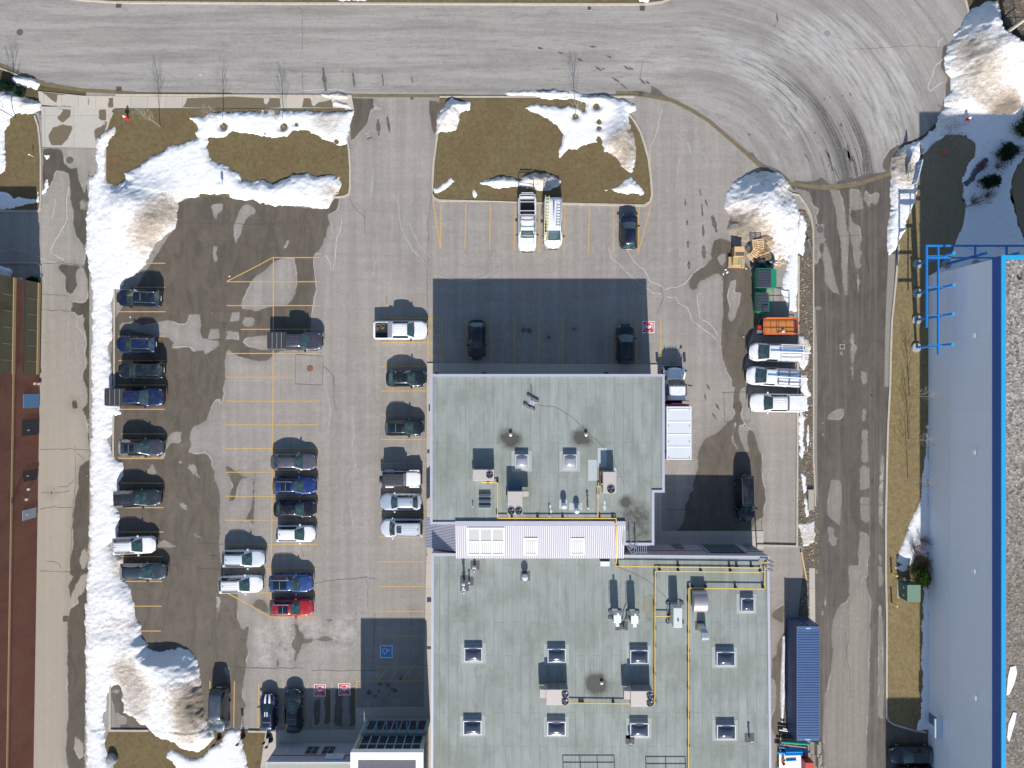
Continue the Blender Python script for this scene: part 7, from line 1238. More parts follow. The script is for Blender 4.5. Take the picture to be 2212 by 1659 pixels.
t_ = thg("pipe_riser", "dark pipe riser on a square pad between the twin slim units", "roof vent", P(1346, 1350, zRL)); c = P(1346, 1351, zRL)
MB().tube([c, c+Vector((0,0,.5)), c+Vector((.05,.7,.55)), c+Vector((.3,1.5,.5))], .05, 6).build("hose", M_blkr, t_); MB().tube([c, c+Vector((.1,-.3,.4)), c+Vector((-.35,-.3,.3))], .06, 6).build("elbow", M_galv, t_)
# curved hood
X = WB(1500,1529.4,1279.4,1327,zRL+1.25); t_ = thg("curved_hood", "large lilac grey half round exhaust hood on the lower roof", "roof hood", ((X[0]+X[1])/2, (X[2]+X[3])/2, zRL)); n = 14; w_ = X[1]-X[0]; l_ = X[3]-X[2]
pr = [(X[2]+l_*(1-math.cos(math.pi*k/n))/2, zRL+.35+.95*math.sin(math.pi*k/n)**.8) for k in range(n+1)]; m = MB(); m.grid(lambda i, u: (X[0]+w_*u, pr[i][0], pr[i][1]), range(n+1), [0, 1]); nn = 2
m.f.append(tuple(2*i for i in range(n+1))); m.f.append(tuple(2*i+1 for i in range(n, -1, -1))); m.build("hood", plain("hood_lilac", (.43, .39, .42), .35, .45, var=.12, sc=1.2), t_); MB().box(X[0]+.1, X[1]-.1, X[2]+.15, X[3]-.15, zRL, zRL+.4).build("curb", M_tand, t_)
# duct elbow
t_ = thg("duct_elbow", "shiny galvanised gooseneck duct below the curved hood", "duct", P(1511, 1352, zRL)); m = MB(); c = P(1511, 1350, zRL)
path = [(0, 0, 0), (0, 0, .35), (.12, -.12, .65), (.25, -.5, .85), (.32, -1.0, .85), (.34, -1.3, .62)]; wd = [.34, .34, .38, .42, .44, .44]
m.grid(lambda i, j: (c.x+path[i][0]+wd[i]/1.0*([-.8, .8, .8, -.8][j % 4]), c.y+path[i][1]+(.25 if j in (0, 1, 4) else -.25)*(1 if i < 2 else .35), c.z+path[i][2]+(.0 if i < 2 else (.3 if j in (0, 1, 4) else -.15))), range(6), range(5)); m.build("duct", M_galv, t_)
# small vents
def vent(x, y, zr, r, h, label, dome=False, elbow=0):
    c = P(x, y, zr); t_ = thing("roof_vent", label, "roof vent", (c.x, c.y, zr), 0, "roof vents"); rt0 = MB()
    if dome: rt0.lathe((0, 0, 0), [(r*.7, 0), (r*.7, h*.55)], 14); rt0.build("stack", M_galv, t_, rel=False); MB().lathe((0, 0, h*.5), [(r*.75, 0), (r, .04), (r, h*.25), (r*.8, h*.38), (r*.3, h*.46)], 16).build("cap", M_alu, t_, rel=False, smooth=True)
    else: rt0.cyl((0, 0, 0), (0, 0, h), r, n=10); rt0.build("stack", M_galv, t_, rel=False); MB().lathe((0, 0, h-.06), [(r*1.7, 0), (r*1.7, .06), (r*.4, .14)], 10).build("cap", M_alu, t_, rel=False)
    if elbow: MB().tube([(0, 0, h*.8), (0, -.2, h), (-.05, -.38, h*.95)], r*1.2, 8).build("elbow", M_galv, t_, rel=False)
vent(1217.5,1090.5,zRU,.30,.95,"round white topped vent, west of the two big ones on the upper roof",True); vent(1245,1101,zRU,.30,.9,"round white topped vent, nearer the metal roof, on the upper roof",True)
vent(1269.3,1094,zRU,.07,1.05,"thin shiny flue inside the tan diamond on the upper roof"); vent(1186.8,1112,zRU,.05,.75,"thin black vent pipe by the white mastic smear on the upper roof"); vent(1021.5,1092.7,zRU,.04,.35,"tiny pipe stub left of the three slot vents")
vent(1103,938.5,zRU,.10,.28,"small drain dome in the west dark stain of the upper roof"); vent(1265.5,938.5,zRU,.10,.28,"small drain dome in the east dark stain of the upper roof"); vent(1299.5,1474,zRL,.10,.2,"small drain in the dark stain between the two big lower roof units")
vent(1025.3,1222,zRL,.12,.95,"gooseneck flue on the single dark pad near the metal roof",elbow=1); vent(1003,1254,zRL,.11,1.5,"tall flue, upper one on the long dark pad at the northwest of the lower roof",elbow=1); vent(1003.2,1268,zRL,.11,1.0,"short flue, lower one on the long dark pad of the lower roof",elbow=1); vent(1014,1254.8,zRL,.07,.75,"thin flue on the right half of the long dark pad")
vent(1133.7,1243.5,zRL,.34,1.0,"wide domed vent alone on a dark pad at the north of the lower roof",True); vent(1618,1592,zRL,.08,1.0,"thin flue on the dark pad at the southeast of the lower roof",elbow=1); vent(1359.5,1597,zRL,.07,.9,"thin flue on the dark pad by the southern skylight",elbow=1)
t_ = thg("roof_box", "small white unit on a frame just below the metal roof", "roof unit", P(1306, 1215, zRL)); boxd(1297,1317,1213,1223,zRL+.3,zRL+.65,"box",M_whitef,t_,.02); boxd(1297,1317,1204,1213,zRL+.1,zRL+.5,"coil",plain("coil_dark",(.05,.07,.10),.5),t_)
# gas pipes
def pipes(label, runs, zr, sup, lift=.28):
    p0 = P(*runs[0][0], zr); t_ = thing("gas_pipe", label, "gas pipe", tuple(p0), 0, "yellow gas pipes")
    for r in runs: MB().tube([P(a, b, zr+lift) if len(r) and not isinstance(a, tuple) else a for a, b in r], .05, 6).build("pipe", M_gas, t_)
    for a, b in sup:
        c = P(a, b, zr); MB().box(c.x-.12, c.x+.12, c.y-.12, c.y+.14, zr, zr+lift-.05).build("pipe_support", M_blkr, t_, bevel=.02)
    return t_
pipes("yellow gas pipe looping round the tan units of the upper roof", [[(1040,1042.5),(1074.6,1042.5),(1074.8,1119.2),(1331,1119.7),(1331.2,1136)],[(1291.2,1049.5),(1291.6,1119.5)],[(1291.2,1049.5),(1297,1050)],[(1101,1112),(1101,1119)]], zRU, [(1054,1042),(1074.5,1040),(1074,1108),(1105.5,1116),(1161,1116),(1215,1116),(1291,1064),(1294,1116),(1323,1116),(1329,1126)])
pts = [P(1331.2,1136,7.2), P(1331.6,1142,7.2), P(1331.4,1200,6.5), P(1331.2,1208,5.3), P(1330.5,1223,5.2)]; t_ = thing("gas_pipe", "yellow gas pipe crossing the sloping metal roof", "gas pipe", tuple(pts[0]), 0, "yellow gas pipes"); MB().tube(pts, .05, 6).build("pipe", M_gas, t_)
pipes("upper yellow gas pipe along the north edge of the lower roof", [[(1330.5,1223),(1500,1225),(1642,1226.5),(1645,1215),(1662,1215.5)]], zRL, [(1334,1221),(1464,1221),(1574.5,1222),(1590.5,1222.5),(1622,1223)], .42)
pipes("yellow gas pipe running south between skylights to the east rooftop unit", [[(1655,1226),(1652,1233.5),(1640,1236),(1415.5,1233.7),(1414.6,1350),(1414.5,1520.5),(1411,1521)],[(1415,1331),(1449,1331.3)]], zRL, [(1424,1230.5),(1464,1230.5),(1512.5,1231),(1576.5,1231.8),(1641,1233),(1414,1242),(1413.5,1305),(1414,1356),(1414,1393.5),(1413.5,1454),(1414,1513),(1443,1328.5)], .36)
pipes("yellow gas pipe running from the east corner down past the curved hood", [[(1660,1224),(1652.5,1228),(1652,1272),(1488,1270.2),(1487.2,1400),(1487,1690)]], zRL, [(1647,1267),(1587.5,1267.5),(1523.5,1267),(1495,1267),(1486,1269),(1486,1297),(1486,1363),(1486,1404),(1486,1426),(1486,1484),(1486,1538),(1486,1547),(1486,1608)], .36)
pipes("short yellow gas pipe joining the two big lower roof units", [[(1228,1518),(1362,1520)]], zRL, [(1252,1515.5),(1258,1515.5),(1324,1515.5)])
t_ = thg("pipe_manifold", "bundle of grey pipes clipped to the northeast corner parapet", "pipework", P(1660, 1228, 5)); m = MB()
for k in range(3): a, b = P(1655, 1215+k*9, 5.3), P(1671, 1215+k*9, 5.0); m.tube([a, b, Vector((b.x, b.y, .5))], .05, 6)
m.build("risers", M_galv, t_)
# thin cables on the roof
def cable(pts, zr, label):
    q = [P(a, b, zr+.03) for a, b in pts]; o = MB().tube([p-q[0] for p in q], .011, 4).build("roof_cable", M_tand); o.location = q[0]; tag(o, label, "cable")
cable([(1157,813),(1157,838),(1156,852),(1150,862)], zRU, "straight black cable from the north parapet to the cinder blocks"); cable([(1160,875),(1180,878),(1197,879),(1215,888),(1240,905),(1270,935),(1300,962),(1318,985),(1332,1010),(1348,1045),(1353,1075),(1352,1100),(1346,1125)], zRU, "long thin cable curving across the upper roof")
cable([(1335,1226),(1360,1235),(1395,1252),(1420,1272),(1441,1293)], zRL, "thin cable slanting across the lower roof to the steel cabinet")
# ballast blocks with mast
M_cmu = plain("cinder_block", (.46, .41, .39), .9, var=.15, sc=8)
for k, (dx, dy, rz_) in enumerate([(1143,857,-.55),(1148.5,860.5,-.55),(1154,864,-.55),(1159.5,866.5,-.55),(1135,876,-.5),(1140.5,880,-.5),(1146.5,882,-.5),(1151.5,885.5,-.5)]):
    c = P(dx, dy, zRU+.2); t_ = thing("cinder_block", "one of eight grey cinder blocks weighing down the antenna frame on the upper roof", "cinder block", (c.x, c.y, zRU+.045), rz_+k*.03, "ballast blocks of the roof antenna")
    m = MB(); h_ = .2
    for x0_, x1_, y0_, y1_ in ((-.2, .2, .065, .1), (-.2, .2, -.1, -.065), (-.2, -.165, -.065, .065), (-.02, .02, -.065, .065), (.165, .2, -.065, .065)): m.box(x0_, x1_, y0_, y1_, 0, h_)
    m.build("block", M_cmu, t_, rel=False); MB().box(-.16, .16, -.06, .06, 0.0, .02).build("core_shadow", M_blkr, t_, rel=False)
c = P(1149, 871, zRU); t_ = thing("antenna_mast", "short grey antenna mast on a lilac frame between the cinder blocks", "antenna", (c.x, c.y, zRU), -.52); m = MB(); m.box(-.6, .6, -.5, -.44, 0, .04); m.box(-.6, .6, .44, .5, 0, .04); m.box(-.45, -.39, -.44, .44, 0, .04); m.box(.39, .45, -.44, .44, 0, .04); m.box(-.3, .3, -.25, .25, .04, .06); m.build("frame", M_par, t_, rel=False)
MB().cyl((0, 0, .06), (0, 0, 1.3), .03, n=8).build("mast", M_galv, t_, rel=False); m = MB()
for k in range(5): m.cyl((-.3+.05*k, 0, .75+k*.11), (.3-.05*k, 0, .75+k*.11), .012, n=4)
m.build("elements", M_galv, t_, rel=False)
# guard rails just beyond the lower edge, ladder with cage
def guard(x0, x1, y, n, label):
    a, b = P(x0, y, zRL), P(x1, y, zRL); t_ = thing("guard_rail", label, "railing", tuple(a), 0, "roof hatch railings"); m = MB()
    for k in range(n+1): xx = a.x+(b.x-a.x)*k/n; MB().cyl((xx, a.y, zRL), (xx, a.y, zRL+1.1), .045, n=6).build("post", M_galv, t_)
    for zq in (.15, .62, 1.1): MB().cyl((a.x, a.y, zRL+zq), (b.x, a.y, zRL+zq), .04, n=6).build("rail", M_galv, t_)
guard(1217, 1328, 1666, 3, "steel railing at the bottom edge, the longer one throwing a grid shadow on the roof"); guard(1396, 1482, 1669, 2, "steel railing at the bottom edge, the shorter one throwing a grid shadow on the roof")
c = P(1366, 1180, zU); t_ = thg("roof_ladder", "galvanised ladder with a safety cage between the two roof levels", "ladder", (c.x, c.y, 4.9)); m = MB(); yq = P(0, 1178.5, zU).y-.12
for s_ in (-1, 1): m.cyl((c.x+s_*.25, yq, .3), (c.x+s_*.25, yq, 8.0), .035, n=6); m.cyl((c.x+s_*.25, yq, 8.0), (c.x+s_*.3, yq+.9, 7.9), .035, n=6); m.cyl((c.x+s_*.3, yq+.9, 7.9), (c.x+s_*.3, yq+.9, 6.9), .035, n=6)
for k in range(24): m.cyl((c.x-.25, yq, .5+k*.3), (c.x+.25, yq, .5+k*.3), .018, n=4)
m.build("ladder", M_galv, t_); m = MB()
for zq in (3.0, 3.9, 4.8, 5.7, 6.6, 7.5):
    for k in range(8): a, b = math.pi+math.pi*k/8, math.pi+math.pi*(k+1)/8; m.cyl((c.x+.38*math.cos(a), yq+.6*math.sin(a), zq), (c.x+.38*math.cos(b), yq+.6*math.sin(b), zq), .022, n=4)
for k in range(5): a = math.pi+math.pi*(k+.5)/5; m.cyl((c.x+.38*math.cos(a), yq+.6*math.sin(a), 3.0), (c.x+.38*math.cos(a), yq+.6*math.sin(a), 7.5), .016, n=4)
m.build("cage", M_galv, t_); m = MB()
for k in range(7): m.box(c.x+.5+k*.2, c.x+.56+k*.2, yq-1.0, yq-.1, 5.2, 5.26)
m.box(c.x+.45, c.x+1.85, yq-.1, yq-.04, 5.2, 6.2); m.box(c.x+.45, c.x+1.85, yq-1.05, yq-1.0, 5.2, 5.26); m.build("gate_grille", M_galv, t_)
# ================================================================== YARD OBJECTS
# shipping container
x0, x1, y0, y1 = WB(1721.2,1770.8,1353,1601,2.9); cy_ = (y0+y1)/2
t_ = thing("shipping_container", "long dark blue corrugated shipping container beside the service lane", "container", ((x0+x1)/2, cy_, 0)); M_cb = plain("container_blue", (.050, .105, .235), .5, .1, var=.15, sc=1.5); M_cf = plain("container_frame", (.065, .13, .28), .5, .1)
def corrug(fn, n):
    m = MB(); us = []
    for k in range(n): us += [(k/n, 0), ((k+.38)/n, 0), ((k+.5)/n, 1), ((k+.88)/n, 1)]
    us.append((1, 0)); m.grid(lambda i, v: fn(us[i][0], us[i][1], v), range(len(us)), [0, 1]); return m
corrug(lambda u, d, v: (x0+.09+(x1-x0-.18)*v, y0+.35+(y1-y0-.7)*u, 2.86+.03*d), 43).build("roof_panel", M_cb, t_)
for xs_, nm in ((x0, 1), (x1, -1)): corrug(lambda u, d, v, xs_=xs_, nm=nm: (xs_+nm*(.02+.035*d), y0+.12+(y1-y0-.24)*u, .12+2.66*v), 43).build("side_panel", M_cb, t_)
for ya_, yb_ in ((y0+.02, y0+.36), (y1-.36, y1-.02)): MB().box(x0+.09, x1-.09, ya_, yb_, 2.80, 2.875).build("roof_end", M_cf, t_)
m = MB()
for xx in (x0, x1-.09):
    m.box(xx, xx+.09, y0+.12, y1-.12, 2.78, 2.895); m.box(xx, xx+.09, y0+.12, y1-.12, 0, .13)
    for yy in (y0, y1-.12): m.box(xx, xx+.09, yy, yy+.12, .12, 2.78)
for yy in (y0, y1-.1): m.box(x0+.09, x1-.09, yy, yy+.1, 0, .14)
m.build("frame", M_cf, t_)
for xx in (x0, x1-.16):
    for yy in (y0, y1-.16):
        for zz_ in (2.74,): o = MB().box(xx-.004, xx+.164, yy-.004, yy+.164, zz_, 2.905).build("corner_casting", plain("casting_rust", (.24, .15, .14), .7, .2), t_); MB().box(xx+.05, xx+.11, yy+.03, yy+.13, 2.9, 2.908).build("slot", M_blkr, o)
MB().box(x0+.09, x1-.09, y0+.03, y0+.1, .14, 2.8).build("end_wall", M_cb, t_)
for k in range(2):
    a = x0+.1+k*(x1-x0-.2)/2; o = MB().box(a+.01, a+(x1-x0-.2)/2-.01, y1-.08, y1-.02, .14, 2.78).build("door", M_cb, t_); m = MB()
    for q_ in (.25, .75): m.cyl((a+(x1-x0-.2)/2*q_, y1+.02, .1), (a+(x1-x0-.2)/2*q_, y1+.02, 2.8), .025, n=6)
    m.build("lock_rod", M_galv, o)
    m = MB(); r2 = random.Random(k+5)
    for q_ in range(4): xx = a+.2+q_*.22; m.box(xx, xx+.14, y1-.019, y1-.014, 1.9+.25*(q_ % 2), 1.97+.25*(q_ % 2)); m.box(xx, xx+.1, y1-.019, y1-.014, 1.4, 1.46)
    m.build("door_marking", M_wht, o)
m = MB()
for k, wd in enumerate((.06, .0, .24, .22)):
    pass
m.box(x0+.95, x0+.99, y1-.28, y1-.18, 2.876, 2.881); m.box(x0+1.04, x0+1.24, y1-.28, y1-.19, 2.876, 2.881); m.box(x0+1.28, x0+1.44, y1-.28, y1-.19, 2.876, 2.881)
m.box(x0+.9, x0+1.06, y0+.1, y0+.18, 2.876, 2.881); m.box(x0+1.1, x0+1.36, y0+.1, y0+.18, 2.876, 2.881); m.box(x0+1.42, x0+1.46, y0+.1, y0+.18, 2.876, 2.881); m.build("roof_marking", M_whitef, t_)
# front loading bins
M_bing = plain("bin_green", (.008, .24, .13), .5, .05, var=.12); M_lid = plain("bin_lid", (.025, .028, .036), .55, var=.2)
def bin_(box, lidb, h, label, ne):
    X = WB(*box, h*.8); L_ = WB(*lidb, h); t_ = thing("waste_bin", label, "waste bin", ((X[0]+X[1])/2, (X[2]+X[3])/2, 0), 0, "green waste bins")
    m = MB(); e = X[1]+ne; w0, w1 = X[2], X[3]; xw = L_[0]-.02; xe = L_[1]+.02
    pr = [(xw+.12, .12), (xw, h-.05), (xe, h-.05), (e, h*.62), (e, .12)]; n = 5
    m.add([(x, w0, z) for x, z in pr]+[(x, w1, z) for x, z in pr], [(4,3,2,1,0), (5,6,7,8,9)]+[(i, (i+1) % n, n+(i+1) % n, n+i) for i in range(n)]); m.build("body", M_bing, t_)
    MB().box(xw-.06, xe+.03, w0-.05, w0+.03, h-.12, h-.02).build("rim", M_bing, t_); MB().box(xw-.06, xe+.03, w1-.03, w1+.05, h-.12, h-.02).build("rim", M_bing, t_)
    o = MB().box(L_[0], L_[1], w0+.04, w1-.04, h-.045, h).build("lid", M_lid, t_); m = MB(); nr_ = 11
    for k in range(nr_): yy = w0+.08+(w1-w0-.16)*(k+.5)/nr_; m.box(L_[0]+.06, L_[1]-.04, yy-.045, yy+.045, h, h+.035)
    m.build("lid_ribs", plain("bin_lid_rib", (.07, .078, .10), .45, var=.2), o); MB().box((xw+xe)/2-.35, (xw+xe)/2+.5, w0-.16, w0-.05, h*.5, h*.58).build("fork_pocket", M_bing, t_)
    for xx in (xw+.2, e-.2):
        for yy in (w0+.15, w1-.15): MB().cyl((xx, yy-.03, .07), (xx, yy+.03, .07), .07, n=8).build("castor", M_blkr, t_)
bin_((1630,1679.5,581,621.5), (1635.5,1665.7,581,618.5), 1.45, "larger green waste bin with a black ribbed lid next to the broken pallets", .0)
bin_((1630,1663.8,634,673), (1634.5,1659.3,634,671), 1.3, "smaller green waste bin with a black ribbed lid above the orange lift", .0)
# scissor lift
x0, x1, y0, y1 = WB(1656,1724,686,720.5,2.3); t_ = thing("scissor_lift", "orange scissor lift platform with railings parked by the kerb", "scissor lift", ((x0+x1)/2, (y0+y1)/2, 0)); M_or = plain("lift_orange", (.62, .12, .035), .5, var=.15); M_deck = plain("lift_deck", (.50, .18, .04), .7, var=.25, sc=2)
MB().box(x0+.05, x1-.1, y0+.12, y1-.12, .25, .85).build("chassis", M_trim, t_, bevel=.03); o = MB().box(x0, x1-.05, y0, y1, 1.18, 1.28).build("deck", M_deck, t_); MB().box(x0+.3, x1-.4, y0+.3, y1-.3, .85, 1.18).build("scissor_stack", M_or, t_)
m = MB()
for zq in (1.3, 1.75, 2.3):
    for a, b in (((x0, y0), (x1, y0)), ((x1, y0), (x1, y1)), ((x1, y1), (x0, y1)), ((x0, y1), (x0, y0))): m.cyl((*a, zq), (*b, zq), .028 if zq < 2 else .04, n=6)
for k in range(5):
    xx = x0+(x1-x0)*k/4
    for yy in (y0, y1): m.cyl((xx, yy, 1.28), (xx, yy, 2.3), .028, n=6)
m.build("railing", M_or, t_); m = MB(); m.box(x0+.1, x1-.3, (y0+y1)/2-.015, (y0+y1)/2+.015, 1.281, 1.286); m.box((x0+x1)/2-.25, (x0+x1)/2-.20, y0+.1, y1-.1, 1.281, 1.287); m.box(x0+.1, x1-.3, y1-.38, y1-.35, 1.281, 1.286); m.build("deck_seam", M_trim, o)
for xx in (x0+.45, x1-.5):
    for yy in (y0+.1, y1-.1): MB().cyl((xx, yy-.1, .3), (xx, yy+.1, .3), .3, n=14).build("wheel", M_tyre, t_)
c = P(1648, 705, 1.0); MB().box(x0-.5, x0-.1, (y0+y1)/2-.25, (y0+y1)/2+.12, .6, 1.0).build("engine_box", plain("lift_red", (.45, .03, .02), .5), t_); MB().box(x0-.55, x0+.02, y0+.15, y0+.5, .4, .9).build("ladder", M_galv, t_); c = P(1692, 715.5, 1.4); MB().cyl((c.x, c.y, 1.28), (c.x, c.y, 1.5), .16, n=10).build("bucket", M_whitef, t_)
# pallets, crates, planks, sacks
M_wood = plain("raw_pine", (.62, .42, .22), .8, var=.25, sc=5); M_wood2 = plain("weathered_wood", (.42, .29, .16), .85, var=.3, sc=5)
def pallet(x, y, z, rz, tx, ty, label, mat):
    c = P(x, y, z); t_ = thing("wooden_pallet", label, "pallet", tuple(c), 0, "pallets heaped on the snow"); t_.rotation_euler = (tx, ty, rz); OFF[t_.name] = Vector((0, 0, 0))
    for k in range(6): yy = -.5+k*.2; MB().box(-.6, .6, yy-.05, yy+.05, .10, .125).build("slat", mat, t_, rel=False)
    for yy in (-.56, 0, .56): MB().box(yy-.04, yy+.04, -.58, .58, .02, .10).build("stringer", mat, t_, rel=False)
for i, a in enumerate([(1637,528,1.25,.15,.2,.0,"pale new pallet highest on the heap"),(1648,538,1.1,.5,-.3,.25,"pallet leaning against the top one, slats half open"),(1636,545,.8,-.55,.3,.2,"pallet in the centre of the heap tilted to the west"),(1656,524,1.0,-1.0,.2,-.3,"pallet at the northeast of the heap lying on white snow"),(1628,552,.5,-.75,.15,.25,"long tilted pallet at the southwest foot of the heap"),(1652,552,.7,.3,-.15,.1,"broken pallet just above the black sacks")]): pallet(*a, M_wood if i % 2 == 0 else M_wood2)
for i, (a, b, z0_, z1_, lab) in enumerate([((1630,545),(1648,562),.7,.6,"long board lying across the pallet heap"),((1640,552),(1662,545),1.0,1.0,"thick plank on the east side of the pallet heap"),((1669,565),(1697,563.5),.35,.3,"uppermost long plank lying beside the large green bin"),((1654,573.5),(1688,574),.4,.25,"pale thin plank nearest the large green bin"),((1683,566),(1695,562),.35,.5,"short plank end sticking up by the snow strip"),((1680,571),(1699,569.5),.25,.25,"dark orange board next to the snow strip"),((1681,568),(1686,553),.3,.6,"plank standing slanted against the snow pile"),((1663,516),(1675,537),.9,.5,"loose pale board on the snow right of the pallets")]):
    p_, q_ = P(*a, z0_), P(*b, z1_); t_ = MB(); d_ = q_-p_; mt_ = d_.to_track_quat('X', 'Z').to_matrix().to_4x4(); t_.box(0, d_.length, -.07, .07, -.025, .025, mt_); o = t_.build("plank", M_wood if i % 2 else M_wood2); o.location = p_; tag(o, lab, "plank")
def sack(x, y, z, r, label):
    c = P(x, y, z); m = MB(); m.lathe((0, 0, -r*.5), [(r*.3, 0), (r, r*.3), (r*.95, r*.7), (r*.5, r*1.05), (r*.12, r*1.15)], 12); m.v = [(a*(1+.25*math.sin(a*9+b*5)), b*(1+.2*math.cos(b*8)), q+.06*math.sin(a*14)) for a, b, q in m.v]; o = m.build("rubbish_sack", plain("black_sack", (.03, .042, .055), .4, var=.5, sc=6), smooth=True); o.location = c; tag(o, label, "rubbish sack", "black sacks by the bins")
for a in [(1645,564,.5,.75,"larger black sack heap directly below the pallets"),(1664,562,.5,.6,"black sack heap on the east side below the pallets"),(1635,574,.3,.55,"black sack heap touching the large green bin at its northwest"),(1650,575,.3,.45,"small black sack between the sack heaps and the large green bin")]: sack(*a)
c = P(1593, 565, .5); t_ = thing("cardboard_crate", "tan crate with green straps standing on wet asphalt left of the pallets", "crate", (c.x, c.y, 0), -.03); M_card = plain("cardboard", (.50, .33, .17), .85, var=.18, sc=2)
MB().box(-.92, .88, -.62, .55, 0, .16).build("base", M_card, t_, rel=False); MB().box(-.5, .42, -.42, .50, .16, .62).build("carton", M_card, t_, rel=False, bevel=.02); MB().box(-.92, -.62, -.6, .52, .16, .34).build("side_board", M_card, t_, rel=False); MB().box(.55, .86, -.6, .5, .16, .3).build("side_board", M_card, t_, rel=False)
for xx in (-.52, .10, .42): MB().box(xx-.05, xx+.05, -.43, .51, .62, .635).build("green_strap", plain("strap_green", (.18, .33, .10), .6), t_, rel=False)
MB().box(.2, .38, -.35, .4, .62, .66).build("grey_slot", M_grey, t_, rel=False); MB().box(-.35, .48, .5, .62, .3, .5).build("foil", M_alu, t_, rel=False)
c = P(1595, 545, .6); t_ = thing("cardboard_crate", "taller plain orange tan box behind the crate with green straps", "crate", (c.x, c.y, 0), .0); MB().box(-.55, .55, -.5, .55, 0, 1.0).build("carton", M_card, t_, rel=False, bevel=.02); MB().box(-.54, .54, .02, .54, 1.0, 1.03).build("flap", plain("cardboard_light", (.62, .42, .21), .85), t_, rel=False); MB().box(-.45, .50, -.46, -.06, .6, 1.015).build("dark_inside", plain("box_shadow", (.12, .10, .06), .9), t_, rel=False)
for i, (a, b, r_, lab) in enumerate([(1567.5,663-80+0,.12,"white scrap of paper nearest the tan crate"),(1570.9,588.5,.14,"white litter lump southwest of the tan crate"),(1562.5,592,.11,"white litter lump furthest from the tan crate"),(1611.5,580,.1,"white litter lump by the crate corner")]):
    c = P(a, b, 0); m = MB(); m.box(-r_, r_, -r_*.6, r_*.7, 0, r_*.5, Matrix.Rotation(i*.8, 4, 'Z')); o = m.build("litter", M_whitef, bevel=.03); o.location = (c.x, c.y, .014); tag(o, lab, "litter")
# transformer, bollards
x0, x1, y0, y1 = 42.25, 43.6, -23.25, -21.5; t_ = thing("transformer_box", "green electrical transformer cabinet beside the warehouse wall", "transformer", ((x0+x1)/2, (y0+y1)/2, 0)); M_tg = plain("transformer_green", (.07, .145, .105), .5, .1, var=.08); M_tgt = plain("transformer_top", (.16, .26, .19), .5, .1, var=.08)
MB().box(x0-.12, x1+.12, y0-.12, y1+.12, .05, .2).build("pad", M_conc, t_); MB().box(x0, x1, y0, y1, .2, 1.92).build("cabinet", M_tg, t_); MB().box(x0-.03, x1+.03, y0-.03, y1+.03, 1.92, 2.0).build("lid", M_tgt, t_)
for yy in (y0+.45, y1-.45): MB().box(x0-.02, x0, yy-.12, yy+.12, 1.1, 1.35).build("label_plate", M_alu, t_)
M_byel = plain("bollard_yellow", (.72, .58, .16), .6, var=.1)
for i, (a, b, lab) in enumerate([(1924.8,1238,"pale yellow bollard north of the green transformer"),(1925,1302.5,"pale yellow bollard south of the green transformer")]):
    c = P(a, b); o = MB().cyl((0, 0, 0), (0, 0, 1.2), .09, n=12).build("bollard", M_byel); o.location = (c.x, c.y, .05); tag(o, lab, "bollard", "bollards by the transformer")
def signpost(x, y, h, pw, ph, label, pm, rz=0, post=None, base=False, z0=.05, name="sign_post"):
    c = P(x, y); t_ = thing(name, label, "sign", (c.x, c.y, z0), rz+1e-4); MB().cyl((0, 0, 0), (0, 0, h), .03, n=8).build("post", post or M_galv, t_, rel=False); MB().box(-pw/2, pw/2, -.045, -.03, h-ph, h).build("panel", pm, t_, rel=False)
    if base: MB().lathe((0, 0, 0), [(.24, 0), (.26, .15), (.15, .5), (.05, .6)], 14).build("base", M_blkr, t_, rel=False, smooth=True)
signpost(1938, 1244, 1.5, .32, .3, "small white sign on a thin post above the green transformer", M_alu, R(90))
for a in [(474.5,1593,1.9,"black sign post with a round base on the grass, nearest the dark blue grey SUV"),(526,1590,2.0,"black sign post with a round base standing at the snow edge by the empty stall"),(581,1588,1.9,"black sign post with a round base, upper one of the two by the wing corner"),(586,1597.5,1.8,"black sign post with a round base, lower one of the two by the wing corner")]: signpost(a[0], a[1], a[2], .30, .55, a[3], M_trim, 0, M_trim, True)
signpost(484, 402, 1.25, .28, .6, "thin sign standing in the snow of the northwest lawn", plain("sign_bluegrey", (.25, .32, .45), .6), 0, M_galv, z0=.2); signpost(73, 338.5, .85, .12, .25, "short white marker post leaning on the far left lawn", M_whitef, .5, M_whitef, z0=.07)
# hydrants and marker
def hydrant(x, y, label):
    c = P(x, y); t_ = thing("fire_hydrant", label, "fire hydrant", (c.x, c.y, .1)); M_hy = plain("hydrant_red", (.62, .02, .03), .45, .1); MB().lathe((0, 0, 0), [(.20, 0), (.20, .06), (.13, .08), (.13, .62), (.17, .64), (.17, .70)], 14).build("barrel", M_hy, t_, rel=False); MB().lathe((0, 0, .70), [(.15, 0), (.13, .1), (.05, .17), (.05, .22)], 14).build("bonnet", M_whitef, t_, rel=False, smooth=True)
    for a in ((.26, 0), (-.26, 0), (0, -.27)): MB().cyl((0, 0, .5), (a[0], a[1], .5), .075, n=10).build("outlet", M_hy, t_, rel=False)
hydrant(276.8, 257, "red fire hydrant on the northwest lawn near the sidewalk"); hydrant(2085, 260, "red fire hydrant in the snow northeast of the turning circle")
c = P(2036, 333); t_ = thing("utility_marker", "small orange marker cap on the dark northeast lawn", "marker", (c.x, c.y, .1)); MB().lathe((0, 0, 0), [(.16, 0), (.16, .4), (.1, .5)], 12).build("cap", plain("marker_orange", (.62, .07, .02), .5), t_, rel=False); MB().box(.12, .2, .05, .13, .3, .4).build("tag", M_whitef, t_, rel=False)
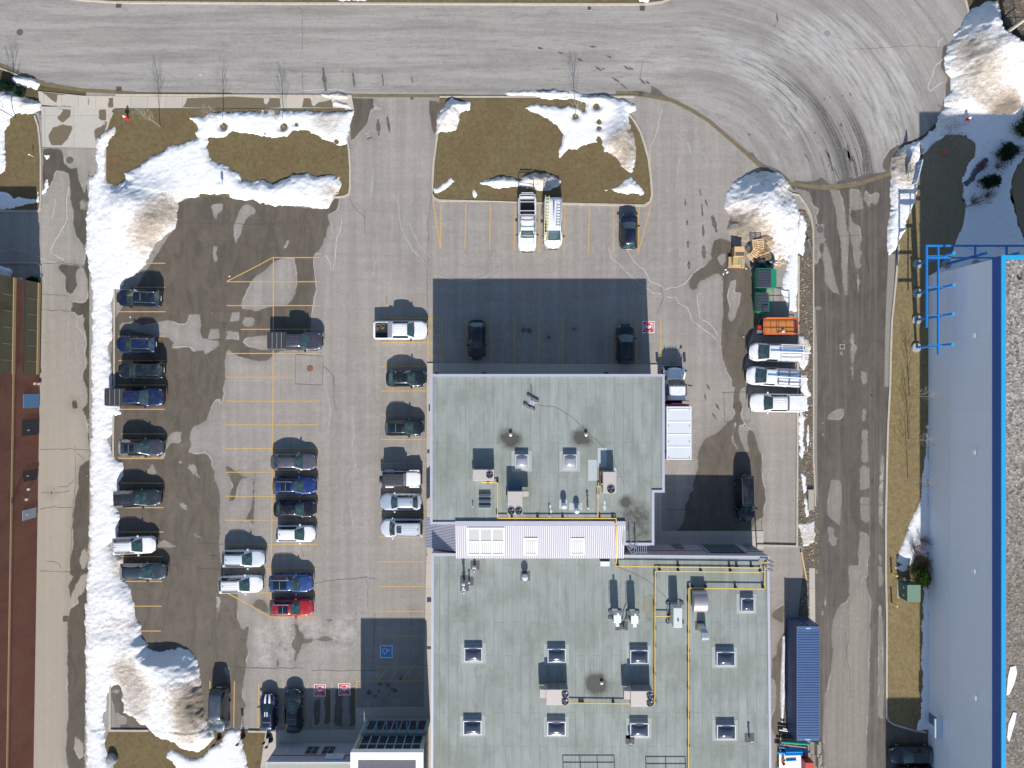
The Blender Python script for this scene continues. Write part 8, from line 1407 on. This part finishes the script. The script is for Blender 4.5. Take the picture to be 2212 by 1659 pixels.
# big slanted sign
a, b = P(1961.8, 369.5), P(1958.8, 378.8); pA, pB = P(1981.5, 351.5, 1.7), P(1969.3, 400.5, 1.7); mid = (pA+pB)/2; d = (pB-pA); d.z = 0; ln = d.length; ang = math.atan2(d.y, d.x)
t_ = thing("name_board", "white and blue board lettered JAS on posts at the east kerb of the turning circle", "sign", (mid.x, mid.y, .1), ang); hb = 1.05; zb = 1.62
MB().box(-ln/2, ln/2, -.04, .04, zb, zb+hb).build("panel", plain("board_white", (.62, .66, .74), .5, var=.03), t_, rel=False)
MBl = plain("board_blue", (.02, .22, .60), .5, var=.05); m = MB(); fy = -.046
side = -1      # the face that looks west
for xx, yy, ww, hh in [(-ln/2+.15, .18, .35, .42), (-ln/2+.2, .12, 1.5, .05)] : pass
fy = -.05 if (Matrix.Rotation(ang, 3, 'Z') @ Vector((0, -1, 0))).x < 0 else .05
m.box(-ln/2+.1, -ln/2+.42, min(fy, 0), max(fy, 0), zb+.38, zb+.85)
for k in range(3): m.box(-ln/2+.1, ln/2-.45-.1*k, min(fy, 0), max(fy, 0), zb+.08+.09*k, zb+.125+.09*k)
m.box(ln/2-.3, ln/2-.1, min(fy, 0), max(fy, 0), zb+.05, zb+.3); m.build("blue_bars", MBl, t_, rel=False)
T = Matrix.Translation((.15, fy*1.04, zb+.63)) @ (Matrix.Rotation(R(90), 4, 'X') if fy < 0 else Matrix.Rotation(R(180), 4, 'Z') @ Matrix.Rotation(R(90), 4, 'X'))
text_mesh("JAS", .95, MBl, "lettering", t_, T)
for xx in (-.45*ln/2, .35*ln/2): MB().cyl((xx, 0, -.1), (xx, 0, zb), .035, n=8).build("post", M_trim, t_, rel=False)
# concrete pole with orange hazard board, steel fence
c = P(2138.5, 96); t_ = thing("concrete_pole", "tall pale concrete street pole with an orange hazard board behind the big snow pile", "pole", (c.x, c.y, .1)); MB().cyl((0, 0, 0), (0, 0, 11), .19, .12, n=14).build("pole", plain("pole_concrete", (.58, .53, .44), .8, var=.1), t_, rel=False, smooth=True)
o = MB().box(-.24, -.20, -.38, .38, 1.35, 2.1).build("hazard_board", plain("hazard_orange", (.62, .26, .03), .5), t_, rel=False); m = MB()
for k in range(5): m.add([(-.245, -.36+.15*k, 1.37), (-.245, -.30+.15*k, 1.37), (-.245, -.22+.15*k if k < 4 else .37, 2.08), (-.245, -.28+.15*k, 2.08)], [(0, 1, 2, 3)])
m.build("hazard_stripes", M_blkr, o, rel=False); MB().tube([(0, 0, 10.6), (-.8, 0, 11.1), (-2.0, 0, 11.2)], .06, 8).build("lamp_arm", M_galv, t_, rel=False); MB().box(-2.6, -1.9, -.15, .15, 11.1, 11.25).build("lamp_head", M_galv, t_, rel=False)
def fence(pts, h, label):
    q = [P(a, b) for a, b in pts]; t_ = thing("steel_fence", label, "fence", tuple(q[0])); mp, mr = MB(), MB(); o0 = OFF[t_.name]
    for a, b in zip(q[:-1], q[1:]):
        l = (b-a).length; n = int(l/.14); mb = MB()
        for k in range(n+1): p = a.lerp(b, k/n); mb.box(p.x-.012, p.x+.012, p.y-.012, p.y+.012, .15, h)
        mb.build("pickets", M_blkr, t_)
        for z in (.25, h-.15): MB().tube([Vector((a.x, a.y, z)), Vector((b.x, b.y, z))], .03, 4).build("rail", M_blkr, t_)
        for k in range(int(l/2.4)+1): p = a.lerp(b, min(1, k*2.4/l)); MB().box(p.x-.05, p.x+.05, p.y-.05, p.y+.05, 0, h+.15).build("post", M_blkr, t_)
fence([(2156, -40), (2163, 40), (2171, 93), (2260, 92)], 2.1, "black steel picket fence at the top right corner")
# pipes and scrap beside the container
def tube_(a, b, z0_, r, mat, lab, z1_=None, name="pipe"):
    p_, q_ = P(*a, z0_), P(*b, z1_ or z0_); o = MB().cyl((0, 0, 0), q_-p_, r, n=14).build(name, mat, smooth=False); MB().cyl((0, 0, 0), (q_-p_)*.002, r*1.08, n=14); o.location = p_; tag(o, lab, "pipe", "stack of pipes at the south end of the container")
MBt = plain("tube_blue", (.01, .24, .62), .3, var=.1); MBg = plain("tube_green", (.01, .33, .24), .3, var=.1); MBw = plain("tube_white", (.72, .73, .75), .4); MBb = plain("tube_brown", (.30, .20, .13), .5, var=.2); MBk = plain("tube_black", (.03, .04, .06), .4)
for a in [((1683,1576),(1701,1579),.35,.09,MBw,"white pipe nearest the container side"),((1691,1573),(1699,1574.5),.5,.09,MBw,"short white pipe stub above the first white pipe"),((1685,1583),(1712,1587),.25,.11,MBk,"black pipe below the two white pipes"),((1684,1590),(1714,1593.5),.3,.10,MBk,"black pipe with a pale stripe next to the orange brown pipe"),((1697,1597),(1717,1599.5),.4,.07,MBb,"orange brown pipe just left of the container corner"),((1686.5,1602.5),(1747.5,1607),.75,.14,MBg,"long shiny green pipe crossing below the container"),((1692,1607.5),(1741.5,1614),.7,.10,MBb,"long brown pipe right below the green pipe"),((1703,1612.5),(1730,1615.5),.6,.07,MBw,"white pipe between the brown and the blue pipes"),((1682,1613.5),(1700,1616),.6,.10,MBt,"short blue pipe at the upper left of the blue stack"),((1696,1619),(1731,1619.5),.7,.15,MBt,"upper long blue pipe"),((1678.5,1624.5),(1697,1626.5),.6,.14,MBt,"blue pipe sticking out furthest to the left"),((1697,1624),(1733,1623.5),.85,.15,MBt,"middle long blue pipe, topmost of the stack"),((1696,1630),(1733,1629),.7,.13,MBt,"lower long blue pipe"),((1732,1622),(1748,1624),.4,.10,MBt,"blue pipe end pointing at the concrete barrier"),((1698,1643),(1720,1641.5),.5,.09,MBt,"thin blue pipe lying on the white sheet")]: tube_(*a)
o = boxd(1683,1731,1629.5,1668,.32,.42,"plastic_sheet",plain("sheet_white",(.80,.80,.80),.6,var=.06),None) if False else None
X = WB(1683,1731,1629.5,1672,.45); o = MB().box(0, X[1]-X[0], 0, X[3]-X[2], 0, .05).build("white_board", plain("sheet_white", (.80, .80, .80), .6, var=.06)); o.location = (X[0], X[2], .38); tag(o, "flat white board under the thin blue pipe at the bottom edge", "board")
X = WB(1683,1731,1629.5,1672,.3); t_ = thing("timber_skid", "low timber skid carrying the pipes and the white board", "skid", (X[0], X[2], 0))
for k in range(4): MB().box(X[0]+.1+k*.7, X[0]+.2+k*.7, X[2], X[2]+4.2, 0, .34).build("bearer", M_wood2, t_)
for a, b, mt_, lab in [(1692,1640,plain("bucket_yellow",(.62,.40,.03),.4),"yellow bucket on the white board"),(1691.5,1648,plain("bucket_red",(.62,.02,.05),.4),"red bucket on the white board")]:
    c = P(a, b, .5); o = MB().lathe((0, 0, 0), [(.13, 0), (.16, .28), (.17, .30), (.14, .30), (.12, .05)], 14).build("bucket", mt_); o.location = (c.x, c.y, .43); tag(o, lab, "bucket")
X = WB(1740.3,1758.5,1648.5,1675,1.5); t_ = thing("red_cabinet", "red metal cabinet at the bottom edge between pipes and concrete barriers", "cabinet", (X[0], X[2], 0)); MB().box(X[0], X[1], X[2], X[3], .1, 1.45).build("body", plain("cabinet_red_dark", (.42, .03, .025), .5), t_); MB().box(X[0]-.02, X[1]+.02, X[2]-.02, X[3]+.02, 1.45, 1.5).build("top", plain("cabinet_red", (.58, .05, .045), .5), t_)
m_ = plain("barrier_concrete", (.33, .30, .25), .95, var=.55, sc=2.2, bump=.4)
for i, (b0, b1, lab) in enumerate([(1604,1631,"grimy concrete barrier touching the container corner"),(1632,1655,"grimy concrete barrier in the middle of the row by the red cabinet"),(1656,1682,"grimy concrete barrier cut by the bottom edge")]):
    xa_, xb_ = P(1752+i*3, 0, .4).x, P(1776+i*2, 0, .4).x; ya_, yb_ = P(0, b1, .4).y, P(0, b0, .4).y; xm = (xa_+xb_)/2; o = MB()
    pr = [(xa_, 0), (xa_, .12), (xm-.22, .35), (xm-.1, .85), (xm+.1, .85), (xm+.22, .35), (xb_, .12), (xb_, 0)]; n = 8
    o.add([(x-xm, ya_-(ya_+yb_)/2, z) for x, z in pr]+[(x-xm, yb_-(ya_+yb_)/2, z) for x, z in pr], [tuple(range(7, -1, -1)), tuple(range(8, 16))]+[(k, (k+1) % n, n+(k+1) % n, n+k) for k in range(n)]); o = o.build("concrete_barrier", m_, bevel=.03); o.location = (xm, (ya_+yb_)/2, 0); tag(o, lab, "barrier", "concrete barriers beside the lane")
a, b = P(1730, 1192, .1), P(1741.5, 1252, .12); d_ = b-a; o = MB().box(0, d_.length, -.07, .07, 0, .14, d_.to_track_quat('X', 'Z').to_matrix().to_4x4()).build("timber_beam", M_wood); o.location = a; tag(o, "long orange timber beam lying in the yard north of the container", "beam")
# concrete pads / signs in the mulch strip
X = WB(1747,1759,1058,1102,.4); o = MB().box(0, X[1]-X[0], 0, X[3]-X[2], 0, .35).build("utility_pedestal", plain("pedestal_beige", (.38, .34, .27), .8, var=.15)); o.location = (X[0], X[2], 0); tag(o, "long beige utility pedestal in the mulch bed by the lane", "utility box")
a, b = P(1747, 517, .5), P(1755, 555, .5); d_ = b-a; o = MB().box(0, d_.length, -.03, .03, 0, .5, Matrix.Rotation(math.atan2(d_.y, d_.x), 4, 'Z')).build("road_sign_panel", M_galv); o.location = (a.x, a.y, .1); tag(o, "narrow grey metal panel standing on edge at the lane kerb", "panel")
# boulder on the south lawn
c = P(239.5, 1641, .3); m = MB(); m.lathe((0, 0, 0), [(.55, 0), (.62, .25), (.5, .55), (.25, .68)], 11); m.v = [(x*(1+.2*math.sin(3*y+x*4)), y*(1+.18*math.cos(4*x)), z) for x, y, z in m.v]; o = m.build("boulder", plain("boulder_grey", (.25, .27, .27), .9, var=.35, sc=3)); o.location = (c.x, c.y, .05); tag(o, "grey boulder at the corner of the south lawn beside the snowbank", "boulder")
# ================================================================== PLANTS
M_bark = plain("pale_bark", (.36, .33, .28), .9, var=.25, sc=6); M_barkd = plain("dark_bark", (.10, .08, .065), .9, var=.3, sc=6); M_twig = plain("reddish_twig", (.17, .10, .075), .9, var=.3, sc=6)
def branches(m, p, d, l, r, depth, rg, spread=.5, up=.25):
    q = p+d*l; m.cyl(p, q, r, r*.6, n=5 if depth > 1 else 3, caps=False)
    if depth == 0: return
    for k in range(rg.choice((2, 3))):
        nd = (d+Vector((rg.uniform(-1, 1), rg.uniform(-1, 1), rg.uniform(-.2, .6)+up))*spread).normalized(); branches(m, p+d*l*rg.uniform(.55, 1), nd, l*rg.uniform(.6, .82), r*.58, depth-1, rg, spread, up)
def tree(x, y, h, label, seed, mat=None, trunk=.05, spread=.5, group="bare young trees", z0=.1, cl=.34, depth=4, cr=.33):
    rg = random.Random(seed); c = P(x, y); t_ = thing("bare_tree", label, "tree", (c.x, c.y, z0), 0, group); mat = mat or M_bark
    m = MB(); top = Vector((rg.uniform(-.15, .15), rg.uniform(-.15, .15), h*.9)); trunk *= .8; m.cyl((0, 0, -.1), top*.45, trunk, trunk*.75, n=8, caps=False); m.cyl(top*.45, top, trunk*.75, trunk*.25, n=6, caps=False); m.build("trunk", mat, t_, rel=False)
    m = MB(); n = 15
    for k in range(n):
        f = cl+(1-cl)*k/n; a = k*2.4+rg.random(); p = top*f; d = Vector((math.cos(a)*.5, math.sin(a)*.5, .95)).normalized(); branches(m, p, d, h*.20*(1.25-f*.6), trunk*.28, depth-1, rg, cr, .3)
    m.build("crown", mat, t_, rel=False); return t_
for a in [(347,274,4.5,"bare pale street tree on the brown lawn, leftmost of the three in the northwest lawn",1),(484,274,4.4,"bare street tree in a round hole in the snow, middle of the three",2),(614.5,275,4.2,"bare street tree in a round snow hole, rightmost of the three",3),(1243,252,4.3,"bare young tree on the snow of the middle lawn",4)]: tree(*a, trunk=.055)
tree(34, 255, 5.2, "bare tree on the snow at the far left of the road", 5, M_barkd, .07); tree(140, 268+12, 4.0, "bare tree at the mouth of the side driveway", 6, M_barkd, .05) if False else None
for a in [(1963,854,5.0,"bare pale tree in the straw grass by the warehouse, northernmost of three",7),(1961.5,948,4.8,"bare pale tree in the straw grass by the warehouse, middle of three",8),(1960,1032.5,4.6,"bare pale tree in the straw grass by the warehouse, southernmost of three",9)]: tree(*a, trunk=.06)
tree(2085, 448, 4.0, "dark bare tree leaning over the shaded snow north of the warehouse", 11, M_barkd, .06)
def shrub(x, y, r, label, seed, mat=None, z0=.12, n=46, h=.9):
    rg = random.Random(seed); c = P(x, y); m = MB()
    for k in range(n):
        a = rg.uniform(0, 6.28); s_ = rg.uniform(.15, 1); d = Vector((math.cos(a)*s_*r, math.sin(a)*s_*r, h*rg.uniform(.55, 1.1))); l = d.length; d.normalize(); branches(m, Vector((rg.uniform(-.15, .15)*r, rg.uniform(-.15, .15)*r, 0)), d, l*.6, .014, 2, rg, .35, .1)
    o = m.build("bare_shrub", mat or M_twig); o.location = (c.x, c.y, z0); tag(o, label, "shrub")
for a in [(1972,1183,1.1,"twiggy brown shrub nearest the straw grass in the snow by the warehouse",1),(1990,1168,.9,"brown shrub touching the warehouse wall at the top of the snow patch",2),(1980,1205,1.2,"wide twiggy shrub in the middle of the snow patch by the warehouse",3),(1995,1215,1.1,"bare shrub close to the wall just above the evergreen",4),(2117,362,.8,"small bare shrub between the two dark evergreens",5),(2150,362,.9,"bare reddish shrub east of the smaller evergreen",6),(2098,437,.9,"dense dark shrub at the edge of the shaded snow",7),(2128,425,.8,"sparse twiggy shrub below the smaller evergreen",8),(2190,330,.9,"yellowish bare shrub east of the large evergreen",9),(2210,250,1.0,"bare shrub at the right edge under the big snow pile",10)]: shrub(*a)
def leafmat(name, c1, c2):
    m = N(name); f = m.noise(2.6, None, 4, .7); g = m.noise(13, None, 2); c = m.mix(m.ramp(f, (.35, 0), (.62, 1)), c1, c2); c = m.mix(m.ramp(g, (.3, .8), (.5, 0)), c, tuple(x*.3 for x in c1)); return m.out(c, .85, spec=.15)
M_ev = leafmat("dark_evergreen", (.010, .030, .018), (.022, .060, .028)); M_ev2 = leafmat("green_evergreen", (.015, .045, .008), (.07, .13, .02)); M_yw = leafmat("golden_conifer", (.09, .085, .02), (.20, .17, .05))
def evergreen(x, y, rx, ry, h, label, seed, mat, z0=.1, n=2600, rz=0):
    rg = random.Random(seed); c = P(x, y, h*.4); m = MB(); lobes = [(rg.uniform(0, 6.28), rg.uniform(.25, .8), rg.uniform(.3, .55)) for _ in range(16)]
    for k in range(n):
        a, rr, sz = rg.choice(lobes); b = rg.uniform(0, 6.28); s_ = abs(rg.gauss(0, .5))*sz; px = math.cos(a)*rr*.75+math.cos(b)*s_; py = math.sin(a)*rr*.75+math.sin(b)*s_
        if px*px+py*py > 1.25: continue
        pz = h*(rg.uniform(.25, 1))*max(.15, 1-.75*(px*px+py*py))*(1-.35*rr*rg.random()); o_ = Vector((px*rx, py*ry, pz)); d = Vector((px+rg.uniform(-.5, .5), py+rg.uniform(-.5, .5), rg.uniform(.0, .8))).normalized(); e = d.cross(Vector((rg.uniform(-1, 1), rg.uniform(-1, 1), 1))).normalized(); l = rg.uniform(.10, .26); ww = l*.22
        m.add([o_, o_+d*l*.5+e*ww, o_+d*l, o_+d*l*.5-e*ww], [(0, 1, 2, 3)])
    t_ = thing("evergreen_shrub", label, "evergreen shrub", (c.x, c.y, z0), rz); m.build("foliage", mat, t_, rel=False); st = MB()
    for k in range(14): a = k*.45*1.0+rg.random(); st.cyl((0, 0, 0), (math.cos(a)*rx*.6, math.sin(a)*ry*.6, h*.6), .025, .01, n=4, caps=False)
    st.build("stems", M_barkd, t_, rel=False)
evergreen(2174,330,1.45,1.25,1.2,"large dark evergreen shrub in the shaded snow",1,M_ev); evergreen(2138,394,1.35,.9,1.0,"smaller dark evergreen shrub in the shaded snow, near the row of rocks",2,M_ev,rz=.4)
evergreen(2212,277,1.3,1.2,1.3,"green and yellow evergreen cut by the right edge",3,M_ev2); evergreen(1988,1244,1.25,1.5,1.6,"bright green evergreen shrub touching the green transformer",4,M_ev2,n=3200); evergreen(10,187,1.2,.7,1.1,"dark evergreen shrub at the far left edge by the road",5,M_ev); evergreen(45,200,.8,.5,.7,"low dark evergreen clump on the far left lawn",6,M_ev,n=1200)
evergreen(72,607,.8,.6,1.0,"dark evergreen at the corner of the brick building",7,M_ev,n=1200); evergreen(2030,572,.4,.4,.4,"small evergreen tuft at the foot of the blue steel frame",8,M_ev,n=300) if False else None
rg = random.Random(5); M_rock = plain("dark_rock", (.10, .10, .115), .9, var=.4, sc=5)
for k, (a, b, lab) in enumerate([(2126,348,"dark rock at the top of the rock row"),(2121,353,"second dark rock from the top of the row"),(2114,361,"largest dark rock in the row"),(2110,368,"dark rock touching the largest one"),(2104,372,"dark rock in the middle of the row"),(2100,379,"dark rock below the middle one"),(2097,387,"dark rock third from the bottom of the row"),(2090,393,"dark rock second from the bottom"),(2085,397,"bottom rock of the row at the lawn edge")]):
    r_ = .42 if k == 2 else rg.uniform(.25, .33); c = P(a, b); m = MB(); m.lathe((0, 0, 0), [(r_, 0), (r_*1.05, r_*.4), (r_*.7, r_*.8), (r_*.2, r_*.9)], 9); m.v = [(x*(1+.2*math.sin(5*y/r_)), y*(1+.2*math.cos(4*x/r_)), z) for x, y, z in m.v]; o = m.build("rock", M_rock); o.location = (c.x, c.y, .12); tag(o, lab, "rock", "row of dark rocks in the shaded snow")
# small debris bits, cones of litter on the lots
for k, (a, b, col_, lab) in enumerate([(331,548,(.5,.16,.05),"small orange scrap near the snow edge at the top of the west row"),(496,597,(.75,.75,.78),"tiny white scrap on wet asphalt in the angled hatching"),(282,685,(.8,.8,.8),"tiny white scrap in the empty stall of the west row"),(1058,414,(.5,.02,.02),"tiny red scrap"),(284+0,0,(.8,.8,.8),""),(189,1027,(.4,.18,.1),"rusty scrap at the foot of the long snowbank"),(1606+0,728,(.3,.6,.15),"tiny green scrap on wet asphalt near the vans"),(1883,855,(.03,.025,.02),"dark twisted scrap on the service lane")]):
    if not lab or "tiny red" in lab: continue
    c = P(a, b); o = MB().box(-.09, .09, -.06, .06, 0, .06, Matrix.Rotation(k*.9, 4, 'Z')).build("litter", plain("scrap_%d" % k, col_, .6), bevel=.02); o.location = (c.x, c.y, .014); tag(o, lab, "litter")
